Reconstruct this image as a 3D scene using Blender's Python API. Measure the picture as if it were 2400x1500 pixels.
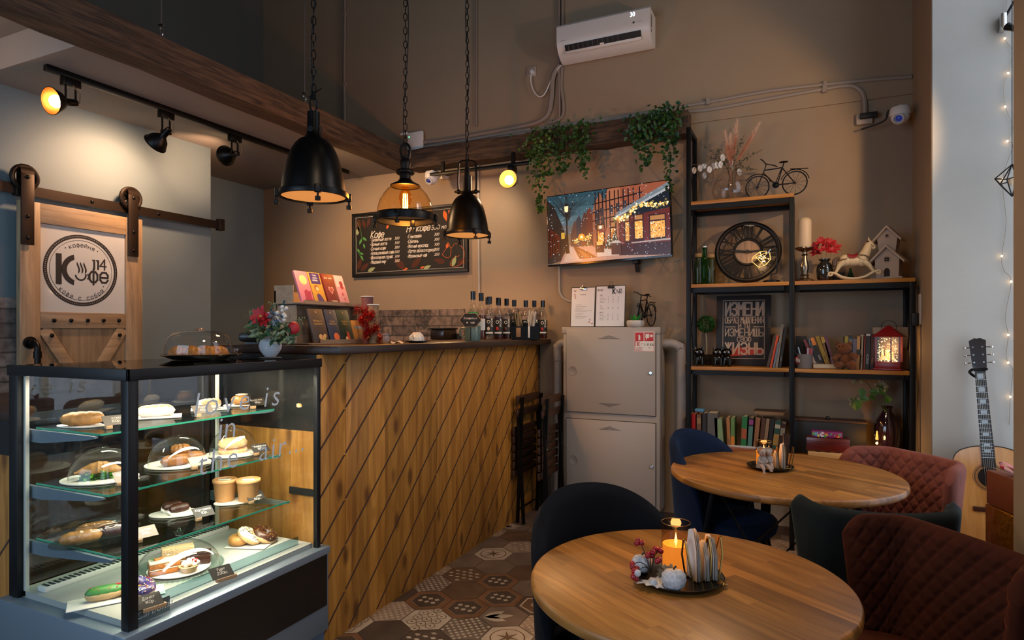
import bpy, bmesh, math, random
from mathutils import Vector, Matrix, Euler
random.seed(11)
for _o in list(bpy.data.objects): bpy.data.objects.remove(_o)
S = bpy.context.scene; COL = S.collection
PI = math.pi
def V(*a): return Vector(a)
# ------------------------------------------------------------------ camera
F, HY, YAW, EYE = 1470.0, 776.0, math.radians(24.92), 1.40
cs, sn = math.cos(YAW), math.sin(YAW)
cd = bpy.data.cameras.new('camera'); cam = bpy.data.objects.new('camera', cd); COL.objects.link(cam)
cam.location = (0, 0, EYE); cam.rotation_euler = (PI/2, 0, YAW)
cd.sensor_width = 36; cd.lens = 36*F/2400; cd.shift_y = (HY-750)/2400; cd.clip_start = 0.05
S.camera = cam
vs = S.view_settings; vs.view_transform = 'Standard'; vs.look = 'None'; vs.gamma = 1; vs.use_curve_mapping = False
vs.exposure = 0.22
try:
    S.cycles.use_denoising = True; S.cycles.max_bounces = 8; S.cycles.transparent_max_bounces = 24
    S.cycles.sample_clamp_indirect = 4; S.cycles.caustics_reflective = False; S.cycles.caustics_refractive = False
    S.cycles.diffuse_bounces = 4; S.cycles.glossy_bounces = 4; S.cycles.blur_glossy = 0.5
except Exception: pass
# ------------------------------------------------------------------ world and daylight
w = bpy.data.worlds.new('sky'); S.world = w; w.use_nodes = True
w.node_tree.nodes['Background'].inputs[0].default_value = (0.50, 0.68, 1.0, 1); w.node_tree.nodes['Background'].inputs[1].default_value = 1.2
def area(name, loc, rot, sx, sy, watt, col):
    l = bpy.data.lights.new(name, 'AREA'); l.shape = 'RECTANGLE'; l.size = sx; l.size_y = sy; l.energy = watt; l.color = col
    o = bpy.data.objects.new(name, l); COL.objects.link(o); o.location = loc; o.rotation_euler = rot; return o
def lamp(name, loc, watt, col, r=0.04, spot=None, to=None, blend=.6):
    l = bpy.data.lights.new(name, 'SPOT' if spot else 'POINT'); l.energy = watt; l.color = col; l.shadow_soft_size = r
    o = bpy.data.objects.new(name, l); COL.objects.link(o); o.location = loc
    if spot:
        l.spot_size = math.radians(spot); l.spot_blend = blend
        o.rotation_euler = (Vector(to)-Vector(loc)).to_track_quat('-Z', 'Y').to_euler()
    return o
WARM = (1.0, .60, .28); AMB = (1.0, .72, .46); DAY = (.60, .80, 1.0)
area('daylight_niche', (1.10, 3.3, 2.3), (0, PI/2, 0), 3.6, 1.35, 13, (1.0, .97, .95))
area('daylight_side', (1.02, -.2, 1.9), (0, PI/2, 0), 2.4, 1.9, 20, DAY)
area('daylight_front', (-2.6, -1.72, 1.75), (PI/2, 0, 0), 2.7, 2.3, 48, DAY)
lamp('room_fill_a', (-.75, 1.3, 3.0), 62, AMB, .14, 150, (-.85, 1.4, 0), 1)  # a to c: unseen warm fills without fixtures, added to brighten the room
lamp('room_fill_b', (-.25, 3.0, 3.0), 42, AMB, .14, 150, (-.35, 3.1, 0), 1)
lamp('room_fill_c', (-.6, 2.4, 4.2), 2, AMB, .14)
lamp('bar_fill', (-3.5, 3.55, 2.72), 62, (1, .58, .27), .08, 150, (-3.1, 4.7, 1.3), .8)  # unseen spot added to brighten the wall behind the bar
lamp('niche_lamp', (.97, 3.27, 2.5), 46, (1, .60, .28), .03, 84, (-.85, 4.3, 2.4), .35)
# ------------------------------------------------------------------ pixel -> point on a plane of the room
def ray(px, py):
    t = (px-1200)/F; q = -(py-HY)/F
    return V(t*cs-sn, t*sn+cs, q)
def at_y(px, py, Y):
    r = ray(px, py); k = Y/r.y; return V(r.x*k, Y, EYE+r.z*k)
def at_x(px, py, X):
    r = ray(px, py); k = X/r.x; return V(X, r.y*k, EYE+r.z*k)
def at_z(px, py, Z):
    r = ray(px, py); k = (Z-EYE)/r.z; return V(r.x*k, r.y*k, Z)
def at_d(px, py, d):
    r = ray(px, py); return V(r.x*d, r.y*d, EYE+r.z*d)
# ------------------------------------------------------------------ materials
def C(h):
    h = h.lstrip('#'); o = []
    if len(h) == 3: h = ''.join(c*2 for c in h)
    for i in (0, 2, 4):
        c = int(h[i:i+2], 16)/255; o.append(c/12.92 if c <= .04045 else ((c+.055)/1.055)**2.4)
    return (*o, 1)
MT = {}
def mat(name, col, rough=.5, metal=0, noise=None, bump=None, emit=None, trans=0, spec=.5, sheen=0, coat=0, col2=None, sss=0):
    if name in MT: return MT[name]
    m = bpy.data.materials.new(name); m.use_nodes = True; nt = m.node_tree; b = nt.nodes['Principled BSDF']
    c = C(col) if isinstance(col, str) else (*col[:3], 1)
    b.inputs['Base Color'].default_value = c; b.inputs['Roughness'].default_value = rough; b.inputs['Metallic'].default_value = metal
    b.inputs['Specular IOR Level'].default_value = spec; b.inputs['Transmission Weight'].default_value = trans
    b.inputs['Sheen Weight'].default_value = sheen; b.inputs['Coat Weight'].default_value = coat
    if sss: b.inputs['Subsurface Weight'].default_value = sss; b.inputs['Subsurface Radius'].default_value = (.02, .01, .005)
    if emit:
        b.inputs['Emission Color'].default_value = C(emit[0]) if isinstance(emit[0], str) else (*emit[0], 1); b.inputs['Emission Strength'].default_value = emit[1]
    if noise or bump: tc = nt.nodes.new('ShaderNodeTexCoord')
    if noise:
        n = nt.nodes.new('ShaderNodeTexNoise'); n.inputs['Scale'].default_value = noise[0]; n.inputs['Detail'].default_value = 6
        nt.links.new(tc.outputs['Object'], n.inputs['Vector'])
        mx = nt.nodes.new('ShaderNodeMix'); mx.data_type = 'RGBA'
        k = noise[1]; c2 = C(col2) if col2 else tuple(x*(1+k) for x in c[:3])+(1,)
        mx.inputs[6].default_value = c if col2 else tuple(x*(1-k) for x in c[:3])+(1,); mx.inputs[7].default_value = c2
        mr = nt.nodes.new('ShaderNodeMapRange'); mr.inputs[1].default_value = .3; mr.inputs[2].default_value = .7
        nt.links.new(n.outputs['Fac'], mr.inputs[0]); nt.links.new(mr.outputs[0], mx.inputs[0]); nt.links.new(mx.outputs[2], b.inputs['Base Color'])
    if bump:
        n = nt.nodes.new('ShaderNodeTexNoise'); n.inputs['Scale'].default_value = bump[0]; n.inputs['Detail'].default_value = 5
        nt.links.new(tc.outputs['Object'], n.inputs['Vector'])
        bp = nt.nodes.new('ShaderNodeBump'); bp.inputs['Strength'].default_value = bump[1]; bp.inputs['Distance'].default_value = .01
        nt.links.new(n.outputs['Fac'], bp.inputs['Height']); nt.links.new(bp.outputs[0], b.inputs['Normal'])
    MT[name] = m; return m
def glass(name, tint=(1, 1, 1), refl=1.0, rough=0.0, ior=1.45):
    """thin clear pane: sees through, mirrors at a grazing angle"""
    if name in MT: return MT[name]
    m = bpy.data.materials.new(name); m.use_nodes = True; nt = m.node_tree; nt.nodes.clear()
    o = nt.nodes.new('ShaderNodeOutputMaterial'); t = nt.nodes.new('ShaderNodeBsdfTransparent'); g = nt.nodes.new('ShaderNodeBsdfGlossy')
    t.inputs[0].default_value = (*tint, 1); g.inputs['Roughness'].default_value = rough
    lw = nt.nodes.new('ShaderNodeLayerWeight'); lw.inputs[0].default_value = .5
    pw = nt.nodes.new('ShaderNodeMath'); pw.operation = 'POWER'; pw.inputs[1].default_value = 5; nt.links.new(lw.outputs['Facing'], pw.inputs[0])
    mu = nt.nodes.new('ShaderNodeMath'); mu.operation = 'MULTIPLY_ADD'; mu.inputs[1].default_value = min(.95, .55*refl); mu.inputs[2].default_value = .022*refl; nt.links.new(pw.outputs[0], mu.inputs[0])
    x = nt.nodes.new('ShaderNodeMixShader')
    nt.links.new(mu.outputs[0], x.inputs[0]); nt.links.new(t.outputs[0], x.inputs[1]); nt.links.new(g.outputs[0], x.inputs[2]); nt.links.new(x.outputs[0], o.inputs[0])
    MT[name] = m; return m
def wood(name, c1, c2, axis='Z', scale=1.0, rough=.5, strip=None, knots=False, dark=None, bump=.15, var=.22, coat=0):
    """grain runs along axis; strip=(across axis, width[, length]) varies the tone board by board"""
    if name in MT: return MT[name]
    m = bpy.data.materials.new(name); m.use_nodes = True; nt = m.node_tree; b = nt.nodes['Principled BSDF']; L = nt.links.new
    tc = nt.nodes.new('ShaderNodeTexCoord'); mp = nt.nodes.new('ShaderNodeMapping')
    sc = {'X': (1.2, 14, 14), 'Y': (14, 1.2, 14), 'Z': (14, 14, 1.2)}[axis]
    mp.inputs['Scale'].default_value = tuple(s*scale for s in sc); L(tc.outputs['Object'], mp.inputs[0])
    vec = mp.outputs[0]; rnd = None
    if strip:
        sx = nt.nodes.new('ShaderNodeSeparateXYZ'); L(tc.outputs['Object'], sx.inputs[0])
        dv = nt.nodes.new('ShaderNodeMath'); dv.operation = 'DIVIDE'; dv.inputs[1].default_value = strip[1]; L(sx.outputs[strip[0]], dv.inputs[0])
        fl = nt.nodes.new('ShaderNodeMath'); fl.operation = 'FLOOR'; L(dv.outputs[0], fl.inputs[0]); key = fl.outputs[0]
        wn0 = nt.nodes.new('ShaderNodeTexWhiteNoise'); wn0.noise_dimensions = '1D'; L(key, wn0.inputs['W'])
        if len(strip) > 2:
            d2 = nt.nodes.new('ShaderNodeMath'); d2.operation = 'DIVIDE'; d2.inputs[1].default_value = strip[2]; L(sx.outputs[axis], d2.inputs[0])
            ad = nt.nodes.new('ShaderNodeMath'); ad.operation = 'ADD'; L(d2.outputs[0], ad.inputs[0]); L(wn0.outputs['Value'], ad.inputs[1])
            f2 = nt.nodes.new('ShaderNodeMath'); f2.operation = 'FLOOR'; L(ad.outputs[0], f2.inputs[0])
            mm = nt.nodes.new('ShaderNodeMath'); mm.operation = 'MULTIPLY_ADD'; mm.inputs[1].default_value = 17.3; L(f2.outputs[0], mm.inputs[0]); L(key, mm.inputs[2]); key = mm.outputs[0]
        wn = nt.nodes.new('ShaderNodeTexWhiteNoise'); wn.noise_dimensions = '1D'; L(key, wn.inputs['W']); rnd = wn.outputs['Value']
        va = nt.nodes.new('ShaderNodeVectorMath'); va.operation = 'MULTIPLY_ADD'; va.inputs[1].default_value = (7, 7, 7)
        L(wn.outputs['Color'], va.inputs[0]); L(vec, va.inputs[2]); vec = va.outputs[0]
    n = nt.nodes.new('ShaderNodeTexNoise'); n.inputs['Scale'].default_value = 2.2; n.inputs['Detail'].default_value = 8; n.inputs['Roughness'].default_value = .6; n.inputs['Distortion'].default_value = .6; L(vec, n.inputs['Vector'])
    cr = nt.nodes.new('ShaderNodeValToRGB'); cr.color_ramp.elements[0].color = C(c1); cr.color_ramp.elements[1].color = C(c2)
    cr.color_ramp.elements[0].position = .32; cr.color_ramp.elements[1].position = .68; L(n.outputs['Fac'], cr.inputs[0]); out = cr.outputs[0]
    if rnd:
        mr = nt.nodes.new('ShaderNodeMapRange'); mr.inputs[3].default_value = 1-var; mr.inputs[4].default_value = 1+var; L(rnd, mr.inputs[0])
        hs = nt.nodes.new('ShaderNodeHueSaturation'); L(mr.outputs[0], hs.inputs['Value']); L(out, hs.inputs['Color']); out = hs.outputs[0]
    if knots:
        vo = nt.nodes.new('ShaderNodeTexVoronoi'); vo.inputs['Scale'].default_value = knots
        mk = nt.nodes.new('ShaderNodeMapping'); mk.inputs['Scale'].default_value = {'Z': (1, 1, .45), 'X': (.45, 1, 1), 'Y': (1, .45, 1)}[axis]; L(tc.outputs['Object'], mk.inputs[0]); L(mk.outputs[0], vo.inputs['Vector'])
        r2 = nt.nodes.new('ShaderNodeMapRange'); r2.inputs[1].default_value = .10; r2.inputs[2].default_value = .24; r2.inputs[3].default_value = 1; r2.inputs[4].default_value = 0; L(vo.outputs['Distance'], r2.inputs[0])
        n3 = nt.nodes.new('ShaderNodeMath'); n3.operation = 'MULTIPLY'; n3.inputs[1].default_value = .75; L(r2.outputs[0], n3.inputs[0])
        mx = nt.nodes.new('ShaderNodeMix'); mx.data_type = 'RGBA'; mx.inputs[7].default_value = C(dark or '#4a2408'); L(n3.outputs[0], mx.inputs[0]); L(out, mx.inputs[6]); out = mx.outputs[2]
    L(out, b.inputs['Base Color']); b.inputs['Roughness'].default_value = rough; b.inputs['Coat Weight'].default_value = coat; b.inputs['Coat Roughness'].default_value = .25
    bp = nt.nodes.new('ShaderNodeBump'); bp.inputs['Strength'].default_value = bump; bp.inputs['Distance'].default_value = .004; L(n.outputs['Fac'], bp.inputs['Height']); L(bp.outputs[0], b.inputs['Normal'])
    MT[name] = m; return m
def brick(name, cols, mortar, bw, bh, swap, rough=.6):
    """rustic printed brick tile; swap='X' or 'Y' is the horizontal axis of the wall"""
    m = bpy.data.materials.new(name); m.use_nodes = True; nt = m.node_tree; b = nt.nodes['Principled BSDF']; L = nt.links.new
    tc = nt.nodes.new('ShaderNodeTexCoord'); sx = nt.nodes.new('ShaderNodeSeparateXYZ'); cb = nt.nodes.new('ShaderNodeCombineXYZ'); L(tc.outputs['Object'], sx.inputs[0])
    L(sx.outputs[swap], cb.inputs[0]); L(sx.outputs['Z'], cb.inputs[1])
    br = nt.nodes.new('ShaderNodeTexBrick'); L(cb.outputs[0], br.inputs['Vector']); br.inputs['Scale'].default_value = 1; br.inputs['Brick Width'].default_value = bw; br.inputs['Row Height'].default_value = bh
    br.inputs['Mortar Size'].default_value = .006; br.inputs['Color1'].default_value = C(cols[0]); br.inputs['Color2'].default_value = C(cols[1]); br.inputs['Mortar'].default_value = C(mortar)
    n = nt.nodes.new('ShaderNodeTexNoise'); n.inputs['Scale'].default_value = 26; n.inputs['Detail'].default_value = 8; L(tc.outputs['Object'], n.inputs['Vector'])
    v = nt.nodes.new('ShaderNodeTexVoronoi'); v.inputs['Scale'].default_value = 42; L(cb.outputs[0], v.inputs['Vector'])
    n2 = nt.nodes.new('ShaderNodeTexNoise'); n2.inputs['Scale'].default_value = 3.7; L(tc.outputs['Object'], n2.inputs['Vector'])
    gt = nt.nodes.new('ShaderNodeMath'); gt.operation = 'GREATER_THAN'; gt.inputs[1].default_value = .56; L(n2.outputs['Fac'], gt.inputs[0])
    mu = nt.nodes.new('ShaderNodeMath'); mu.operation = 'MULTIPLY'; L(gt.outputs[0], mu.inputs[0]); L(v.outputs['Distance'], mu.inputs[1])
    m1 = nt.nodes.new('ShaderNodeMix'); m1.data_type = 'RGBA'; m1.blend_type = 'MULTIPLY'; m1.inputs[0].default_value = .7; L(br.outputs[0], m1.inputs[6])
    rp = nt.nodes.new('ShaderNodeValToRGB'); rp.color_ramp.elements[0].position = .35; rp.color_ramp.elements[0].color = (.35, .33, .32, 1); rp.color_ramp.elements[1].position = .62; rp.color_ramp.elements[1].color = (1.3, 1.25, 1.2, 1); L(n.outputs['Fac'], rp.inputs[0]); L(rp.outputs[0], m1.inputs[7])
    m2 = nt.nodes.new('ShaderNodeMix'); m2.data_type = 'RGBA'; m2.inputs[7].default_value = C('#211c1a'); L(m1.outputs[2], m2.inputs[6]); L(mu.outputs[0], m2.inputs[0])
    L(m2.outputs[2], b.inputs['Base Color']); b.inputs['Roughness'].default_value = rough
    bp = nt.nodes.new('ShaderNodeBump'); bp.inputs['Strength'].default_value = .5; bp.inputs['Distance'].default_value = .004; bp.invert = True; L(br.outputs['Fac'], bp.inputs['Height']); L(bp.outputs[0], b.inputs['Normal'])
    return m
# ------------------------------------------------------------------ mesh builder
def frame(o, x, y):
    x = Vector(x).normalized(); z = x.cross(Vector(y)).normalized(); y = z.cross(x)
    M = Matrix((x, y, z)).transposed().to_4x4(); M.translation = Vector(o); return M
def rotm(rx=0, ry=0, rz=0, loc=(0, 0, 0)): return Matrix.Translation(loc) @ Euler((rx, ry, rz)).to_matrix().to_4x4()
FONTC = {}
CAP = {}
for c_, st_ in zip('АБВГДЕЖЗИЙКЛМНОПРСТУФХЦЧШЬЫЮЯ0123456789-.•', """022842+1434 3808023243443505 02083847463505+3544433202 020848 01024241+12183832 48080242+0535 2228+082502+482542 07183847463515+354443321203 08024842 08024842+192939 0208+480542 02184842 0208254842 0208+4248+0545 120307183847433212 02084842 02083847463505 4738180703123243 0848+2822 0825+4812 2228+170605143445463717 0248+0842 08024248+4241 08061545+4842 08024248+2228 08023243443505 08021223241505+4842 0208+0515+221317283847433222 42481807061545+2502 120307183847433212 172822 07183847460242 07183847463515+354443321203 3238+380444 480805354443321203 38160312324344351504 084812 180716354443321203+0415+163647381 45150607183847433212 1535 1222 1525+2515""".split()): CAP[c_] = st_.replace('+', ' ')
LOW = {'а': '4642 4536160503123243', 'б': '4817050312324344351505', 'е': '04444536160503123243', 'р': '0600 0516364543321203', 'у': '0622 4600', 'ф': '2721 160503123243453616'}
class MB:
    def __init__(s): s.bm = bmesh.new(); s.mi = 0; s.M = Matrix.Identity(4)
    def _v(s, p): return s.bm.verts.new(s.M @ Vector(p))
    def face(s, vs, mi=None):
        try: f = s.bm.faces.new(vs); f.material_index = s.mi if mi is None else mi; return f
        except ValueError: return None
    def poly(s, pts): return s.face([s._v(p) for p in pts])
    def bx(s, x0, x1, y0, y1, z0, z1, bev=0, seg=2):
        v = [s._v((x, y, z)) for x in (x0, x1) for y in (y0, y1) for z in (z0, z1)]
        fs = [s.face([v[i] for i in q]) for q in ((0, 1, 3, 2), (4, 6, 7, 5), (0, 4, 5, 1), (2, 3, 7, 6), (0, 2, 6, 4), (1, 5, 7, 3))]
        if bev:
            es = {e for f in fs if f for e in f.edges}
            r = bmesh.ops.bevel(s.bm, geom=list(es), offset=bev, segments=seg, affect='EDGES', profile=.5)
            for f in r['faces']: f.material_index = s.mi
        return s
    def box(s, c, d, M=None, bev=0, seg=2):
        old = s.M
        if M is not None: s.M = s.M @ M
        x, y, z = c; a, b, e = d[0]/2, d[1]/2, d[2]/2
        s.bx(x-a, x+a, y-b, y+b, z-e, z+e, bev, seg); s.M = old; return s
    def surf(s, rows, cu=False, cv=False, cap0=False, cap1=False):
        R = [[s._v(p) for p in r] for r in rows]; nu, nv = len(R), len(R[0])
        for i in range(nu if cu else nu-1):
            for j in range(nv if cv else nv-1):
                a, b, c, d = R[i][j], R[(i+1) % nu][j], R[(i+1) % nu][(j+1) % nv], R[i][(j+1) % nv]
                s.face([a, b, c, d])
        if cap0: s.face(list(reversed(R[0])))
        if cap1: s.face(R[-1])
        return s
    def lathe(s, prof, c=(0, 0, 0), seg=24, M=None, a0=0, a1=2*PI):
        """prof = [(radius, z)...]"""
        rows = []; full = abs(a1-a0-2*PI) < 1e-6; M = M or Matrix.Identity(4); c = Vector(c)
        n = seg if full else seg+1
        for r, z in prof:
            r = max(r, 1e-5); rows.append([M @ (V(r*math.cos(a0+(a1-a0)*k/seg), r*math.sin(a0+(a1-a0)*k/seg), z))+c for k in range(n)])
        old = len(s.bm.verts); s.surf(rows, cv=full)
        return s
    def disc(s, c, r, seg=24, M=None, z=0):
        M = M or Matrix.Identity(4); s.poly([M @ V(r*math.cos(2*PI*k/seg), r*math.sin(2*PI*k/seg), z)+Vector(c) for k in range(seg)]); return s
    def cyl(s, p0, p1, r, r1=None, seg=12, cap=True):
        return s.tube([p0, p1], [r, r if r1 is None else r1], seg, cap)
    def tube(s, pts, r, seg=8, cap=True, closed=False, flat=1.0):
        P = [Vector(p) for p in pts]; n = len(P); rr = r if isinstance(r, (list, tuple)) else [r]*n
        T = []
        for i in range(n):
            a = P[(i-1) % n] if (closed or i) else P[0]; b = P[(i+1) % n] if (closed or i < n-1) else P[-1]
            t = b-a; T.append(t.normalized() if t.length > 1e-9 else V(0, 0, 1))
        u = T[0].orthogonal().normalized(); rows = []
        for i in range(n):
            u = (u-T[i]*u.dot(T[i])); u = u.normalized() if u.length > 1e-6 else T[i].orthogonal().normalized(); v = T[i].cross(u)
            rows.append([P[i]+(u*math.cos(2*PI*k/seg)+v*(math.sin(2*PI*k/seg)*flat))*rr[i] for k in range(seg)])
        s.surf(rows, cu=closed, cv=True, cap0=cap and not closed, cap1=cap and not closed); return s
    def sph(s, c, r, sc=(1, 1, 1), seg=16, ring=10, M=None):
        M = M or Matrix.Identity(4); c = Vector(c); rows = []
        for i in range(ring+1):
            a = PI*i/ring; q = max(math.sin(a), 1e-4)
            rows.append([c+M @ V(r*sc[0]*q*math.cos(2*PI*k/seg), r*sc[1]*q*math.sin(2*PI*k/seg), -r*sc[2]*math.cos(a)) for k in range(seg)])
        s.surf(rows, cv=True); return s
    def torus(s, c, R, r, M=None, seg=28, sg=8, sc=(1, 1)):
        M = M or Matrix.Identity(4); c = Vector(c)
        s.tube([c+M @ V(R*sc[0]*math.cos(2*PI*k/seg), R*sc[1]*math.sin(2*PI*k/seg), 0) for k in range(seg)], r, sg, closed=True); return s
    def prism(s, pts, d, M=None, z0=0):
        """pts 2-D outline in the local XY plane, extruded d along local Z"""
        M = M or Matrix.Identity(4)
        a = [s._v(M @ V(p[0], p[1], z0)) for p in pts]; b = [s._v(M @ V(p[0], p[1], z0+d)) for p in pts]; n = len(a)
        s.face(list(reversed(a))); s.face(b)
        for i in range(n): s.face([a[i], a[(i+1) % n], b[(i+1) % n], b[i]])
        return s
    def pen(s, body, size, x, y, M, align, xs, shear, bold, depth, fit=None):
        """hand lettering: every letter is a few flat pen strokes"""
        k = .7*size/6
        for ln in body.split('\n'):
            adv = [3.0 if c == ' ' else (2.2 if c in '.1•-' else 4.0+1.5)*(1 if c.isupper() or c.isdigit() or c in ' .-•' else .86) for c in ln]; W = sum(adv)-1.5
            xq = fit/(W*k) if fit else xs*.92; x0 = x-(W*k*xq/2 if align == 'CENTER' else 0); w = k*(.33+bold*7)
            for c, a in zip(ln, adv):
                st, lo = (LOW[c], 0) if c in LOW else (CAP.get(c.upper(), ''), c.islower()); sc_ = .86 if c.islower() else 1
                for stroke in st.split():
                    P = [(int(stroke[i]), int(stroke[i+1])-2) for i in range(0, len(stroke)-1, 2)]; P = [(px*sc_, py*(2/3 if lo else 1)) for px, py in P]; P = [Vector((x0+px*k*xq+shear*py*k, y+py*k)) for px, py in P]
                    for p, q in zip(P, P[1:]):
                        depth += 6e-6; d = (q-p).normalized()*w; n = V(-d.y, d.x); e = d*.8; p, q = p-e, q+e
                        s.poly([M @ V(v.x, v.y, depth) for v in (p-n, q-n, q+n, p+n)])
                x0 += a*k*xq
            y -= size*1.05
        return s
    def write(s, body, size, x, y, M, align='LEFT', xs=1.0, shear=0.0, bold=0.0, depth=.0004, space=1.0, fit=None):
        if any('А' <= c <= 'я' for c in body): return s.pen(body, size, x, y, M, align, xs, shear, bold, depth, fit)
        key = (body, align, shear, bold, space)
        if key not in FONTC:
            cu = bpy.data.curves.new('t', 'FONT'); cu.body = body; cu.size = 1; cu.align_x = align; cu.shear = shear; cu.offset = bold; cu.space_character = space; cu.resolution_u = 2
            o = bpy.data.objects.new('t', cu); COL.objects.link(o); bpy.context.view_layer.update()
            FONTC[key] = bpy.data.meshes.new_from_object(o.evaluated_get(bpy.context.evaluated_depsgraph_get()))
            bpy.data.objects.remove(o); bpy.data.curves.remove(cu)
        me = FONTC[key]; T = s.M @ M @ Matrix.Translation((x, y, depth)) @ Matrix.Diagonal((size*xs, size, 1, 1))
        vs = [s.bm.verts.new(T @ v.co) for v in me.vertices]
        for p in me.polygons: s.face([vs[i] for i in p.vertices])
        return s
    def build(s, name, mats, parent=None, loc=None, rot=None, smooth=True, angle=.7, weld=False, norm=True):
        if weld: bmesh.ops.remove_doubles(s.bm, verts=s.bm.verts, dist=1e-5)
        if norm: bmesh.ops.recalc_face_normals(s.bm, faces=s.bm.faces)
        if smooth:
            for f in s.bm.faces: f.smooth = True
            for e in s.bm.edges:
                if len(e.link_faces) == 2 and e.calc_face_angle(0) > angle: e.smooth = False
        me = bpy.data.meshes.new(name); s.bm.to_mesh(me); s.bm.free()
        for m in (mats if isinstance(mats, (list, tuple)) else [mats]): me.materials.append(m)
        o = bpy.data.objects.new(name, me); COL.objects.link(o)
        if parent: o.parent = parent
        if loc is not None: o.location = loc
        if rot is not None: o.rotation_euler = rot
        return o
def thing(name, label, cat, loc=(0, 0, 0), rz=0, group=None, rot=None):
    o = bpy.data.objects.new(name, None); COL.objects.link(o); o.location = loc; o.rotation_euler = rot or (0, 0, rz); o.empty_display_size = .05
    o['label'] = label; o['category'] = cat
    if group: o['group'] = group
    return o
def tag(o, label, cat, group=None, kind=None):
    o['label'] = label; o['category'] = cat
    if group: o['group'] = group
    if kind: o['kind'] = kind
    return o
def struct(o, label=None):
    o['kind'] = 'structure'
    if label: o['label'] = label
    return o
def dup(root, loc=None, rz=None, label=None, group=None, scale=None):
    r = root.copy(); COL.objects.link(r)
    if loc is not None: r.location = loc
    if rz is not None: r.rotation_euler = (0, 0, rz)
    if scale: r.scale = (scale,)*3
    if label: r['label'] = label
    if group: r['group'] = group
    for ch in list(root.children):
        c = ch.copy(); COL.objects.link(c); c.parent = r
        for g in list(ch.children):
            d = g.copy(); COL.objects.link(d); d.parent = c
    return r
def arc(c, r, a0, a1, n, ax='xz'):
    out = []
    for k in range(n+1):
        a = a0+(a1-a0)*k/n; p = V(0, 0, 0)
        i, j = 'xyz'.index(ax[0]), 'xyz'.index(ax[1]); p[i] = r*math.cos(a); p[j] = r*math.sin(a); out.append(Vector(c)+p)
    return out
def bez(a, b, c, d, n=12):
    a, b, c, d = map(Vector, (a, b, c, d)); o = []
    for k in range(n+1):
        t = k/n; u = 1-t; o.append(a*u**3+b*3*u*u*t+c*3*u*t*t+d*t**3)
    return o
def smoothpath(pts, n=6):
    P = [Vector(p) for p in pts]; o = []
    for i in range(len(P)-1):
        p0 = P[max(i-1, 0)]; p1 = P[i]; p2 = P[i+1]; p3 = P[min(i+2, len(P)-1)]
        for k in range(n):
            t = k/n; o.append(.5*((2*p1)+(p2-p0)*t+(2*p0-5*p1+4*p2-p3)*t*t+(3*p1-p0-3*p2+p3)*t**3))
    return o+[P[-1]]
BLACK = mat('black_metal', '#0c0b0b', .38, .6); BLK = mat('black_matte', '#0b0a0a', .6); BLKG = mat('black_gloss', '#060606', .12)
WHITE = mat('white_plastic', '#d8d6d2', .4); CHROME = mat('chrome', '#c8c8c8', .15, 1); BRASS = mat('brass', '#c0913f', .25, 1); GOLD = mat('gold_wire', '#b98d45', .3, 1)
GLASS = glass('clear_glass'); PAPER = mat('paper', '#d9d6d0', .8); INK = mat('ink', '#161416', .7); CHALK = mat('chalk', '#d8d0c4', .9)
# ================================================================== the setting
WB, WL, WD, WR = 4.70, -4.96, -4.21, .63       # back wall, far left wall, door wall, right wall
CZ = 2.83
taupe = mat('taupe_plaster', '#948068', .75, noise=(1.6, .06), bump=(9, .25))
slate = mat('slate_paint', '#65747a', .7, noise=(1.3, .05), bump=(14, .08))
upper = mat('dark_plaster', '#5d4e46', .8, noise=(1.5, .08), bump=(9, .3))
pale = mat('pale_plaster', '#a7a59d', .8, noise=(2.2, .08), bump=(7, .35))
ceilm = mat('ceiling_paint', '#8a827b', .8)
b = MB(); b.bx(WL, WR+.7, WB, WB+.15, 0, 5.0); struct(b.build('wall_back', taupe, smooth=False))
b = MB(); b.bx(WL-.15, WL, -1.8, WB+.15, 0, 5.0); struct(b.build('wall_left', mat('slate_upper', '#54544f', .75, noise=(1.4, .05)), smooth=False))
b = MB(); b.bx(WL, WL+.004, 3.46, WB, 0, CZ); struct(b.build('trim_7', slate, smooth=False), 'slate painted recess wall beyond the sliding door')
b = MB(); b.bx(WD-.14, WD, -1.8, 3.46, 0, CZ); struct(b.build('wall_door_side', slate, smooth=False))
b = MB(); b.bx(WL, -3.20, 1.93, WB, CZ, CZ+.17); b.bx(WL, -3.26, -1.8, 1.93, CZ+.17, CZ+.25); struct(b.build('ceiling_lowered', ceilm, smooth=False))
b = MB(); b.bx(WL, WR+.7, -1.8, WB, 5.0, 5.1); struct(b.build('ceiling', upper, smooth=False))
b = MB()
b.bx(WR, WR+.7, 4.05, WB, 0, 5); b.bx(WR, WR+.7, 2.58, 4.05, 0, .31); b.bx(WR, WR+.7, 2.58, 4.05, 4.3, 5)
b.bx(WR, WR+.7, .85, 2.58, 0, 5); b.bx(WR, WR+.7, -1.25, .85, 0, .5); b.bx(WR, WR+.7, -1.25, .85, 3.3, 5); b.bx(WR, WR+.7, -1.8, -1.25, 0, 5)
struct(b.build('wall_right', taupe, smooth=False))
b = MB(); b.bx(WR+.004, WR+.7, 4.045, 4.05, .33, 4.3); struct(b.build('trim_1', pale, smooth=False), 'pale rough window reveal behind the guitar')
b = MB(); b.bx(WR-.02, WR+.5, 2.585, 4.05, .31, .335); struct(b.build('trim_2', wood('sill_wood', '#8a5a28', '#a87438', 'Y'), smooth=False), 'wooden window sill carrying the guitar')
b = MB()
b.bx(WL, -4.0, -1.95, -1.8, 0, 5); b.bx(-1.2, WR+.7, -1.95, -1.8, 0, 5); b.bx(-4.0, -1.2, -1.95, -1.8, 0, .55); b.bx(-4.0, -1.2, -1.95, -1.8, 2.95, 5)
struct(b.build('wall_front', taupe, smooth=False))
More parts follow.
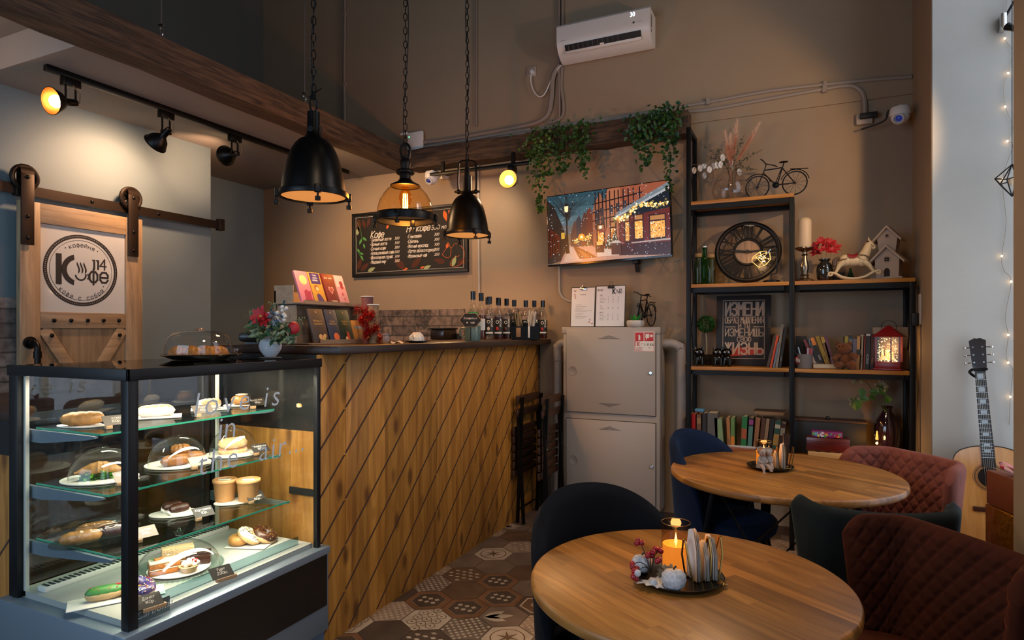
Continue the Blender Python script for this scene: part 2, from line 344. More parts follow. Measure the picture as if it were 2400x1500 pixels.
def window(n, x0, x1, y0, y1, z0, z1):
    e = bpy.data.objects.new('window_%d' % n, None); COL.objects.link(e); struct(e)
    f = MB(); t = .05; alongx = (x1-x0) > (y1-y0)
    if alongx:
        for a in (x0, (x0+x1)/2-t/2, x1-t): f.bx(a, a+t, y0, y1, z0, z1)
        f.bx(x0, x1, y0, y1, z0, z0+t); f.bx(x0, x1, y0, y1, z1-t, z1)
        g = MB(); g.bx(x0, x1, (y0+y1)/2-.003, (y0+y1)/2+.003, z0, z1)
    else:
        for a in (y0, (y0+y1)/2-t/2, y1-t): f.bx(x0, x1, a, a+t, z0, z1)
        f.bx(x0, x1, y0, y1, z0, z0+t); f.bx(x0, x1, y0, y1, z1-t, z1)
        g = MB(); g.bx((x0+x1)/2-.003, (x0+x1)/2+.003, y0, y1, z0, z1)
    fo = f.build('window_frame', WHITE, e, smooth=False); struct(fo); go = g.build('pane', GLASS, e, smooth=False); struct(go)
window(1, WR+.50, WR+.56, 2.6, 4.04, .335, 4.28); window(2, WR+.42, WR+.48, -1.25, .85, .5, 3.3); window(3, -4.0, -1.2, -1.78, -1.72, .55, 2.95)
# tiled splashbacks
tileb = brick('rustic_tile_back', ('#8a7466', '#5f5149'), '#4a423c', .25, .085, 'X'); tilel = brick('rustic_tile_side', ('#857b74', '#5b5552'), '#46423f', .25, .085, 'Y')
b = MB(); b.bx(-4.90, -1.93, WB-.012, WB, .9, 1.59); struct(b.build('trim_3', tileb, smooth=False), 'rustic brick tile splashback behind the counter')
b = MB(); b.bx(WD, WD+.012, -1.0, 2.16, .9, 1.595); struct(b.build('trim_4', tilel, smooth=False), 'rustic brick tile splashback beside the sliding door')
b = MB(); b.bx(-1.9, WR, WB-.012, WB, 0, .06); struct(b.build('baseboard_back', wood('baseboard_wood', '#3a2413', '#54351d', 'X'), smooth=False))
# raised ledge on the back wall, right of the beam
p = at_y(1597, 297, WB); q = at_y(2139, 217, WB)
b = MB(); zz = (p.z+q.z)/2; b.bx(p.x, WR, WB-.012, WB, zz, zz+.16); struct(b.build('trim_5', taupe, smooth=False), 'shallow plaster ledge across the back wall')
b = MB(); b.bx(at_y(1110, 400, WB).x, WR, WB-.006, WB, 0.06, CZ); struct(b.build('trim_6', mat('taupe_smooth', '#937e67', .7, noise=(2, .05), bump=(16, .12)), smooth=False), 'smoother plaster panel of the back wall')
# ---------------- floor of printed hexagon tiles
fm = [mat('grout', '#382d25', .8), mat('tile_taupe', '#6e5b4d', .42, noise=(7, .25), bump=(30, .1)), mat('tile_brown', '#5f4735', .42, noise=(9, .25)), mat('tile_rust', '#734e35', .42, noise=(8, .2)),
      mat('tile_cream', '#ad9984', .42, noise=(12, .18)), mat('tile_dark', '#4a3b32', .42, noise=(8, .25)), mat('tile_sand', '#8f7763', .42, noise=(10, .2))]
b = MB(); b.mi = 0; b.poly([(WL, -1.8, 0), (WR+.1, -1.8, 0), (WR+.1, WB, 0), (WL, WB, 0)])
HR = .125; HW = HR*math.sqrt(3)/2
rf = random.Random(5)
def hexa(cx, cy, r, z, mi):
    b.mi = mi; b.poly([(cx+r*math.sin(k*PI/3), cy+r*math.cos(k*PI/3), z) for k in range(6)][::-1])
def rpoly(cx, cy, pts, z, mi): b.mi = mi; b.poly([(cx+x, cy+y, z) for x, y in pts])
def disk(cx, cy, r, z, mi, n=12, sx=1): rpoly(cx, cy, [(r*sx*math.cos(2*PI*k/n), r*math.sin(2*PI*k/n)) for k in range(n)], z, mi)
def inhex(x, y, r): 
    x, y = abs(x), abs(y); return x < r*.866 and y < r-x*.5774
row = 0; y = .9
while y < WB+.1:
    x = -2.2+(HW if row % 2 else 0)
    while x < WR+.1:
        if x > -2.05:
            k = rf.choice([0, 1, 1, 2, 3, 4, 5, 6, 7, 8]); base = rf.choice([1, 2, 5, 6]); z = .0006
            if k in (1,): base = rf.choice([1, 2])
            hexa(x, y, HR-.0022, z, {2: 4, 3: 3, 4: 4, 6: 1}.get(k, base))
            z2, z3, z4 = .0010, .0014, .0018
            if k == 2:                                                   # rows of rings
                for i in range(-3, 4):
                    for j in range(-3, 4):
                        u, v_ = i*.052, j*.052
                        if inhex(u, v_, HR-.018): disk(x+u, y+v_, .025, z2, 2, 14); disk(x+u, y+v_, .021, z3, 4, 14); disk(x+u, y+v_, .006, z4, 2, 8)
            elif k == 3:                                                 # bordered hexagon with diamonds
                hexa(x, y, HR*.74, z2, 6); hexa(x, y, HR*.71, z3, 5)
                for i in (-1, 0, 1):
                    for j in (-1, 1): rpoly(x+i*.038, y+j*.02, [(.015, 0), (0, .015), (-.015, 0), (0, -.015)], z4, 4)
            elif k == 4:                                                 # star in a ring
                disk(x, y, .082, z2, 2, 24); disk(x, y, .076, z3, 4, 24)
                for a in range(6): rpoly(x, y, [(.06*math.cos(a*PI/3), .06*math.sin(a*PI/3)), (.016*math.cos(a*PI/3+.5), .016*math.sin(a*PI/3+.5)), (0, 0), (.016*math.cos(a*PI/3-.5), .016*math.sin(a*PI/3-.5))], z4, 2)
            elif k == 5:                                                 # scattered diamonds
                for i in range(-2, 3):
                    for j in range(-2, 3):
                        u, v_ = i*.042+(j % 2)*.021, j*.04
                        if inhex(u, v_, HR-.022): rpoly(x+u, y+v_, [(.017, 0), (0, .011), (-.017, 0), (0, -.011)], z2, 4)
            elif k == 6:                                                 # petals from a corner
                s_ = rf.choice((0, 2, 4))*PI/3
                for a in (-.45, 0, .45):
                    aa = s_+PI/6+a; L_ = .15 if a == 0 else .12; ox, oy = -.1*math.cos(s_+PI/6), -.1*math.sin(s_+PI/6)
                    pts = [(ox+L_*t*math.cos(aa)-.024*math.sin(PI*t)*math.sin(aa)*g, oy+L_*t*math.sin(aa)+.024*math.sin(PI*t)*math.cos(aa)*g) for g, ts in ((1, (0, .2, .4, .6, .8)), (-1, (1, .8, .6, .4, .2))) for t in ts]
                    rpoly(x, y, pts, z2, 4)
            elif k == 7:                                                 # nested hexagons
                hexa(x, y, HR*.8, z2, 4); hexa(x, y, HR*.72, z3, 2); hexa(x, y, HR*.35, z4, 6)
            elif k == 8:                                                 # fine checker dots
                for i in range(-6, 7):
                    for j in range(-6, 7):
                        u, v_ = i*.0185, j*.0185
                        if (i+j) % 2 == 0 and inhex(u, v_, HR-.012): rpoly(x+u, y+v_, [(.007, .007), (-.007, .007), (-.007, -.007), (.007, -.007)], z2, 4)
        x += 2*HW
    y += 1.5*HR; row += 1
struct(b.build('floor', fm, smooth=False, norm=False))
# ---------------- old timber beams
bw = wood('old_beam_side', '#1d130c', '#5e4833', 'Y', 1.6, .8, bump=.6); bw2 = wood('old_beam_back', '#1d130c', '#5c452f', 'X', 1.6, .8, bump=.6)
def beam(name, a, b_, w_, h_, m, label, axis):
    mb = MB(); n = 26; rows = []; r = random.Random(3)
    for i in range(n+1):
        t = i/n; j = lambda: (r.random()-.5)*.012
        if axis == 'y': rows.append([(a[0]+j(), a[1]+(b_[1]-a[1])*t, a[2]+j()), (a[0]+w_+j(), a[1]+(b_[1]-a[1])*t, a[2]+j()), (a[0]+w_+j(), a[1]+(b_[1]-a[1])*t, a[2]+h_+j()), (a[0]+j(), a[1]+(b_[1]-a[1])*t, a[2]+h_+j())])
        else: rows.append([(a[0]+(b_[0]-a[0])*t, a[1]+j(), a[2]+j()), (a[0]+(b_[0]-a[0])*t, a[1]+w_, a[2]+j()), (a[0]+(b_[0]-a[0])*t, a[1]+w_, a[2]+h_+j()), (a[0]+(b_[0]-a[0])*t, a[1]+j(), a[2]+h_+j())])
    mb.surf(rows, cv=True, cap0=True, cap1=True)
    o = mb.build(name, m, angle=.3); return tag(o, label, 'beam')
beam('timber_beam', (-3.26, -1.7, 2.81), (-3.1, WB-.01, 0), .16, .16, bw, 'rough brown timber beam along the edge of the lowered ceiling', 'y')
beam('timber_beam', (-3.09, WB-.165, 2.80), (-.74, 0, 0), .15, .165, bw2, 'rough brown timber beam on the back wall hung with ivy', 'x')
for px, z1, lab in ((378, 4.95, 'thin steel cable holding the timber beam near the track lights'), (714, 4.95, 'thin steel cable holding the timber beam behind the big black pendant')):
    p = at_x(px, 90 if px < 500 else 240, -3.18); e = thing('suspension_cable', lab, 'cable', (p.x, p.y, 2.975))
    b = MB(); b.cyl((0, 0, .1), (0, 0, z1-2.975+.02), .004, seg=6); b.build('cable', mat('steel_cable', '#8a8078', .4, .8), e)
    b = MB(); b.torus((0, 0, .06), .018, .004, rotm(PI/2), 12, 6, (.6, 1.6)); b.box((0, 0, .016), (.02, .03, .04)); b.cyl((-.02, 0, .1), (.02, 0, .095), .006, seg=6); b.build('hook', CHROME, e)
# ================================================================== sliding barn door on its rail
XD = -4.125
oak = wood('door_oak', '#75604a', '#a28a6a', 'Z', .9, .5, bump=.2); oakh = wood('door_oak_rail', '#75604a', '#a28a6a', 'Y', .9, .5, bump=.2); oakp = wood('door_oak_planks', '#6a5641', '#937c5e', 'Z', .9, .5, strip=('Y', .125), bump=.25, var=.1)
y0 = at_x(47, 600, XD).y; y1 = at_x(95.5, 600, XD).y; y2 = at_x(296, 600, XD).y; y3 = at_x(334, 600, XD).y
zt = at_x(96, 522.4, XD).z; zb = at_x(96, 730.4, XD).z; zr = at_x(200, 770, XD).z; ztop = 2.165
door = thing('sliding_door', 'oak barn style sliding door with frosted glass coffee logo panel', 'door', (XD, 0, 0))
b = MB()
b.bx(-.04, 0, y0, y1, .02, ztop, .003); b.bx(-.04, 0, y2, y3, .02, ztop, .003); b.build('stile', oak, door)
b = MB(); b.bx(-.04, -.001, y1, y2, zt, ztop, .003); b.bx(-.04, -.001, y1, y2, zr, zb, .003); b.bx(-.04, -.001, y1, y2, .02, .18, .003); b.build('rail_board', oakh, door)
b = MB(); b.bx(-.036, -.016, y1-.01, y2+.01, .1, zr); b.build('plank_panel', oakp, door)
for s in (0, 1):
    b = MB(); ya, yb = (y1+.02, y2-.02) if s == 0 else (y2-.02, y1+.02); L_ = math.hypot(yb-ya, zr-.62); ang = math.atan2(.62-zr, yb-ya)
    M = frame(((-.016), (ya+yb)/2, (zr+.62)/2-.0), (0, math.cos(ang), math.sin(ang)), (0, -math.sin(ang), math.cos(ang)))
    b.box((0, 0, .006+.001*s), (L_, .07, .012), M, .002); b.build('brace', wood('door_brace', '#75604a', '#a28a6a', 'Y', 1), door)
b = MB(); b.bx(-.022, -.018, y1-.005, y2+.005, zb-.005, zt+.005); gp = b.build('glass_panel', mat('frosted_panel', '#b9bcba', .12, coat=.6), door)
# printed logo
cY = at_x(196, 634, XD).y; cZ = at_x(196, 634, XD).z; R = (at_x(284, 634, XD).y-at_x(111, 634, XD).y)/2
LM = frame((-.0176, cY, cZ), (0, 1, 0), (0, 0, 1))
def ring(b, r0, r1, M, z=0, n=64, a0=0, a1=2*PI):
    b.surf([[M @ V(r*math.cos(a0+(a1-a0)*k/n), r*math.sin(a0+(a1-a0)*k/n), z) for k in range(n+1)] for r in (r0, r1)])
def logo(b, M, R, part='all', z=.0004):
    """black print; b collects the dark shapes"""
    if part in ('all',):
        ring(b, R*.90, R, M, z); ring(b, R*.835, R*.845, M, z)
        for txt, a0, rr, sgn in (('кофейня', 90, .71, 1), ('кофе с собой', 270, .78, -1)):
            n = len(txt); step = 8.6 if sgn > 0 else 8.2
            for i, ch in enumerate(txt):
                a = math.radians(a0-sgn*(i-(n-1)/2)*step)
                T = M @ Matrix.Translation((R*rr*math.cos(a), R*rr*math.sin(a), 0)) @ Matrix.Rotation(a-sgn*PI/2, 4, 'Z')
                if ch != ' ': b.write(ch, R*.17, 0, -.05*R, T, 'CENTER', depth=z, bold=.004)
        for a in (53, 127, 214, 326):
            b.disc((0, 0, 0), R*.018, 10, M @ Matrix.Translation((R*.72*math.cos(math.radians(a)), R*.74*math.sin(math.radians(a)), z)))
    k = R
    b.prism([(-.68*k, -.42*k), (-.53*k, -.42*k), (-.53*k, .42*k), (-.68*k, .42*k)], .0002, M, z)
    A = [(-.10*k+.44*k*math.cos(math.radians(t)), .0*k+.44*k*math.sin(math.radians(t))) for t in range(105, 256, 10)]; B = [(-.10*k+.30*k*math.cos(math.radians(t)), .30*k*math.sin(math.radians(t))) for t in range(110, 251, 10)]
    b.prism(A+B[::-1], .0002, M, z)
    ring(b, .115*k, .16*k, M @ Matrix.Translation((-.03*k, -.13*k, z)), 0, 24, PI, 2*PI+.25); ring(b, .05*k, .09*k, M @ Matrix.Translation((.12*k, -.16*k, z)), 0, 16, -1.2, 1.2)
    for dx in (-.1, -.01, .08):
        P = [(dx+.03*math.sin(t*5), -.1+.34*t) for t in (0, .2, .4, .6, .8, 1)]
        L1 = [((x+(.022 if 0 < i < 5 else 0))*k, y*k) for i, (x, y) in enumerate(P)]; L2 = [((x-(.022 if 0 < i < 5 else .002))*k, y*k) for i, (x, y) in enumerate(P)]
        b.prism(L1+L2[::-1], .0002, M, z)
    [b.prism([(q*k, .06*k), ((q+.055)*k, .06*k), ((q+.055)*k, .34*k), ((q-.03)*k, .34*k), ((q-.03)*k, .30*k), (q*k, .30*k)], .0002, M, z) for q in (.31, .42)]; b.pen('4', .42*k, .50*k, .07*k, M, 'LEFT', .95, 0, .012, z+.0002); b.pen('фе', .62*k, .46*k, -.30*k, M, 'CENTER', 1, 0, .006, z+.0002, .50*k)
b = MB(); logo(b, LM, R); lg = b.build('logo_print', INK, gp, smooth=False, norm=False)
b = MB()
for k in range(110): b.disc((0, 0, 0), R*.0085, 6, LM @ Matrix.Translation((R*.95*math.cos(k*2*PI/110), R*.95*math.sin(k*2*PI/110), .0008)))
b.build('ring_dots', PAPER, gp, smooth=False, norm=False)
bolts = [(px, 751) for px in (127, 167, 206, 243, 279)]+[(122, 786), (281, 785)]
for px, py in bolts:
    p = at_x(px, py, XD); b = MB(); b.sph((0, p.y, p.z), .013, (.7, 1, 1), 12, 8); b.build('bolt', BLACK, door)
for px in (68, 316):
    yy = at_x(px, 500, XD+.03).y; zc = 2.30; hg = MB(); hw = .035
    hg.bx(.012, .019, yy-hw, yy+hw, 1.905, zc+.02, .002); hg.bx(-.03, -.024, yy-hw, yy+hw, zc-.02, zc+.02)
    rows = [[(-.005+rr_*math.cos(a), yy+d, zc+.02+rr_*math.sin(a)*1.6) for d in (-hw, hw)] for rr_ in (.024, .018) for a in [PI*k/10 for k in range(11)]]
    hg.surf(rows[:11]); hg.surf(rows[11:])
    ho = hg.build('hanger_strap', mat('bronze_steel', '#2b2119', .45, .7), door)
    wm = MB(); Mw = rotm(0, PI/2, 0, (-.012, yy, zc+.0)); wm.torus((-.012, yy, zc), .066, .014, rotm(0, PI/2, 0), 28, 8); wm.cyl((-.03, yy, zc), (.008, yy, zc), .014, seg=12)
    for k in range(5):
        a = k*2*PI/5; wm.cyl((-.012, yy, zc), (-.012, yy+.064*math.cos(a), zc+.064*math.sin(a)), .006, seg=6)
    wm.build('wheel', mat('bronze_steel', ''), ho)
    bm_ = MB()
    for zz in (zc, 2.07, 1.945): bm_.sph((.02, yy, zz), .011, (.7, 1, 1), 10, 6)
    bm_.build('strap_bolt', BLACK, ho)
hy = at_x(74, 803, XD+.02).y; hz = at_x(74, 803, XD).z
b = MB(); b.cyl((0, hy, hz), (.012, hy, hz), .036, seg=18); b.tube(smoothpath([(.01, hy, hz), (.05, hy, hz), (.075, hy, hz-.02), (.08, hy, hz-.06), (.08, hy, hz-.34), (.06, hy, hz-.38), (.01, hy, hz-.39)], 5), .0165, 12)
b.cyl((.08, hy, hz-.05), (.08, hy, hz-.09), .021, seg=12); b.cyl((.02, hy, hz), (.05, hy, hz), .021, seg=12); b.build('pull_handle', BLACK, door)
rl = thing('door_rail', 'dark steel flat track with end stop carrying the sliding door', 'rail', (WD, 0, 0))
ya = -1.2; yb = at_x(514, 532, WD+.06).y
b = MB(); b.bx(.052, .060, ya, yb, 2.20, 2.26); b.build('track', mat('bronze_steel', ''), rl)
for px in (216, 372): 
    yy = at_x(px, 500, WD+.06).y; b = MB(); b.cyl((0, yy, 2.23), (.052, yy, 2.23), .014, seg=12); b.sph((.062, yy, 2.232), .011, (.6, 1, 1), 10, 6); b.build('spacer', BLACK, rl)
for yy in (yb+.01, at_x(46, 455, WD+.07).y): b = MB(); b.bx(.03, .075, yy-.02, yy+.03, 2.19, 2.28, .003); b.build('end_stop', mat('bronze_steel', ''), rl)
# ================================================================== track and spotlights
XT = -3.68
b = MB(); pa = at_z(98, 165, CZ-.03); b.bx(XT-.018, XT+.018, pa.y, 4.45, CZ-.035, CZ-.001, .003)
tag(b.build('lighting_track', BLACK), 'long black lighting track on the lowered ceiling above the door', 'track')
BULB = mat('bulb_glow', '#ffffff', .5, emit=((1, .72, .38), 14)); INNER = mat('copper_reflector', '#b0702c', .35, .6)
def spot(px, py, X, Y, Z, aim, label, lit=True, watt=20, sc=1.0, ang=80):
    p = V(X, Y, Z); e = thing('spotlight', label, 'spotlight', p, group=None)
    b = MB(); b.bx(-.022, .022, -.045, .045, -.045, 0, .003); b.build('adapter', BLACK, e)
    piv = V(0, 0, -.13); b = MB()
    for s in (-.026, .026): b.box((0, s, -.09), (.012, .005, .10)); 
    b.cyl((0, -.034, -.13), (0, .034, -.13), .009, seg=10); b.build('bracket', BLACK, e)
    d = (Vector(aim)).normalized(); M = d.to_track_quat('Z', 'Y').to_matrix().to_4x4(); M.translation = piv
    b = MB(); pr = [(.0, -.035), (.018, -.033), (.021, 0), (.022, .03), (.032, .042), (.052, .062), (.064, .09), (.068, .105), (.073, .107), (.073, .112)]
    b.lathe(pr, seg=28, M=M); b.build('shade', BLACK, e)
    b = MB(); b.lathe([(.070, .112), (.062, .092), (.05, .066), (.03, .046), (.0, .044)], seg=28, M=M); b.build('reflector', INNER, e)
    b = MB(); b.sph(M @ V(0, 0, .082), .034, seg=16, ring=10); b.build('bulb', BULB, e)
    b = MB(); b.tube([piv+V(.02, .0, .09), piv+V(.035, .03, .05), piv+V(.03, .03, .0)]+[M @ V(.02, 0, -.035)], .003, 6); b.build('wire', mat('braided_wire', '#7a6240', .7), e)
    wp = p+M @ V(0, 0, .13); lamp('spotlight_lamp', wp, watt, (1, .56, .31), .05, ang, wp+d, .7)
    return e
spot(140, 190, XT, at_z(142, 190, CZ-.03).y, CZ-.035, (.1, -.97, -.25), 'black track spotlight with its glowing bulb facing the room', watt=22, ang=100)
spot(383, 265, XT, at_z(383, 262, CZ-.03).y, CZ-.035, (-.8, -.10, -.58), 'black track spotlight aimed down at the wall beside the door', watt=46, ang=145)
spot(540, 318, XT, at_z(540, 318, CZ-.03).y, CZ-.035, (-.82, .12, .02), 'black track spotlight turned away, last one before the recess', watt=15, ang=100)
lamp('ceiling_fill', (-3.95, 1.25, 2.72), 7, (1, .56, .28), .05, 110, (-3.75, 1.75, 3.0))  # extra spot without a fixture, added to light the near ceiling
pz = at_y(1010, 385, 4.42).z
b = MB(); xa = at_y(1010, 385, 4.46).x; xb = at_y(1240, 362, 4.46).x; b.bx(xa, xb, 4.44, 4.475, 2.69, 2.715, .003); b.bx(xa+.1, xa+.13, 4.45, 4.47, 2.71, 2.8); b.bx(xb-.15, xb-.12, 4.45, 4.47, 2.71, 2.8)
tag(b.build('lighting_track', BLACK), 'short black lighting track under the ivy beam', 'track')
p = at_y(1200, 375, 4.45); spot(1200, 381, p.x, 4.457, 2.69, (.12, -1, .06), 'lit spotlight facing the room beneath the beam beside the ivy', watt=5, ang=120)
lamp('wall_wash', (at_y(1120, 400, 4.2).x, 4.18, 2.66), 15, (1, .74, .48), .06, 95, (at_y(1130, 450, 4.7).x, 4.7, 2.15), .8)
# ================================================================== pendants over the counter
LEDO = mat('lamp_diffuser', '#e8a05a', .5, emit=((1, .38, .09), .52)); NAVY = mat('pendant_black', '#090909', .33, .5)
def chain(b, z0, z1, r=.011, L=.05, t=.0028, x=0, y=0):
    z = z0; k = 0
    while z < z1:
        M = Matrix.Translation((x, y, z+L/2)) @ Matrix.Rotation(k*PI/2+.4, 4, 'Z') @ Matrix.Rotation(PI/2, 4, 'X')
        b.torus((0, 0, 0), r, t, M, 12, 5, (1, L/(2*r)*.92)); z += L*.82; k += 1
def clamps(e, R, n, a0, z):
    for k in range(n):
        a = a0+k*2*PI/n; c, s_ = math.cos(a), math.sin(a); b = MB()
        b.box((R+.006, 0, z), (.022, .03, .038), Matrix.Rotation(a, 4, 'Z'), .003); b.cyl((c*(R+.008), s_*(R+.008), z-.05), (c*(R+.008), s_*(R+.008), z+.02), .005, seg=8); b.cyl((c*(R+.008), s_*(R+.008), z-.056), (c*(R+.008), s_*(R+.008), z-.038), .013, seg=10)
        b.build('clamp', BLACK, e)
def dome_pendant(px, Y, label, long_neck):
    p = at_x(px, 460, -2.15); z0 = 2.058 if not long_neck else 2.083
    e = thing('pendant_lamp', label, 'lamp', (-2.15, p.y, z0), rz=.35)
    nk = .40 if not long_neck else .41
    b = MB(); b.lathe([(.154, 0), (.152, .010), (.150, .028), (.147, .05), (.143, .08), (.136, .11), (.128, .145), (.116, .188), (.104, .216), (.09, .24), (.07, .262), (.055, .270), (.044, .276), (.036, .288), (.031, .308), (.030, nk), (.0, nk+.002)], seg=48); b.build('shade', NAVY, e, angle=.9)
    b = MB(); b.lathe([(.150, -.012), (.164, -.012), (.167, .0), (.164, .014), (.150, .018)], seg=48); b.build('rim', BLACK, e)
    b = MB(); b.disc((0, 0, -.004), .152, 40); b.build('diffuser', LEDO, e, smooth=False)
    clamps(e, .160, 4, .5, .0)
    b = MB(); top = nk
    if long_neck:
        for s in (-1, 1):
            b.tube(smoothpath([(s*.03, 0, nk-.12), (s*.062, 0, nk-.10), (s*.062, 0, nk+.06), (s*.05, 0, nk+.10), (s*.012, 0, nk+.11)], 5), .007, 8); b.cyl((s*.03, 0, nk-.11), (s*.09, 0, nk-.11), .008, seg=8); b.sph((s*.062, 0, nk-.11), .017, seg=10, ring=8)
        b.cyl((0, 0, nk), (0, 0, nk+.06), .022, .016, 12); b.cyl((0, 0, nk+.05), (0, 0, nk+.12), .012, seg=8); top = nk+.12
    else:
        b.torus((0, 0, nk+.035), .016, .005, rotm(PI/2, 0, .4), 14, 6, (1, 2.2)); b.cyl((.0, 0, nk+.06), (0, 0, nk+.1), .012, seg=8); b.cyl((-.02, 0, nk+.07), (.04, 0, nk+.115), .008, .004, 8)
        b.torus((.028, -.012, nk-.09), .017, .003, rotm(PI/2, 0, 0), 16, 6); b.cyl((0, -.03, nk-.09), (0, -.04, nk-.09), .014, seg=12); top = nk+.1
    b.build('hook', BLACK, e)
    b = MB(); chain(b, top-.01, 4.98-z0); b.build('chain', BLACK, e)
    b = MB(); b.tube(smoothpath([(0, 0, top-.05), (-.012, .006, top+.25), (.014, 0, top+.6), (-.012, -.006, top+1.0), (.01, .0, top+1.5), (-.01, 0, top+2.0), (0, 0, 4.98-z0)], 8), .0032, 6); b.build('cord', BLK, e)
    lamp('pendant_light', (-2.15, p.y, z0-.03), 24, WARM, .10, 160, (-2.15, p.y, 0), .4)
dome_pendant(735, 2.35, 'large black dome pendant over the pastry case end of the counter', False)
dome_pendant(1095, 3.88, 'black dome pendant with side brackets over the far counter', True)
p = at_x(950, 500, -2.15); e = thing('pendant_lamp', 'clear glass dome pendant with a glowing filament bulb', 'lamp', (-2.15, p.y, 2.082), rz=.2)
b = MB(); b.lathe([(.082, .175), (.090, .178), (.088, .186), (.05, .205), (.034, .222), (.033, .25), (.05, .252), (.055, .258), (.055, .27), (.05, .276), (.028, .28), (.028, .30), (.034, .315), (.028, .335), (.018, .345), (.018, .36), (0, .362)], seg=36); b.build('cap', mat('dark_bronze', '#1d1712', .45, .6), e)
b = MB(); b.tube(smoothpath([(-.02, 0, .34), (-.03, 0, .40), (-.012, 0, .43), (.012, 0, .43), (.03, 0, .40), (.02, 0, .34)], 4), .008, 8); b.build('hook', mat('dark_bronze', ''), e)
b = MB(); b.lathe([(.081, .178), (.105, .160), (.13, .130), (.152, .09), (.163, .05), (.167, .012)], seg=48); b.build('glass_shade', glass('amber_glow_glass', (1, .84, .58), 2.2), e)  # amber tint puts the bulb's glow into the clear glass
b = MB(); b.lathe([(.16, -.03), (.176, -.032), (.180, -.015), (.180, .008), (.172, .016), (.164, .012)], seg=48); b.build('rim', BLACK, e)
b = MB(); b.lathe([(.165, -.028), (.10, -.036), (.0, -.038)], seg=40); b.build('glass_lens', glass('lens_glass', (1, .96, .9), .7), e)
clamps(e, .176, 4, .15, -.01)
b = MB(); b.lathe([(.017, .18), (.02, .165), (.03, .145), (.038, .12), (.036, .09), (.022, .055), (.012, .035), (0, .03)], seg=20); b.build('bulb', glass('amber_bulb', (1, .72, .3), .8), e)
b = MB()
for k in range(4):
    a = k*PI/2+.3; b.cyl((.013*math.cos(a), .013*math.sin(a), .05), (.011*math.cos(a), .011*math.sin(a), .135), .0028, seg=6)
b.torus((0, 0, .05), .012, .003, None, 12, 5); b.build('filament', mat('filament_glow', '#fff', emit=((1, .55, .16), 34)), e)
b = MB(); chain(b, .425, 4.98-2.06); b.build('chain', BLACK, e)
b = MB(); b.tube(smoothpath([(0, 0, .36), (-.012, .0, .6), (.014, 0, .95), (.018, 0, 1.25), (-.012, -.006, 1.6), (.01, .0, 2.1), (0, 0, 2.92)], 8), .0032, 6); b.build('cord', BLK, e)
lamp('pendant_light', (-2.15, p.y, 2.08+.09), 26, (1, .5, .16), .03)
# ================================================================== air conditioner
XR = -1.003; XA = -1.715; ACW = XR-XA
ac = thing('air_conditioner', 'white wall split air conditioner showing 30 high on the wall', 'air conditioner', (XA, WB, 3.49))
prof = [(0, .02), (-.05, .0), (-.11, .01), (-.165, .05), (-.195, .10), (-.20, .15), (-.198, .235), (-.185, .252), (0, .252)]
b = MB(); n = len(prof); acm = mat('ac_plastic', '#cfc7c0', .35)
b.surf([[(x, y, z) for y, z in prof] for x in (0, .012, ACW-.012, ACW)], cv=True, cap0=True, cap1=True); b.build('housing', acm, ac, angle=.5)
Mf = frame((0, -.1885, .085), (1, 0, 0), (0, -.35, .94)); Ms = frame((0, -.19, .09), (1, 0, 0), (0, -.51, .86))
b = MB(); b.box((ACW*.5, -.025, .006), (ACW*.82, .052, .006), Ms, .002); b.build('outlet_slot', mat('ac_dark', '#15130f', .7), ac)
for k in range(11):
    b = MB(); b.box((ACW*(.13+.054*k), -.025, .0105), (.006, .05, .003), Ms); b.build('louver_fin', mat('ac_fin', '#3c3834', .6), ac)
b = MB(); b.box((ACW*.5, -.052, .014), (ACW*.82, .02, .006), Ms, .002); b.box((ACW*.5, -.04, .018), (.03, .02, .006), Ms); b.build('flap', acm, ac)
Mt = frame((0, -.2005, .15), (1, 0, 0), (0, .02, 1)); b = MB(); b.write('30', .048, ACW*.80, .045, Mt, xs=.8, depth=.001, bold=.01); b.build('display_digits', mat('led_white', '#fff', emit=((.75, .88, 1), 1.6)), ac, smooth=False)
b = MB(); b.disc((0, 0, 0), .008, 14, Mt @ Matrix.Translation((ACW*.84, .0, .001))); b.bx(0, 0, 0, 0, 0, 0)
b.write('·····', .03, ACW*.87, -.01, Mt, depth=.001); b.write('Inverter', .012, ACW*.05, -.03, Mt, depth=.001); b.build('badge', mat('badge_grey', '#4a4642', .5), ac, smooth=False)
b = MB(); b.bx(ACW, ACW+.002, -.15, -.12, .12, .21); b.bx(ACW, ACW+.002, -.15, -.13, .085, .105); b.build('side_label', mat('label_grey', '#6d6a66', .6), ac)
# ================================================================== wall services
grey = mat('painted_conduit', '#85766a', .55); greyl = mat('grey_conduit', '#8d8176', .5)
def pipe(name, px, label, cat, Y=WB-.016, r=.012, m=None, seg=8, clips=(), n=6):
    P = smoothpath([at_y(x, y, Y) for x, y in px], n); e = thing(name, label, cat, P[0])
    b = MB(); b.tube([q-P[0] for q in P], r, seg); b.build('pipe' if r > .006 else 'wire', m or grey, e)
    for x, y in clips:
        q = at_y(x, y, Y)-P[0]; b = MB(); b.bx(q.x-.012, q.x+.012, q.y-r-.004, q.y+.014, q.z-r-.008, q.z+r+.008); b.build('clip', m or grey, e)
    return e
pipe('conduit', [(808, -60), (808, 60), (807, 200), (808, 286)], 'thin vertical conduit on the upper wall behind the first pendant', 'conduit', r=.013, clips=((808, 33), (808, 198)))
pipe('conduit', [(1117, -60), (1117, 150), (1117, 296)], 'hairline vertical wire cover beside the far pendant chain', 'conduit', r=.007)
pipe('conduit', [(1310, -40), (1310, 60), (1310, 150), (1311, 270), (1306, 282), (1285, 288)], 'straight conduit passing behind the air conditioner', 'conduit', r=.012)
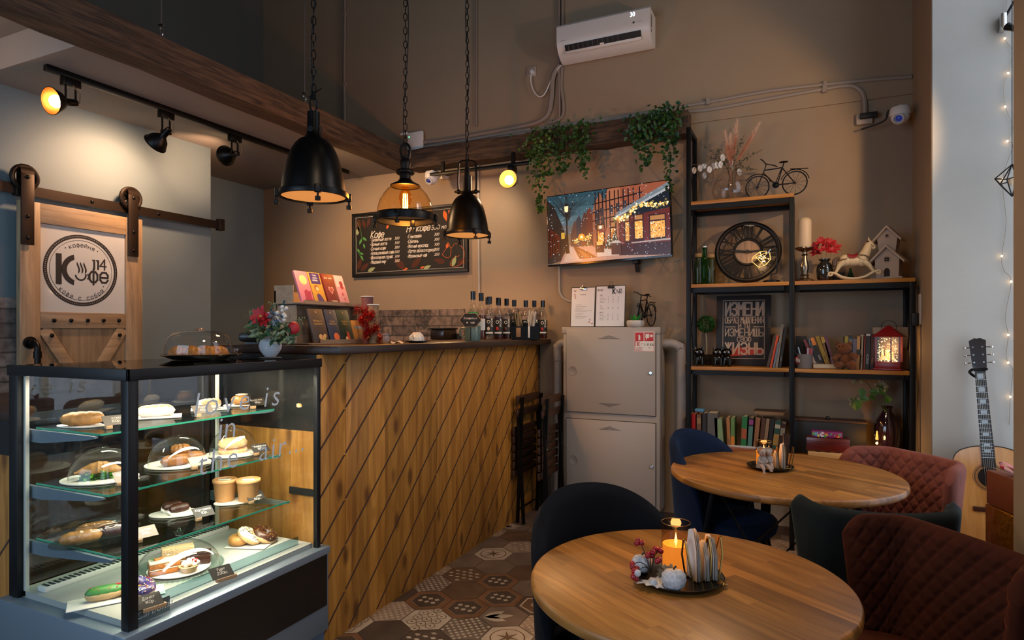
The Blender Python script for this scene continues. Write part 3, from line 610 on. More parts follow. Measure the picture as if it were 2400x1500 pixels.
pipe('conduit', [(1318, -40), (1319, 60), (1317, 160), (1315, 200), (1320, 240), (1318, 272), (1300, 284)], 'wavy grey hose beside the straight conduit behind the air conditioner', 'conduit', r=.013)
pipe('drain_hose', [(1312, 152), (1296, 180), (1292, 230), (1284, 268), (1262, 286), (1225, 296), (1150, 310), (1060, 326), (990, 334)], 'thick wrapped hose dropping from the air conditioner to the beam', 'hose', r=.021, Y=WB-.022)
for k, (dy, lab) in enumerate(((0, 'upper cable run along the top of the ivy beam'), (9, 'lower cable run along the top of the ivy beam'))):
    pipe('conduit', [(985, 346+dy), (1100, 327+dy), (1230, 305+dy*.7), (1400, 281+dy*.4), (1595, 252+dy*.2)], lab, 'conduit', r=.014, Y=WB-.017, m=greyl)
pipe('conduit', [(1595, 250), (1680, 236), (1800, 214), (1935, 198), (2045, 187), (2137, 180)], 'ribbed cable duct running to the corner above the shelf', 'conduit', r=.014, m=greyl, clips=((1660, 239), (1934, 200)))
pipe('conduit', [(1590, 262), (1660, 257), (1800, 232), (1930, 209), (1985, 201), (2010, 207), (2024, 225), (2027, 252), (2027, 266)], 'ribbed duct bending down to the corner junction box', 'conduit', r=.015, m=greyl, clips=((1932, 210),))
pipe('conduit', [(1121, 386), (1121, 480), (1122, 600), (1123, 690)], 'thin grey conduit running down beside the chalkboard', 'conduit', r=.009, m=mat('light_conduit', '#a39a90', .5))
pipe('conduit', [(1311, 610), (1311, 672), (1314, 690), (1325, 702), (1348, 710)], 'pale conduit curving below the television to the clipboards', 'conduit', r=.010, m=mat('light_conduit', ''))
def plate(px, py, label, Y=WB, name='wall_socket'):
    p = at_y(px, py, Y); e = thing(name, label, 'socket', p); b = MB(); b.bx(-.04, .04, -.014, 0, -.04, .04, .006); b.build('plate', mat('socket_plastic', '#a89a8c', .4), e)
    b = MB(); b.lathe([(.028, .016), (.03, .016), (.03, .010), (.0, .008)], seg=20, M=rotm(PI/2)); b.build('well', mat('socket_well', '#8b7d70', .5), e); return e
plate(1247, 169, 'wall socket with a white plug below the air conditioner')
pl = at_y(1246, 168, WB-.03); e = thing('power_cord', 'white power cord looping from the socket to the air conditioner', 'cord', pl)
b = MB(); b.cyl((0, 0, 0), (0, .02, 0), .017, .019, 12); b.build('plug', WHITE, e)
b = MB(); b.tube([q-pl for q in smoothpath([at_y(x, y, WB-.035) for x, y in ((1246, 168), (1244, 190), (1250, 212), (1262, 226), (1275, 222), (1287, 198), (1298, 172), (1316, 152))], 6)], .0045, 8); b.build('cord', WHITE, e)
# router on the beam
p = at_y(975, 332, WB-.04); e = thing('router', 'white wireless router standing on the timber beam', 'router', (p.x, p.y, at_y(975, 353, WB-.04).z))
b = MB(); b.bx(-.09, .075, -.012, .012, 0, .165, .008); b.build('case', WHITE, e)
b = MB(); b.box((-.065, -.013, .125), (.008, .002, .008)); b.build('status_light', mat('led_green', '#0f0', emit=((.1, 1, .3), 3)), e)
b = MB(); b.bx(-.16, -.08, -.012, .0, .15, .172, .004); b.build('antenna', WHITE, e)
# cameras
def cctv(px, py, Y, label, d, cable, base):
    p = at_y(px, py, Y); e = thing('security_camera', label, 'camera', p); D = Vector(d).normalized(); M = D.to_track_quat('Z', 'Y').to_matrix().to_4x4()
    b = MB(); b.lathe([(0, .055), (.05, .053), (.056, .045), (.058, .01), (.055, 0)], seg=28); b.cyl((0, .0, .04), (0, .10, .05), .03, seg=14); b.build('base', WHITE, e)
    b = MB(); b.sph((0, 0, 0), .052, seg=28, ring=18); b.build('ball', WHITE, e)
    b = MB(); b.lathe([(.034, .0), (.032, .055), (.027, .058), (.024, .05)], seg=24, M=M); b.build('lens_ring', WHITE, e)
    b = MB(); b.sph(M @ V(0, 0, .036), .023, seg=16, ring=10); b.build('lens', mat('lens_blue', '#0a1030', .05, coat=1, emit=((.05, .1, .8), .12)), e)
    b = MB(); b.tube(smoothpath(cable, 5), .006, 8); b.build('cable', BLK, e); return e
cctv(1012, 418, 4.5, 'white dome camera on the wall above the glass pendant', (-.15, -1, -.75), [(.02, .02, .05), (.06, .03, .09), (.10, .06, .03), (.18, .10, .05)], 0)
p = at_y(1046, 412, WB); b = MB(); b.bx(-.045, .03, -.045, 0, -.035, .035, .006); tag(b.build('junction_box', WHITE, loc=p), 'white cable box beside the camera above the chalkboard', 'junction box')
cctv(2110, 272, 4.5, 'white dome camera in the corner above the bookcase', (-.3, -1, -.62), [(-.02, .02, .05), (-.06, .03, .05), (-.08, .06, .0), (-.20, .12, -.02)], 0)
p = at_y(2026, 282, WB); e = thing('junction_box', 'pale junction box with a black adapter near the corner camera', 'junction box', p)
b = MB(); b.bx(-.05, .045, -.04, 0, -.035, .035, .008); b.build('box', mat('socket_plastic', ''), e); b = MB(); b.bx(-.03, .07, -.07, -.04, -.005, .03, .004); b.build('adapter', BLK, e)
# ================================================================== chalkboard menu
A = at_y(826, 502, WB-.03); B = at_y(1096, 640, WB-.03); D_ = at_y(826, 650.5, WB-.03); bw_, bh_ = B.x-A.x, A.z-D_.z
cb = thing('chalkboard', 'black chalkboard menu with white chalk writing and drawn leaves', 'chalkboard', (A.x, WB-.03, D_.z), rot=(0, math.radians(-.35), 0))
b = MB(); b.bx(0, bw_, .004, .028, 0, bh_); b.build('board', mat('slate_board', '#100b08', .75), cb)
b = MB(); t = .022
for q in ((0, bw_, 0, t), (0, bw_, bh_-t, bh_), (0, t, t, bh_-t), (bw_-t, bw_, t, bh_-t)): b.bx(q[0], q[1], -.006, .028, q[2], q[3], .002)
b.build('board_frame', mat('board_edge', '#14100e', .5), cb)
CM = frame((0, .0035, 0), (1, 0, 0), (0, 0, 1)); b = MB(); W_, H_ = bw_, bh_
for q in ((.04, W_-.04, .038, .040), (.04, W_-.04, H_-.040, H_-.038), (.04, .042, .04, H_-.04), (W_-.042, W_-.04, .04, H_-.04)): b.bx(q[0], q[1], .003, .0038, q[2], q[3])
u = lambda px, py: ((px-826)/270*W_, H_-(py-502+(px-826)*.075)/(148.5)*H_)
def cw(s_, px, py, size, **k): x, y = u(px, py); b.write(s_, size, x, y, CM, shear=.28, **k)
cw('Кофе', 872, 558, .085, bold=.004, xs=.85); cw('Не кофе', 959, 545, .085, bold=.004, xs=.85); cw('350 мл', 1016, 540, .05, bold=.004)
L1 = ['Тыквенный латте', 'Пряный латте', 'Сочный кофе', 'Апельсиновый кофе', 'Шоколадная груша', 'Медовый мир']; L2 = ['Глинтвейн', 'Сбитень', 'Мятный шоколад', 'Латте яблоко-корица', 'Малиновый чай']
for i, t_ in enumerate(L1): cw('• '+t_, 869, 566.5+i*10.2, .042, bold=.006, xs=.72); cw('300', 930, 562+i*10.2, .035, bold=.004)
for i, t_ in enumerate(L2): cw('• '+t_, 959, 559+i*10.9, .042, bold=.006, xs=.72); cw('300' if i < 4 else '250', 1022, 553.5+i*11, .035, bold=.004)
b.build('chalk_writing', CHALK, cb, smooth=False, norm=False)
def leaf2(b, x, y, L, a, wd=.4, n=7):
    ux, uy = math.cos(a), math.sin(a); up = [(L*t, wd*L*.5*math.sin(PI*t**.8)) for t in [k/n for k in range(n+1)]]
    pts = [(x+p_*ux-q*uy, .0034, y+p_*uy+q*ux) for p_, q in up]+[(x+p_*ux+q*uy, .0034, y+p_*uy-q*ux) for p_, q in reversed(up[1:-1])]
    b.poly(pts)
def outline(b, pts, r=.0022, closed=False): b.tube([(x, .003, y) for x, y in pts], r, 5, closed=closed)
b = MB(); b.mi = 0
for x, y, L, a, k in ((.06, H_-.05, .13, -1.5, 2), (.10, H_-.06, .09, -1.2, 2), (.17, H_-.05, .09, -1.9, 2), (.05, .07, .12, 1.2, 2), (.08, .06, .12, .6, 2), (.50, .05, .16, 2.4, 2), (.56, .06, .14, .7, 2), (.48, .045, .06, .2, 1), (.64, .05, .05, .3, 1), (.33, .72*H_, .06, 1.0, 1), (.86, .09, .12, 2.9, 2), (.96, .08, .12, .1, 2), (.92, .05, .10, 1.2, 3), (.67, .045, .08, .3, 3), (.85, H_-.05, .1, -1.3, 1), (.89, H_-.05, .09, -1.0, 1), (.15, .05, .09, .35, 3), (.1, .62*H_, .06, -.6, 0), (.09, .60*H_, .06, -2.0, 0), (.11, .52*H_, .05, -1.3, 0), (.05, .45*H_, .05, -1, 0), (.07, .38*H_, .05, -.3, 0), (.08, .34*H_, .06, -1.0, 0), (.045, .66*H_, .09, 1.3, 3), (1.0, .5*H_, .1, 1.7, 3)):
    b.mi = k; leaf2(b, x*W_/1.05, y, L, a)
b.mi = 0; outline(b, smoothpath([(.06, H_-.08), (.10, .7*H_), (.11, .55*H_)], 5), .0015); outline(b, smoothpath([(.045, .6*H_), (.05, .45*H_), (.1, .3*H_)], 5), .0015)
b.mi = 1; fx, fy = .90*W_, .27*H_
outline(b, smoothpath([(fx-.13, fy), (fx-.09, fy+.05), (fx-.07, fy+.1), (fx-.04, fy+.05), (fx, fy+.085), (fx+.06, fy+.06), (fx+.09, fy-.0), (fx+.07, fy-.08), (fx, fy-.11), (fx-.05, fy-.09), (fx-.02, fy-.04), (fx+.04, fy-.02)], 6)); outline(b, smoothpath([(fx-.13, fy), (fx-.09, fy-.03), (fx-.05, fy-.02), (fx-.04, fy+.05)], 5)); leaf2(b, fx-.085, fy+.05, .05, 1.3, .6)
b.build('chalk_drawing', [mat('chalk_green', '#4f8f4a', .9), mat('chalk_orange', '#c8622a', .9), mat('chalk_brown', '#4a2415', .9), mat('chalk_lime', '#93a070', .9)], cb, smooth=False, norm=False)
# ================================================================== television with a winter street on the screen
tvx, tvY = -1.345, 4.575
TW, TH = .975, .555
pc = at_y(1421, 527.5, tvY)
tv = thing('television', 'wall mounted television showing a snowy street of half timbered shops at dusk', 'television', pc, rot=(math.radians(0), math.radians(-1.7), math.radians(-3)))
b = MB(); b.bx(-TW/2, TW/2, 0, .035, -TH/2, TH/2, .004); b.bx(-TW/2, TW/2, -.004, .0, -TH/2, -TH/2+.012); b.build('casing', BLKG, tv)
SM = frame((-TW/2+.008, -.0045, -TH/2+.014), (1, 0, 0), (0, 0, 1)); SW, SH = TW-.016, TH-.022
scm = {}; scl = []
def sc(col, k=.8):
    key = (col, k)
    if key not in scm:
        scm[key] = len(scl); m = bpy.data.materials.new('screen_'+col.strip('#')); m.use_nodes = True; n = m.node_tree.nodes['Principled BSDF']
        n.inputs['Base Color'].default_value = (0, 0, 0, 1); n.inputs['Roughness'].default_value = .25; n.inputs['Emission Color'].default_value = C(col); n.inputs['Emission Strength'].default_value = k; scl.append(m)
    return scm[key]
b = MB(); zl = [0.0]
def pg(col, pts, k=.8):
    zl[0] += 1.2e-5; b.mi = sc(col, k); b.poly([SM @ V(x*SW, y*SH, zl[0]) for x, y in pts])
def dot(col, x, y, r, k=.8, n=7): pg(col, [(x+r*math.cos(2*PI*i/n)*SH/SW, y+r*math.sin(2*PI*i/n)) for i in range(n)], k)
rt = random.Random(4)
pg('#2b4a56', [(0, 0), (1, 0), (1, 1), (0, 1)])
for i, c_ in enumerate(('#34545f', '#456570', '#587078', '#6b6a68', '#86684f')): pg(c_, [(0, 0), (.6, 0), (.6-.02*i, .92-.13*i), (0, .95-.13*i)])
pg('#2a211e', [(0, .0), (.0, .95), (.06, .85), (.14, .5), (.17, .3), (.13, .05)]); pg('#571c12', [(0, .1), (0, .55), (.10, .42), (.11, .18)])
for k_ in range(5): pg('#1b0d0c', [(.01+.022*k_, .12), (.02+.022*k_, .13), (.02+.022*k_, .5-.05*k_), (.01+.022*k_, .52-.05*k_)])
pg('#b98a76', [(.1, 0), (1, 0), (1, .03), (.62, .07), (.42, .22), (.24, .28), (.19, .26), (.13, .12)]); pg('#c9a692', [(.13, .02), (.30, .02), (.25, .2), (.21, .24), (.17, .2)]); pg('#d6b8a6', [(.42, .06), (.75, .05), (.5, .16), (.42, .19)])
pg('#6b3a28', [(.27, .05), (.42, .05), (.33, .16), (.24, .23), (.22, .23)]); pg('#8f5a3e', [(.31, .06), (.36, .06), (.29, .17), (.25, .2)])
for x0, x1, h0, h1, c_ in ((.20, .27, .42, .55, '#5a4038'), (.25, .31, .62, .5, '#3a3a40'), (.29, .35, .55, .66, '#59342a'), (.34, .40, .72, .62, '#6e3626')): pg(c_, [(x0, .24), (x1, .22), (x1, h1), ((x0+x1)/2, max(h0, h1)+.06), (x0, h0)])
pg('#a25f42', [(.39, .2), (.50, .16), (.50, .80), (.455, .96), (.41, .82), (.39, .70)]); pg('#b56c4a', [(.49, .17), (.66, .1), (.72, 1), (.52, 1), (.49, .84)]); pg('#a2553a', [(.62, .1), (1, .02), (1, 1), (.62, 1)])
for x_ in (.41, .44, .47, .5, .53, .57, .60, .64, .68, .72, .77): pg('#1d100e', [(x_, .45), (x_+.008, .45), (x_+.010, .98), (x_, .96)])
for y_ in (.62, .74, .86): pg('#23120f', [(.39, y_-.06), (.80, y_+.02), (.80, y_+.04), (.39, y_-.045)])
for x_, y_ in ((.415, .66), (.455, .68), (.53, .70), (.585, .72), (.64, .74), (.42, .55), (.46, .55)): pg('#2c2a33', [(x_, y_-.06), (x_+.028, y_-.055), (x_+.028, y_+.07), (x_, y_+.06)]); pg('#6e4a3c', [(x_+.012, y_-.06), (x_+.016, y_-.06), (x_+.016, y_+.07), (x_+.012, y_+.07)])
pg('#141821', [(.62, .56), (1, .62), (1, .88), (.72, .72)]); pg('#7b8288', [(.57, .60), (.60, .66), (1, .99), (1, .90), (.60, .60)]); pg('#b4b7bb', [(.57, .60), (.60, .62), (1, .92), (1, .89), (.60, .59)])
pg('#6a2015', [(.60, .1), (1, .05), (1, .64), (.60, .56)]); pg('#3a0f0b', [(.6, .05), (1, .0), (1, .18), (.6, .2)]); pg('#8c2a1c', [(.63, .2), (1, .2), (1, .24), (.63, .23)])
for x_, w_, y0_, y1_, c_ in ((.655, .03, .24, .50, '#d8903e'), (.73, .06, .26, .50, '#f0a94a'), (.85, .11, .25, .47, '#eea348'), (.43, .05, .24, .42, '#e8963c'), (.54, .035, .22, .44, '#c9762f')):
    pg('#3a0d09', [(x_-.01, y0_-.04), (x_+w_+.01, y0_-.04), (x_+w_+.01, y1_+.1), (x_-.01, y1_+.1)]); pg(c_, [(x_, y0_), (x_+w_, y0_), (x_+w_, y1_), (x_, y1_)], 1.0)
    pg('#c07f45', [(x_, y1_+.02), (x_+w_, y1_+.02), (x_+w_, y1_+.08), (x_, y1_+.08)])
    for i in range(int(w_*500)): dot(rt.choice(('#ffd98a', '#fff0c0', '#7a3a12')), x_+rt.random()*w_, y0_+rt.random()*(y1_-y0_), .008, 1.1, 5)
pg('#4a130d', [(.69, .08), (.72, .08), (.72, .5), (.69, .5)]); pg('#b8a49a', [(.70, .2), (1, .2), (1, .225), (.70, .215)])
for i in range(150):
    t = rt.random(); dot(rt.choice(('#ffcf7a', '#ffe9b5', '#e69a3c', '#7c6a35')), .56+.43*t, .58+.18*t+rt.gauss(0, .022)-.05*math.sin(t*9), .009+.009*rt.random(), 1.15, 6)
for x_, y_, h_ in ((.36, .22, .18), (.52, .16, .2), (.57, .22, .2)):
    pg('#26302a', [(x_-.035, y_), (x_+.035, y_), (x_, y_+h_)])
    for i in range(26): t = rt.random(); dot(rt.choice(('#ffd98a', '#dfe6e8', '#c98a4a')), x_+(rt.random()-.5)*.06*(1-t), y_+t*h_, .007, 1, 5)
pg('#4b2a22', [(.54, .07), (.62, .06), (.62, .22), (.54, .23)]); pg('#c9b3aa', [(.535, .23), (.625, .22), (.60, .26), (.55, .26)]); pg('#3a2220', [(.41, .12), (.48, .11), (.48, .26), (.41, .26)]); pg('#f0b060', [(.42, .22), (.47, .22), (.47, .27), (.42, .27)], 1.0)
pg('#1a1413', [(.155, .14), (.19, .14), (.18, .3), (.175, .52), (.182, .75), (.165, .75), (.165, .5), (.16, .3)])
for i in range(60):
    a = .2+rt.random()*2.6; L_ = .1+rt.random()*.26; x_, y_ = .172+rt.gauss(0, .012), .62+rt.random()*.14; pg('#2a2524', [(x_, y_), (x_+L_*math.cos(a)*.62, y_+L_*math.sin(a)), (x_+L_*math.cos(a)*.62+.003, y_+L_*math.sin(a)), (x_+.006, y_)])
pg('#201512', [(.155, .70), (.185, .70), (.18, .74), (.16, .74)]); pg('#ffd9a0', [(.156, .745), (.184, .745), (.188, .83), (.152, .83)], 1.2); pg('#201512', [(.148, .83), (.192, .83), (.17, .88)])
for i in range(60): t = rt.random(); dot(rt.choice(('#ffb04a', '#ffd98a', '#e07a2a')), .21+.17*t, .27+.06*rt.random()+.05*t, .009, 1.2, 6)
dot('#ff9a2e', .295, .36, .05, .9, 12); dot('#ffe09a', .295, .36, .022, 1.3, 10); dot('#ffe9c0', .455, .47, .022, 1.3, 10); pg('#c99b3e', [(.12, .36), (.15, .36), (.15, .45), (.12, .45)], 1.0)
pg('#8a3a30', [(.44, .39), (.50, .40), (.50, .45), (.44, .44)])
for i in range(240): dot('#dfe9f2', rt.random(), rt.random(), .0035+.004*rt.random(), .75, 5)
b.build('screen', scl, tv, smooth=False, norm=False)
b = MB(); b.bx(-.1, .1, .035, .06, -.1, .1, .004); b.cyl((.20, .06, -.22), (.20, .10, -.36), .016, seg=8); b.bx(.18, .22, .04, .115, -.30, -.27); b.build('wall_bracket', BLK, tv)
lamp('screen_glow', pc+V(0, -.12, 0), 1.2, (1, .66, .42), .2)
# ================================================================== ivy on the beam
LEAFM = [mat('ivy_leaf', '#2c4d1c', .45, noise=(30, .35), spec=.4), mat('ivy_leaf_light', '#54702a', .45, noise=(30, .3)), mat('ivy_leaf_blue', '#1d4a33', .45, noise=(30, .3))]; STEM = mat('ivy_stem', '#3b4a20', .6)
def leaf(b, p, d, n, L, W, fold=.25):
    d = d.normalized(); s_ = d.cross(n)
    if s_.length < 1e-4: s_ = d.orthogonal()
    s_.normalize(); n = s_.cross(d)
    pts = [p, p+d*L*.35+s_*W+n*fold*W, p+d*L*.72+s_*W*.6+n*fold*W*.6, p+d*L, p+d*L*.72-s_*W*.6+n*fold*W*.6, p+d*L*.35-s_*W+n*fold*W]; m1 = p+d*L*.5
    vs = [b._v(q) for q in pts]; c = b._v(m1)
    for i in range(6): b.face([vs[i], vs[(i+1) % 6], c])
def ivy(label, strands, seed, mi, dens=1.0):
    r = random.Random(seed); p0 = at_y(*strands[0][0], 4.5); e = thing('ivy_plant', label, 'plant', p0, group=None)
    st = MB(); lv = MB()
    for S_ in strands:
        Yo = 4.47+r.random()*.05; P = smoothpath([at_y(x, y, Yo)+V(0, (.06 if i == 0 else 0), 0) for i, (x, y) in enumerate(S_)], 10); P = [q-p0 for q in P]; st.tube(P, .0022, 4)
        tot = sum((P[i+1]-P[i]).length for i in range(len(P)-1)); nl = int(tot*150*dens)
        for k in range(nl):
            t = r.random()**.92; f = t*(len(P)-1); i = min(int(f), len(P)-2); q = P[i].lerp(P[i+1], f-i); sp = .085*(1-t)**.7+.012
            q = q+V(r.gauss(0, sp*.62), r.uniform(-.06, .03)*(1-.6*t), r.gauss(0, .016)); d = V(r.gauss(0, .7), r.gauss(-.25, .5), r.gauss(-.55, .45)); lv.mi = 0 if r.random() < .72 else mi
            leaf(lv, q, d, V(r.gauss(0, .4), -1, r.gauss(.3, .4)), .028+.018*r.random(), .010+.005*r.random())
    st.build('stems', STEM, e); lv.build('foliage', LEAFM, e, smooth=False, norm=False)
ivy('long trailing ivy beside the lit spotlight on the beam', [[(1248, 300), (1255, 360), (1262, 430), (1270, 492)], [(1262, 296), (1268, 350), (1272, 420)], [(1240, 315), (1245, 345), (1250, 372)], [(1280, 290), (1284, 340), (1290, 408)]], 1, 1, 1.35)
ivy('bushy ivy hanging in the middle of the beam left of the television', [[(1305, 288), (1310, 340), (1318, 405)], [(1322, 284), (1326, 330), (1332, 385)], [(1352, 280), (1360, 330), (1370, 405)], [(1368, 278), (1372, 320), (1372, 375)]], 2, 0, 1.35)
ivy('dark ivy clump hanging above the television screen', [[(1490, 268), (1500, 310), (1500, 345)], [(1505, 262), (1515, 320), (1506, 400)], [(1520, 262), (1524, 310), (1516, 378)], [(1480, 272), (1484, 300), (1486, 330)]], 3, 2, 1.35)
ivy('ivy on the beam end trailing to the corner of the television', [[(1553, 244), (1560, 300), (1570, 360), (1569, 440)], [(1562, 242), (1570, 290), (1576, 345)], [(1548, 250), (1550, 290), (1552, 325)], [(1572, 244), (1572, 270), (1576, 300)]], 4, 2, 1.45)
# ================================================================== fire hose cabinet
FY = 4.487; xl = -1.656; xr = -.927; Z0, Z1 = .107, 1.427
cabm = mat('cabinet_enamel', '#9d948c', .42, noise=(1.5, .03)); darkg = mat('cabinet_gap', '#2b2724', .7)
fc = thing('fire_hose_cabinet', 'grey steel two door fire hose cabinet on the wall by the bookcase', 'cabinet', (xl, FY, 0))
cw_ = xr-xl; b = MB(); b.bx(0, cw_, .004, WB-FY-.001, Z0, Z1, .003); b.bx(-.008, cw_+.004, -.004, WB-FY-.001, Z1-.045, Z1+.002, .003); b.build('body', cabm, fc)
def fdoor(pyt, pyb, hole, lock, vents):
    zt_, zb_ = at_y(1432, pyt, FY).z, at_y(1432, pyb, FY).z; x0 = at_y(1328.5, 800, FY).x-xl; x1 = at_y(1536.5, 800, FY).x-xl
    b = MB(); b.bx(x0-.004, x1+.004, .0, .004, zb_-.004, zt_+.004); 
    d = MB(); d.bx(x0, x1, -.010, .003, zb_, zt_, .002); do = d.build('door', cabm, fc); b.build('door_gap', darkg, do)
    h = at_y(*hole, FY); m = MB(); m.lathe([(.036, 0), (.034, .002), (.03, .0005), (.0, -.0004)], (h.x-xl, -.0105, h.z), 24, rotm(PI/2)); m.build('round_recess', mat('cabinet_recess', '#857c74', .5), do)
    h = at_y(*lock, FY); m = MB(); m.lathe([(.013, 0), (.013, .006), (.010, .009), (.005, .009), (.004, .004), (0, .004)], (h.x-xl, -.010, h.z), 16, rotm(PI/2)); m.build('lock', CHROME, do)
    for (vx, vy, inv) in vents:
        h = at_y(vx, vy, FY); m = MB()
        for i in range(4):
            wv = .012+.022*(i if not inv else 3-i)
            for s_ in (-1, 1): m.box((h.x-xl+s_*wv*.52, -.0105, h.z-i*.007), (wv, .002, .0022))
        m.build('vent_slots', darkg, do)
    return do
fdoor(772.5, 969, (1343, 869), (1526, 874), ((1428, 787, 0), (1429, 946, 1))); fdoor(986.5, 1186, (1345, 1077), (1528, 1093), ((1430, 1000, 0),))
A = at_y(1486, 777, FY-.012); B_ = at_y(1534, 825, FY-.012); st = thing('fire_sign', 'red and white fire hose sticker on the grey cabinet door', 'sign', (A.x, FY-.0108, B_.z)); W_, H_ = B_.x-A.x, A.z-B_.z
RED = mat('sign_red', '#b3151c', .5); b = MB(); b.bx(0, W_, 0, .0008, 0, H_); so = b.build('sheet', PAPER, st, smooth=False)
M = frame((0, -.0003, 0), (1, 0, 0), (0, 0, 1)); b = MB(); t = .02
for q in ((.02, .04, .02, .98), (.96, .98, .02, .98), (.02, .98, .02, .04), (.02, .98, .96, .98), (.06, .47, .53, .94), (.51, .94, .53, .94)): b.poly([M @ V(q[i]*W_, q[j]*H_, .0003) for i, j in ((0, 2), (1, 2), (1, 3), (0, 3))])
b.write('ПК-', .042, .05*W_, .29*H_, M, depth=.0003, bold=.01, xs=.85); b.write('О ПОЖАРЕ', .014, .07*W_, .16*H_, M, depth=.0003, xs=.9); b.write('ЗВОНИТЬ', .014, .07*W_, .06*H_, M, depth=.0003, xs=.9); b.write('101', .014, .68*W_, .17*H_, M, depth=.0003)
b.build('red_print', RED, st, smooth=False, norm=False)
b = MB()
for pts in ([(.22, .57), (.31, .57), (.31, .77), (.28, .82), (.25, .82), (.22, .77)], [(.19, .80), (.27, .86), (.27, .84), (.21, .78)], [(.56, .88), (.74, .9), (.74, .68), (.62, .66), (.62, .58), (.59, .58), (.59, .68), (.56, .7)], [(.74, .80), (.79, .80), (.79, .78), (.74, .78)]): b.poly([M @ V(x*W_, y*H_, .0006) for x, y in pts])
b.disc((0, 0, 0), .07*W_, 14, M @ Matrix.Translation((.85*W_, .79*H_, .0006))); b.build('pictogram', PAPER, st, smooth=False, norm=False)
b = MB(); b.write('1.9.56', .03, .46*W_, .29*H_, M, depth=.0003, shear=.2); b.build('handwriting', INK, st, smooth=False, norm=False)
pm = mat('riser_paint', '#9a8f86', .45); 
for nm, pts, lab in (('a', [(xl+.02, 4.60, 1.30), (xl-.05, 4.60, 1.305), (xl-.085, 4.605, 1.27), (xl-.09, 4.61, 1.18), (xl-.09, 4.61, .01)], 'thick painted riser pipe between the counter and fire cabinet'), ('b', [(xr-.02, 4.60, 1.305), (xr+.06, 4.605, 1.31), (xr+.115, 4.61, 1.28), (xr+.125, 4.62, 1.19), (xr+.125, 4.63, .01)], 'thick painted riser pipe between the fire cabinet and bookcase')):
    P = smoothpath(pts, 6); e = thing('riser_pipe', lab, 'pipe', (P[-1].x, P[-1].y, 0)); o_ = V(P[-1].x, P[-1].y, 0); b = MB(); b.tube([q-o_ for q in P], .034, 16); b.build('pipe', pm, e)
    b = MB(); b.torus((0, 0, 1.17), .034, .006, None, 20, 6); b.torus((0, 0, .6), .034, .005, None, 20, 6); b.build('collar', pm, e)
# on top of the cabinet
def clip(pxl, pxr, pyt, label, kind):
    Y = 4.53; a = at_y(pxl, 765, Y); c = at_y(pxr, 765, Y); h = at_y(pxl, pyt, Y).z-Z1-.002; W_ = c.x-a.x
    e = thing('clipboard', label, 'clipboard', (a.x, Y, Z1+.003), rot=(math.radians(-6), 0, 0)); b = MB(); b.bx(0, W_, 0, .004, 0, h, .001); b.build('board', BLK, e)
    b = MB(); b.bx(.006, W_-.004, -.002, -.0004, .006, h-.006); sh = b.build('sheet', mat('menu_sheet', '#c9cbd0', .35), e, smooth=False)
    M = frame((0, -.0022, 0), (1, 0, 0), (0, 0, 1)); b = MB()
    if kind:
        b.write('МЕНЮ', .020, .012, h-.042, M, depth=.0004, space=1.5); logo(b, M @ Matrix.Translation((W_*.72, h-.045, 0)), .052, 'mini', .0004)
        for sec, n in ((h-.075, 5), (h-.155, 2), (h-.205, 5)):
            b.write('Кофе' if sec > h-.1 else ('Чай' if n == 2 else 'Другое'), .009, .035, sec, M, depth=.0004, bold=.01)
            for i in range(n):
                b.prism([(.035, sec-.012-i*.011), (.06+.012*((i*7) % 3), sec-.012-i*.011), (.06+.012*((i*7) % 3), sec-.0105-i*.011), (.035, sec-.0105-i*.011)], .0001, M, .0003)
                for x_ in (.095, .13, .17): b.write(str(150+((i*37+int(x_*1000)) % 17)*10), .0065, x_, sec-.013-i*.011, M, depth=.0004)
    else:
        for i in range(9): b.prism([(.04, h*.55-i*.0125), (.09+.02*((i*5) % 3), h*.55-i*.0125), (.09+.02*((i*5) % 3), h*.55+.0014-i*.0125), (.04, h*.55+.0014-i*.0125)], .0001, M, .0003)
        b.write('Десерты', .013, .075, h*.80, M, depth=.0004, shear=.2); b.prism([(.03, h*.41), (.17, h*.41), (.17, h*.413), (.03, h*.413)], .0001, M, .0003)
    b.build('print', INK, sh, smooth=False, norm=False)
    if not kind:
        b = MB()
        for x_, z_, a_ in ((.015, h-.03, .3), (.02, h-.05, -.6), (.03, h-.04, .9), (.02, h-.07, .2), (W_-.05, .03, .8), (W_-.035, .045, 1.7), (W_-.03, .025, .1), (.03, h*.70, 1)):
            b.prism([(x_, z_), (x_+.012*math.cos(a_)-.004*math.sin(a_), z_+.012*math.sin(a_)+.004*math.cos(a_)), (x_+.022*math.cos(a_), z_+.022*math.sin(a_)), (x_+.012*math.cos(a_)+.004*math.sin(a_), z_+.012*math.sin(a_)-.004*math.cos(a_))], .0001, M, .0003)
        b.build('leaf_print', mat('rust_print', '#9a5a3e', .7), sh, smooth=False, norm=False)
    b = MB(); b.box((W_*.52, -.004, h-.012), (.05, .012, .022), None, .002); b.tube([(W_*.52-.012, -.006, h), (W_*.52-.009, -.004, h+.03), (W_*.52+.009, -.004, h+.03), (W_*.52+.012, -.006, h)], .0016, 6); b.build('clip', BLK if kind else CHROME, e)
clip(1336, 1393, 673, 'clipboard with a beige menu sheet next to the fire cabinet conduit', 0); clip(1394, 1464, 669, 'clipboard with a printed white menu and logo on the fire cabinet', 1)
def wheel(b, c, r, t, n=12):
    c = Vector(c); b.torus(c, r, t, rotm(PI/2), 32, 6); b.cyl(c+V(0, -.008, 0), c+V(0, .008, 0), .007, seg=8)
    for k in range(n): a = 2*PI*k/n+.1; b.cyl(c, c+V(r*math.cos(a), 0, r*math.sin(a)), .0011, seg=4)
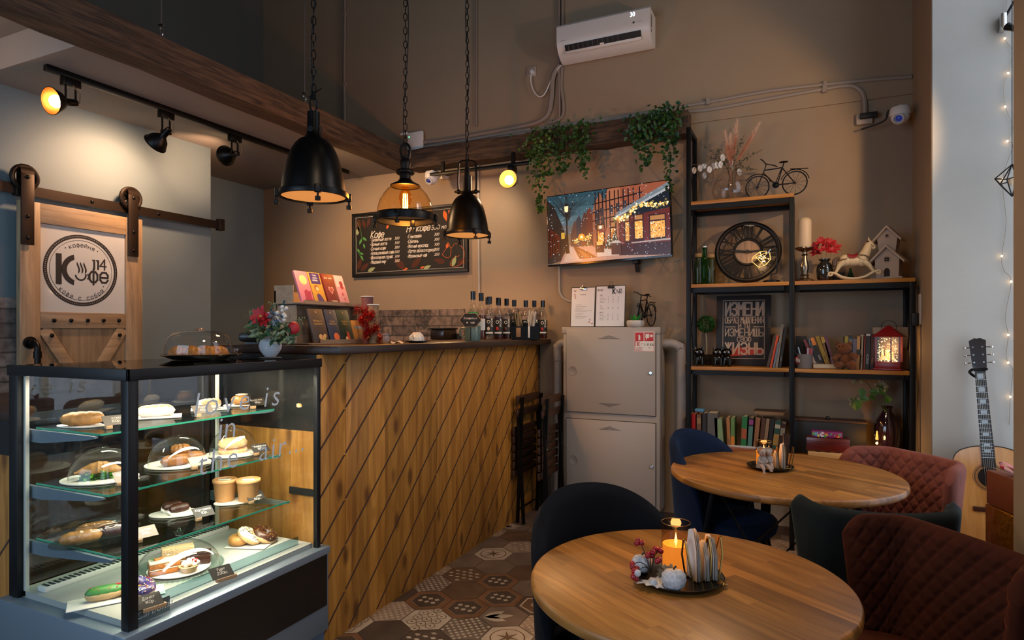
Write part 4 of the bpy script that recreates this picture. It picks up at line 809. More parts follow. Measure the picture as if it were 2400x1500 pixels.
def bicycle(label, loc, rz, k=1.0):
    e = thing('bicycle_ornament', label, 'ornament', loc, rz); q = .0042
    for x in (-.118, .118): b = MB(); wheel(b, (x*k, 0, .080*k), .0755*k, q); b.build('wheel', BLACK, e)
    b = MB(); G = lambda x, z, y=0: V(x*k, y, z*k)
    ft, hd, bb, se, rr_ = G(-.118, .08), G(-.068, .20), G(.0, .082), G(.045, .205), G(.118, .08)
    b.tube([ft, hd, G(-.06, .232)], q, 6); b.tube([G(-.075, .19), G(.04, .192)], q, 6); b.tube([G(-.08, .175), bb], q, 6); b.tube([G(.05, .215), bb+G(.01, 0)], q, 6) ; b.tube([bb, rr_], q*.9, 6); b.tube([G(.04, .192), rr_], q, 6)
    b.tube(smoothpath([bb, G(.01, .12), G(.03, .17), G(.045, .195)], 4), q*.8, 6); b.torus(bb, .017*k, .006*k, rotm(PI/2), 16, 6); b.sph(bb, .013*k, (1, .6, 1), 10, 8); b.build('frame', BLACK, e)
    b = MB(); b.tube(smoothpath([G(-.085, .255, -.05), G(-.075, .25, -.03), G(-.06, .232, 0), G(-.02, .225, .04), G(.0, .215, .05)], 4), q*.85, 6); b.build('handlebar', BLACK, e)
    b = MB(); b.sph(G(.05, .228), .03*k, (1, .55, .22), 14, 8); b.cyl(G(.05, .205), G(.05, .226), q*.8, seg=6); b.build('saddle', BLACK, e)
    b = MB()
    for x, a0, a1 in ((-.118, .3, 2.5), (.118, .2, 2.8)): b.tube([G(x+.09*math.cos(a0+(a1-a0)*i/10), .08+.09*math.sin(a0+(a1-a0)*i/10)) for i in range(11)], .003, 5)
    b.tube([G(.09, .175), G(.2, .165)], .003, 5); b.build('mudguards', BLACK, e); return e
p = at_y(1512, 765, 4.60); bicycle('small black bicycle ornament on the grey fire cabinet', (p.x, 4.58, Z1+.005), -.95, 1.02)
p = at_y(1491, 765, 4.545); e = thing('potted_succulent', 'small green succulent in a white oval pot on the fire cabinet', 'plant', (p.x, 4.53, Z1+.003))
b = MB(); b.lathe([(0, 0), (.052, 0), (.064, .012), (.066, .035), (.062, .048), (.056, .048), (.056, .035), (0, .035)], seg=28); b.build('pot', mat('pot_white', '#b9b4ac', .4), e)
b = MB(); r_ = random.Random(2)
for k in range(26):
    a = r_.random()*2*PI; d = V(math.cos(a), math.sin(a), .5+r_.random()*1.4); leaf(b, V(.01*math.cos(a), .01*math.sin(a), .038), d, V(0, 0, 1), .045+.02*r_.random(), .010, .5)
b.build('leaves', mat('succulent_green', '#2f8f36', .4), e, smooth=False, norm=False)
# ================================================================== bookcase of steel frames and boards
SF, SBK = 4.38, 4.665
ZA, ZB, ZC, ZD = 2.279, 1.717, 1.161, .60
XL0, XM0, XR0 = -.725, -.082, .604
steel = mat('shelf_steel', '#0d0c0c', .45, .5); board = wood('shelf_board', '#8a5317', '#b87a2c', 'X', 1, .45, bump=.1)
sh = thing('bookcase', 'tall black steel bookcase with honey coloured boards in the corner', 'bookcase', (0, 0, 0)); T = .030
def post(x, y, z1, n='post'): b = MB(); b.bx(x, x+T, y, y+T, 0, z1, .002); b.build(n, steel, sh)
post(XL0, SF, 2.79); post(XL0, SBK-T, 2.79); post(XM0, SF, ZA-.024); post(XM0, SBK-T, ZA-.024); post(XR0-T, SF, ZB-.024); post(XR0-T, SBK-T, ZB-.024)
def bay(x0, x1, z):
    b = MB(); b.bx(x0+(T if x0 < -.5 and z == ZA else 0)+.002, x1-.002, SF-.004, SBK, z-.024, z, .002); b.build('shelf_board', board, sh)
    b = MB(); b.bx(x0+T, x1-T, SF+.001, SF+T, z-.056, z-.0245); b.bx(x0+T, x1-T, SBK-T, SBK-.001, z-.056, z-.0245); b.bx(x0, x0+T-.001, SF+T, SBK-T, z-.056, z-.0245); b.bx(x1-T, x1-.001, SF+T, SBK-T, z-.056, z-.0245); b.build('shelf_rail', steel, sh)
for z in (ZA, ZB, ZC, ZD): bay(XL0 if z == ZA else XL0+T, XM0+T if z == ZA else XM0, z)
for z in (ZB, ZC, ZD): bay(XM0+T, XR0 if z == ZB else XR0-T, z)
b = MB(); b.bx(XL0, XL0+T-.001, SF+T, SBK-T, 2.76, 2.79); b.build('top_rail', steel, sh)
b = MB()
for x, zs in ((XL0+.012, (2.76, ZA, ZB, ZC, ZD, .02)), (XR0-.016, (ZB-.06, ZC, ZD, .02))):
    for z1, z0 in zip(zs, zs[1:]):
        for s in (0, 1): b.cyl((x, SF+T, z0 if s else z1-.06), (x, SBK-T, z1-.06 if s else z0), .0035, seg=6)
b.build('cross_brace', steel, sh)
def on(px, Y, z):
    """a spot on a shelf at depth Y seen at image column px, and metres per pixel there"""
    x = at_y(px, 700, Y).x; return V(x, Y, z+.0015), (-x*sn+Y*cs)/F
# ---- top shelf
p, k = on(1712, 4.50, ZA)
e = thing('glass_vase', 'clear teardrop glass vase holding dried stems on the top shelf', 'vase', p)
b = MB(); b.lathe([(0, .001), (.07, .001), (.108, .03), (.122, .07), (.112, .12), (.083, .165), (.052, .205), (.036, .235), (.032, .255), (.036, .27)], seg=40); b.build('body', glass('vase_glass', (.93, .90, .88), 3), e)
dr = thing('dried_bouquet', 'dried pampas and grey twigs standing in the teardrop vase', 'bouquet', p+V(0, 0, .01))
r_ = random.Random(8); b = MB()
def rel(px, py, Y=4.5): return at_y(px, py, Y)-(p+V(0, 0, .01))
tips = [((1640, 336), .03), ((1678, 348), .02), ((1745, 314), -.02), ((1786, 352), .02), ((1776, 398), -.03), ((1655, 365), .04)]
tw = MB()
for (x, y), dy in tips:
    P = bez((r_.gauss(0, .02), r_.gauss(0, .02), .01), (0, 0, .2), rel(1716, 385), rel(x, y, 4.5+dy), 14); tw.tube(P, [.0016]*15, 5)
    for i in range(30):
        t = .62+.38*r_.random(); q = P[int(t*14)]+V(r_.gauss(0, .012), r_.gauss(0, .012), r_.gauss(0, .01)); tw.sph(q, .0035+.002*r_.random(), seg=6, ring=4)
    for i in range(5): q = P[8+i]; tw.tube([q, q+V(r_.gauss(0, .03), r_.gauss(0, .02), .02+.03*r_.random())], .0009, 4)
tw.build('twigs', mat('dry_twig', '#4e4a38', .8), dr)
for (x0, y0_), (x1, y1_) in (((1714, 398), (1700, 312)), ((1716, 392), (1727, 285)), ((1722, 388), (1778, 292)), ((1712, 400), (1712, 318))):
    pm_ = MB(); A_ = rel(x0, y0_); B_ = rel(x1, y1_); pm_.tube(bez((0, 0, .01), (0, 0, .15), A_, B_, 10), .0012, 4); d = B_-A_
    for i in range(420):
        t = .10+.9*r_.random()**1.1; w_ = .014*math.sin(PI*min(1, t*.93+.05))+.003; q = A_+d*t; pm_.mi = 0 if t < .66+r_.gauss(0, .08) else 1
        dd = d.normalized()*.03+V(r_.gauss(0, 1), r_.gauss(0, 1), r_.gauss(0, .3))*w_; s_ = dd.cross(V(0, 1, 0)).normalized()*.0011; pm_.poly([q-s_, q+s_, q+dd])
    pm_.build('pampas_plume', [mat('pampas_peach', '#b97858', .9), mat('pampas_pale', '#d1ab90', .9)], dr, smooth=False, norm=False)
lu = thing('honesty_branch', 'arching branch of white papery seed pods hanging from the teardrop vase', 'branch', p+V(0, 0, .012)); b = MB()
P = smoothpath([(0, .01, 0), (0, .0, .18), rel(1716, 390), rel(1700, 380), rel(1675, 378), rel(1645, 386), rel(1618, 387)], 6); b.tube(P, .0014, 5); b.build('twig', mat('dry_twig_pale', '#8a7556', .8), lu)
b = MB()
for (x, y) in ((1627, 400), (1641, 395), (1650, 390), (1663, 398), (1672, 390), (1680, 388), (1689, 386), (1694, 370), (1651, 412), (1715, 393), (1733, 404)):
    c = rel(x, y, 4.49); a = r_.gauss(0, .5); M = Matrix.Translation(c) @ Euler((PI/2+r_.gauss(0, .3), 0, a)).to_matrix().to_4x4(); b.surf([[M @ V(.0165*s_*math.cos(t)*1.0, .024*s_*math.sin(t), .002*math.sin(3*t)) for t in [2*PI*i/14 for i in range(14)]] for s_ in (.02, 1)], cv=True)
b.build('seed_pods', mat('seed_pod', '#c9c4bd', .5), lu, norm=False)
p, k = on(1818, 4.47, ZA); bicycle('black wire bicycle ornament on the top shelf beside the teardrop vase', p, -.17, .98)
# ---- second shelf, left bay
cork = mat('cork', '#8d6a42', .8)
def bottle(pxc, Y, z, h, r, gl, label, top, group=None):
    p, k = on(pxc, Y, z); e = thing('bottle', label, 'bottle', p); b = MB()
    b.lathe([(0, .002), (r*.9, .002), (r, .01), (r, h*.62), (r*.85, h*.72), (r*.42, h*.82), (r*.40, h*.93), (r*.46, h*.94), (r*.46, h*.97), (r*.38, h*.98)] if top == 'swing' else [(0, .002), (r*.92, .002), (r, .012), (r, h*.80), (r*.9, h*.86), (r*.72, h*.89), (r*.72, h*.93)], seg=20); b.build('glass', gl, e)
    b = MB()
    if top == 'swing': b.lathe([(r*.42, h*.97), (r*.45, h), (0, h*1.01)], seg=14); b.build('stopper', WHITE, e); b = MB(); b.tube([(-r*.46, 0, h*.9), (-r*.5, -r*.3, h*.98), (0, -r*.3, h*1.02), (r*.5, -r*.3, h*.98), (r*.46, 0, h*.9)], .0015, 5); b.build('wire_bail', CHROME, e)
    else: b.lathe([(0, h*.87), (r*.70, h*.87), (r*.78, h*.93), (r*.78, h), (0, h)], seg=16); b.build('cork', cork, e)
    return e
gG = glass('green_bottle', (.16, .46, .10), 1.2); gP = glass('pale_green_bottle', (.55, .68, .50), 1.3)
bottle(1637, 4.46, ZB, .215, .031, gP, 'pale glass bottle with a cork next to the bookcase post', 'cork'); bottle(1652, 4.52, ZB, .27, .035, gG, 'tall green swing top bottle behind two corked ones', 'swing'); bottle(1666, 4.45, ZB, .205, .031, gP, 'pale glass bottle with a cork touching the clock', 'cork')
p, k = on(1752, 4.53, ZB); R = .212
ck = thing('wall_clock', 'round black skeleton clock leaning on the second shelf', 'clock', p, rot=(math.radians(-8), 0, .06)); M = frame((0, 0, R+.012), (1, 0, 0), (0, 0, 1))
b = MB(); b.torus((0, 0, R+.012), R-.013, .016, rotm(PI/2), 48, 8); b.torus((0, .0, R+.012), R*.42, .009, rotm(PI/2), 36, 6); b.build('rim', mat('clock_iron', '#17120f', .45, .6), ck)
cen = MB(); cen.disc((0, 0, 0), R*.42, 32, M @ Matrix.Translation((0, 0, -.004))); cen.build('wood_centre', wood('clock_wood', '#7a5f4a', '#a3866c', 'Z', 1.2, .6, strip=('X', .05)), ck, smooth=False)
num = ['XII', 'I', 'II', 'III', 'IV', 'V', 'VI', 'VII', 'VIII', 'IX', 'X', 'XI']
b = MB()
for i, s_ in enumerate(num):
    a = -i*PI/6; T_ = M @ Matrix.Rotation(a, 4, 'Z')
    for j, ch in enumerate(s_):
        o_ = (j-(len(s_)-1)/2)*.026
        if ch == 'I': b.prism([(o_-.006, R*.45), (o_+.006, R*.45), (o_+.011, R*.94), (o_-.011, R*.94)], .003, T_, -.001)
        else:
            for s2 in (-1, 1): b.prism([((o_-.012*s2 if ch == 'X' else o_)-.003, R*.45), ((o_-.012*s2 if ch == 'X' else o_)+.003, R*.45), (o_+.016*s2+.008, R*.94), (o_+.016*s2-.008, R*.94)], .003, T_, -.001+.0002*s2)
b.build('numerals', mat('clock_iron', ''), ck, smooth=False)
hb = MB()
for a, L_, w_ in ((math.radians(-96), R*.62, .006), (math.radians(92), R*.80, .005)): 
    T_ = M @ Matrix.Rotation(a+PI, 4, 'Z'); hb.prism([(-w_, -.03), (w_, -.03), (w_*1.4, L_*.5), (0, L_), (-w_*1.4, L_*.5)], .002, T_, .004)
hb.disc((0, 0, 0), .014, 16, M @ Matrix.Translation((0, 0, .008))); hb.build('hands', BLK, ck, smooth=False)
b = MB(); b.disc((0, 0, 0), R-.02, 40, M @ Matrix.Translation((0, 0, .012))); b.build('glass_cover', glass('clock_glass', (1, 1, 1), .8), ck, smooth=False)
p, k = on(1808, 4.43, ZB); e = thing('wire_lamp', 'small desk lamp with a glowing wire leaf in front of the clock', 'lamp', p); r0 = lambda x, y, Y=4.43: at_y(x, y, Y)-p
b = MB(); b.lathe([(0, 0), (.052, 0), (.052, .010), (.04, .014), (0, .014)], seg=28); b.build('base', BLACK, e)
b = MB(); b.tube(smoothpath([V(0, 0, .012), r0(1807, 646), r0(1811, 642), r0(1819, 640), r0(1821, 630), r0(1821, 600), r0(1820, 583), r0(1813, 578), r0(1805, 584)], 4), .004, 8); b.build('arm', BLACK, e)
b = MB(); b.cyl(r0(1806, 583), r0(1798, 593), .008, .012, 10); b.build('socket', CHROME, e)
fil = mat('leaf_wire_glow', '#c9a24a', .4, emit=((1, .62, .2), .6))
b = MB(); LT = [(1799, 588), (1781, 590), (1764, 603), (1762, 613), (1779, 627), (1796, 620), (1806, 608), (1804, 592)]; b.tube([r0(*q) for q in LT], .0022, 5, closed=True)
for q0, q1 in (((1799, 588), (1764, 608)), ((1781, 590), (1796, 620)), ((1764, 603), (1806, 608)), ((1799, 588), (1779, 627)), ((1770, 598), (1790, 624))): b.tube(bez(r0(*q0), r0(q0[0], q0[1]+6, 4.40), r0(q1[0], q1[1]-6, 4.40), r0(*q1), 6), .0017, 5)
b.build('wire_leaf', fil, e)
b = MB(); r_ = random.Random(3)
for i in range(16): b.sph(r0(1786+r_.gauss(0, 8), 606+r_.gauss(0, 6), 4.43+r_.gauss(0, .012)), .0035, seg=8, ring=5)
b.build('light_beads', mat('bead_glow', '#fff', emit=((1, .6, .2), 5)), e); lamp('wire_lamp_light', p+r0(1786, 606), .5, WARM, .03)
# ---- second shelf, right bay
p, k = on(1886, 4.45, ZB); e = thing('candlestick', 'silver baluster candlestick on the bookcase', 'candlestick', p)
b = MB(); b.lathe([(0, 0), (.058, 0), (.06, .006), (.05, .014), (.026, .022), (.02, .034), (.028, .04), (.018, .048), (.019, .06), (.026, .085), (.025, .105), (.016, .14), (.013, .165), (.022, .17), (.014, .176), (.014, .19), (.05, .205), (.058, .212), (.056, .218), (0, .216)], seg=28); b.build('stem', mat('antique_silver', '#8f7f6c', .28, 1), e)
b = MB(); b.lathe([(0, .219), (.039, .219), (.040, .222), (.041, .385), (.036, .398), (.02, .410), (0, .414)], seg=28); o = b.build('pillar_candle', mat('ivory_wax', '#c7ab88', .5, sss=.2), None, loc=p); tag(o, 'tall ivory pillar candle on the silver candlestick', 'candle')
p, k = on(1933, 4.47, ZB); e = thing('dark_glass_vase', 'dark mirrored glass vase behind the candlestick on the bookcase', 'vase', p)
b = MB(); b.lathe([(0, .001), (.036, .001), (.046, .02), (.049, .07), (.046, .10), (.030, .118), (.024, .126), (.033, .135), (.033, .142), (.022, .142)], seg=28); b.build('body', mat('smoke_glass', '#201d1b', .06, 0, coat=1), e)
def poinsettia(b, c, R, n, r_, up=V(0, -1, .3)):
    up = up.normalized(); u = up.orthogonal().normalized(); v = up.cross(u)
    for i in range(n):
        a = 2*PI*i/n+r_.gauss(0, .12); d = u*math.cos(a)+v*math.sin(a)+up*(.15+.3*(i % 2)); leaf(b, Vector(c), d, up, R*(1-.2*(i % 2)), R*.26, .15)
e = thing('red_flowers', 'bunch of red fabric flowers in the dark glass vase', 'flowers', p+V(0, 0, .05)); b = MB()
for dx, dy, dz in ((-.055, -.01, .17), (-.02, -.02, .20), (.03, -.02, .19), (.06, 0, .165), (0, -.03, .155), (-.05, 0, .135), (.04, -.03, .14)):
    poinsettia(b, (dx, dy, dz), .045, 9, r_, V(dx*4, -.7, .5))
b.build('petals', mat('red_petal', '#a01018', .6), e, smooth=False, norm=False)
b = MB(); [b.tube([(dx*.15, 0, 0), (dx, 0, .14)], .0012, 4) for dx in (-.05, -.02, .01, .04)]; b.build('stems', STEM, e)
# rocking horse
p, k = on(2000, 4.42, ZB); e = thing('rocking_horse', 'cream rocking horse figurine with a red saddle on the bookcase', 'figurine', p); cream = mat('cream_paint', '#c2ab85', .45); dbr = mat('figurine_brown', '#4a3626', .5)
b = MB(); b.sph((0, 0, .117), .04, (1.45, .72, .82), 20, 14); b.sph((-.042, 0, .122), .037, (1, .8, 1), 16, 12); b.sph((.045, 0, .118), .036, (1, .8, 1.05), 16, 12)
b.tube(smoothpath([(.045, 0, .125), (.066, 0, .165), (.078, 0, .20), (.086, 0, .222)], 5), [.034-.0011*i for i in range(16)], 14); b.tube(smoothpath([(.080, 0, .224), (.098, 0, .208), (.114, 0, .186)], 5), [.021, .021, .0205, .02, .0185, .017, .0155, .0145, .014, .0135, .010], 12); b.cyl((.084, .008, .235), (.082, .01, .258), .007, .001, 6); b.cyl((.084, -.008, .235), (.082, -.01, .258), .007, .001, 6)
for s in (-.014, .014):
    b.tube([(.055, s, .11), (.085, s, .085), (.098, s, .062), (.110, s, .046)], [.019, .014, .0095, .0085], 10); b.tube([(-.05, s, .115), (-.078, s, .09), (-.088, s, .066), (-.10, s, .044)], [.024, .016, .010, .0085], 10)
b.build('body', cream, e)
b = MB()
for s in (-.03, .03):
    P = smoothpath([(-.128, s, .046), (-.10, s, .040), (-.06, s, .016), (0, s, .0055), (.06, s, .016), (.105, s, .042), (.132, s, .05)], 5); b.tube(P, .0075, 8); b.torus((-.128, s, .038), .010, .006, rotm(PI/2), 14, 6); b.torus((.132, s, .042), .010, .006, rotm(PI/2), 14, 6)
for x in (-.09, .09): b.cyl((x, -.03, .034), (x, .03, .034), .005, seg=8)
b.build('rockers', cream, e)
b = MB(); b.surf([[(x, .034*math.sin(a), .119+.038*math.cos(a)+.012*(abs(x+.005)/.03)**2) for a in [-1.25+2.5*i/12 for i in range(13)]] for x in [-.032+.054*i/8 for i in range(9)]]); b.build('saddle', mat('saddle_red', '#7c1218', .6), e, norm=False)
b = MB(); b.tube(smoothpath([(.03, -.033, .15), (.062, -.036, .145), (.082, -.022, .13)], 5), .003, 5); b.tube(smoothpath([(-.035, -.034, .13), (-.06, -.035, .125), (-.078, -.02, .12)], 5), .003, 5); b.torus((.100, 0, .206), .0185, .0016, rotm(0, .75, 0), 14, 5); b.build('harness', mat('harness_brown', '#5c3a1c', .5), e)
b = MB(); b.tube(smoothpath([(.082, 0, .245), (.058, 0, .215), (.045, 0, .175), (.03, 0, .152)], 5), [.010]*16, 8, flat=.6); b.tube(smoothpath([(-.076, 0, .14), (-.10, 0, .125), (-.105, 0, .10), (-.098, 0, .085)], 5), [.010+.004*math.sin(PI*i/15) for i in range(16)], 8); b.build('mane_and_tail', dbr, e)
p, k = on(1993, 4.56, ZB); e = thing('tree_figurine', 'tiny green tree figurine behind the rocking horse', 'figurine', p); b = MB()
for i in range(4): b.cyl((0, 0, .008+.017*i), (0, 0, .036+.017*i), .032-.007*i, .006, 14)
b.build('tree', mat('tree_green', '#24421f', .7), e); b = MB(); b.cyl((-.035, -.02, 0), (-.035, -.02, .034), .009, seg=10); b.cyl((.04, -.02, 0), (.04, -.02, .03), .009, seg=10); b.build('figures', mat('figure_red', '#a5522a', .5), e)
p, k = on(1962, 4.60, ZB); b = MB(); b.bx(-.075, .045, -.02, .02, 0, .062, .003); tag(b.build('keepsake_box', mat('dark_blue_box', '#12161c', .5), loc=p), 'small dark box behind the rocking horse', 'box')
# birdhouse
p, k = on(2083, 4.46, ZB); e = thing('birdhouse', 'cream two storey wooden birdhouse at the bookcase end', 'ornament', p, rz=-.35); chalkw = mat('chalk_cream', '#9a8778', .7)
b = MB(); b.bx(-.085, .085, -.06, .06, 0, .010, .002); b.prism([(-.062, .01), (.062, .01), (.066, .12), (0, .192), (-.066, .12)], .085, frame((0, .045, 0), (1, 0, 0), (0, 0, 1))); b.prism([(-.042, .15), (.042, .15), (.055, .25), (0, .306), (-.055, .25)], .07, frame((0, .035, 0), (1, 0, 0), (0, 0, 1))); b.build('house', chalkw, e)
b = MB()
for hw_, zb_, zt_, d_ in ((.098, .105, .208, .062), (.078, .238, .325, .052)):
    for s in (-1, 1): b.prism([(0, zt_), (s*hw_, zb_), (s*hw_*.98, zb_-.013), (0, zt_-.015)][::s], 2*d_, frame((0, d_, 0), (1, 0, 0), (0, 0, 1)))
b.build('roof', mat('roof_cream', '#a08c7c', .7), e)
b = MB()
for z, rr in ((.118, .017), (.262, .010)):
    y_ = -.0415 if z < .2 else -.0365
    for a in range(4): b.disc((0, y_, z), rr*.42, 8, rotm(PI/2) @ Matrix.Translation((rr*.55*math.cos(a*PI/2+PI/4), rr*.55*math.sin(a*PI/2+PI/4), 0)))
b.prism([(-.016, .014), (.016, .014), (.016, .05), (.009, .062), (0, .066), (-.009, .062), (-.016, .05)], .001, frame((0, -.0405, 0), (1, 0, 0), (0, 0, 1)))
b.build('openings', mat('opening_dark', '#1d1512', .9), e, smooth=False); b = MB(); [b.torus((0, -.042 if z < .2 else -.037, z), rr, .003, rotm(PI/2), 18, 5) for z, rr in ((.118, .018), (.262, .011))]; b.build('round_windows', chalkw, e)
# ---- third shelf, left bay
p, k = on(1655, 4.55, ZC); e = thing('topiary', 'green ball topiary in a dark pot beside the slogan picture', 'plant', p); b = MB(); b.lathe([(0, 0), (.038, 0), (.05, .06), (.054, .075), (.046, .075), (0, .068)], seg=20); b.build('pot', mat('pot_dark', '#1c1815', .5), e)
b = MB(); b.tube(smoothpath([(0, 0, .07), (.004, 0, .14), (-.003, 0, .235)], 5), .004, 6); b.build('trunk', mat('pale_twig', '#8d8268', .7), e); b = MB(); r_ = random.Random(6)
for i in range(620):
    d = V(r_.gauss(0, 1), r_.gauss(0, 1), r_.gauss(0, 1)).normalized(); leaf(b, V(0, 0, .285)+d*.046, d+V(r_.gauss(0, .5), r_.gauss(0, .5), r_.gauss(0, .5)), d.orthogonal(), .022, .005)
b.build('foliage', mat('boxwood_green', '#2a5a22', .5, noise=(40, .4)), e, smooth=False, norm=False)
def cat_fig(px, Y, label, rz):
    p, k = on(px, Y, ZC); e = thing('cat_figurine', label, 'figurine', p, rz); b = MB()
    b.sph((0, .012, .045), .033, (.95, 1, 1.25), 18, 14); b.sph((0, -.008, .092), .031, (1.12, .95, .95), 18, 14); 
    for s in (-1, 1):
        b.cyl((s*.017, -.012, .056), (s*.019, -.026, .006), .011, .010, 10); b.sph((s*.019, -.03, .008), .012, (1, 1.3, .65), 10, 8); b.sph((s*.024, .012, .018), .019, (.8, 1.2, .9), 12, 8)
        b.cyl((s*.022, -.006, .112), (s*.028, -.008, .136), .011, .001, 8)
    b.tube(smoothpath([(.0, .045, .02), (.03, .05, .015), (.048, .03, .02), (.05, .015, .035)], 5), .006, 8); b.build('body', BLKG, e)
    b = MB(); [b.sph((s*.013, -.035, .096), .0065, (1, .5, 1), 8, 6) for s in (-1, 1)]; b.build('eyes', mat('eye_grey', '#8a8f94', .2), e)
cat_fig(1638, 4.42, 'glossy black cat figurine below the topiary by the post', .2); cat_fig(1682, 4.43, 'glossy black cat figurine, middle of the three', .15); cat_fig(1703, 4.45, 'glossy black cat figurine covering the red letters of the slogan', .1)
p0_, k = on(1678, 4.57, ZC); p1_, k = on(1807, 4.57, ZC); W_ = p1_.x-p0_.x; H_ = .485; e = thing('slogan_picture', 'dark poster board with a pale slogan about changing your life', 'picture', p0_, rot=(math.radians(-4.5), 0, 0))
b = MB(); b.bx(0, W_, 0, .018, 0, H_, .002); b.build('panel', mat('poster_dark', '#150b07', .55, noise=(5, .3)), e)
M = frame((0, -.0006, 0), (1, 0, 0), (0, 0, 1)); cx = W_*.515; b = MB()
b.prism([(.12*W_, .12*H_), (.88*W_, .17*H_), (.87*W_, .245*H_), (.55*W_, .27*H_), (.13*W_, .225*H_)], .0002, M, 0); b.build('red_stripe', mat('poster_red', '#96241a', .7), e, smooth=False)
b = MB()
for q in ((.12, .885, .925, .935), (.12, .885, .098, .106), (.12, .13, .10, .93), (.875, .885, .10, .93)): b.prism([(q[0]*W_, q[2]*H_), (q[1]*W_, q[2]*H_), (q[1]*W_, q[3]*H_), (q[0]*W_, q[3]*H_)], .0002, M, .0002)
b.write('ИЗМЕНИ', .125, cx, .715*H_, M, 'CENTER', bold=.014, fit=.68*W_); b.write('ОБРАЗ МЫШЛЕНИЯ', .060, cx, .605*H_, M, 'CENTER', bold=.004, fit=.70*W_); b.write('И ТЫ', .042, cx, .535*H_, M, 'CENTER', bold=.012, xs=.9); b.write('ИЗМЕНИШЬ', .072, cx, .42*H_, M, 'CENTER', bold=.0, fit=.69*W_); b.write('СВОЮ', .042, cx, .345*H_, M, 'CENTER', bold=.012, xs=.95); b.write('ЖИЗНЬ', .108, cx, .165*H_, M, 'CENTER', bold=.014, fit=.68*W_, depth=.0006)
for x in (.16, .68): b.prism([(x*W_, .545*H_), ((x+.2)*W_, .545*H_), ((x+.2)*W_, .557*H_), (x*W_, .557*H_)], .0002, M, .0002)
b.build('lettering', mat('poster_ink', '#a58f7c', .8), e, smooth=False, norm=False)
# books
pagem = mat('book_pages', '#b9a98c', .9)
def book(px, Y, z, w, h, dep, lean, col, label, band=None, group=None, word=None, name='book'):
    p, k = on(px, Y, z); e = thing(name, label, 'book', p+V(0, 0, max(0, 0)), rot=(0, lean, 0), group=group)
    x0 = 0 if lean >= 0 else -w
    cm = mat('cover_'+col.strip('#'), col, .55, noise=(20, .12)); b = MB(); x1 = x0+w; t = .0022
    b.bx(x0, x0+t, 0, dep, 0, h); b.bx(x1-t, x1, 0, dep, 0, h); b.bx(x0, x1, -.001, t, 0, h); b.build('cover', cm, e, smooth=False)
    b = MB(); b.bx(x0+t, x1-t, t, dep-.004, .003, h-.004); b.build('pages', pagem, e, smooth=False)
    if band:
        for i, (f0, f1, c_) in enumerate(band):
            b = MB(); b.bx(x0+.0006, x1-.0006, -.0018, -.0008, f0*h, f1*h); b.build('spine_band', mat('band_'+c_.strip('#'), c_, .6), e, smooth=False)
    if word:
        b = MB(); b.write(word[0], min(w*.62, .02), h*.16, -(x0+w*.5)-w*.2, frame((0, -.0019, 0), (0, 0, 1), (-1, 0, 0)), bold=.005); b.build('spine_title', mat('title_'+word[1].strip('#'), word[1], .6), e, smooth=False, norm=False)
    return e
G = 'books leaning by the slogan picture'
book(1796, 4.44, ZC, .016, .215, .16, .22, '#3f2c1e', 'thin brown book leaning against the slogan picture', group=G); book(1804, 4.44, ZC, .013, .215, .16, .20, '#c2461c', 'thin orange book leaning beside the slogan picture', group=G); book(1811, 4.43, ZC, .012, .168, .15, .18, '#5d6874', 'short grey blue booklet beside the orange book', group=G); book(1817, 4.44, ZC, .015, .285, .18, .13, '#837a70', 'tall pale grey magazine leaning on the centre post', group=G); book(1825, 4.44, ZC, .014, .265, .18, .13, '#2a2726', 'tall dark magazine with a white spine print at the centre post', word=('МОЙ ДОМ', '#b5b1ab'), group=G)
# ---- third shelf, right bay
p, k = on(1886, 4.44, ZC); e = thing('pen_cup', 'grey felt pen cup with a red tag at the bookcase centre post', 'cup', p); b = MB(); b.lathe([(0, 0), (.042, 0), (.046, .09), (.041, .09), (.038, .006), (0, .006)], seg=24); b.build('cup', mat('felt_grey', '#6d6560', .9), e)
b = MB(); b.sph((-.038, -.02, .05), .028, (.9, .35, 1), 14, 10); b.build('red_tag', mat('tag_red', '#8f1a1c', .6), e); b = MB(); b.sph((-.045, -.032, .052), .012, (.8, .4, 1.2), 10, 8); b.sph((-.032, -.032, .046), .010, (.8, .4, 1.2), 10, 8); b.build('white_figure', mat('chalk_cream', ''), e)
for x, y, dx, c_, lb in ((-.03, .0, -.03, '#15131c', 'black pen in the grey felt pen cup'), (-.02, .02, -.05, '#3a3036', 'violet pen in the grey felt pen cup'), (-.008, -.02, -.03, '#98a4ae', 'pale blue marker in the grey felt pen cup'), (.015, .0, .004, '#a8b0b8', 'white pen in the grey felt pen cup')):
    q = p+V(x, y, .008); b = MB(); b.cyl((0, 0, 0), (dx, .01, .135-abs(x)), .0045, seg=8); tag(b.build('pen', mat('pen_'+c_.strip('#'), c_, .4), loc=q), lb, 'pen')
p, k = on(1878, 4.56, ZC); b = MB(); b.bx(-.033, .033, -.03, .03, 0, .205, .006); tag(b.build('speaker_box', mat('speaker_black', '#151413', .6), loc=p), 'small black box standing behind the pen cup', 'box')
p, k = on(1899, 4.47, ZC); e = thing('snow_dome', 'clear domed tube with a red figure and base beside the pen cup', 'ornament', p); b = MB(); b.lathe([(0, 0), (.026, 0), (.026, .12), (.024, .125), (0, .125)], seg=20); b.build('base', mat('dome_red', '#8d2428', .4, noise=(40, .5)), e); b = MB(); b.lathe([(.024, .126), (.026, .15), (.026, .19), (.02, .215), (.0, .226)], seg=20); b.build('dome', GLASS, e); b = MB(); b.sph((0, 0, .155), .014, (1, 1, 1.8), 12, 8); b.build('figure', mat('dome_red', ''), e)
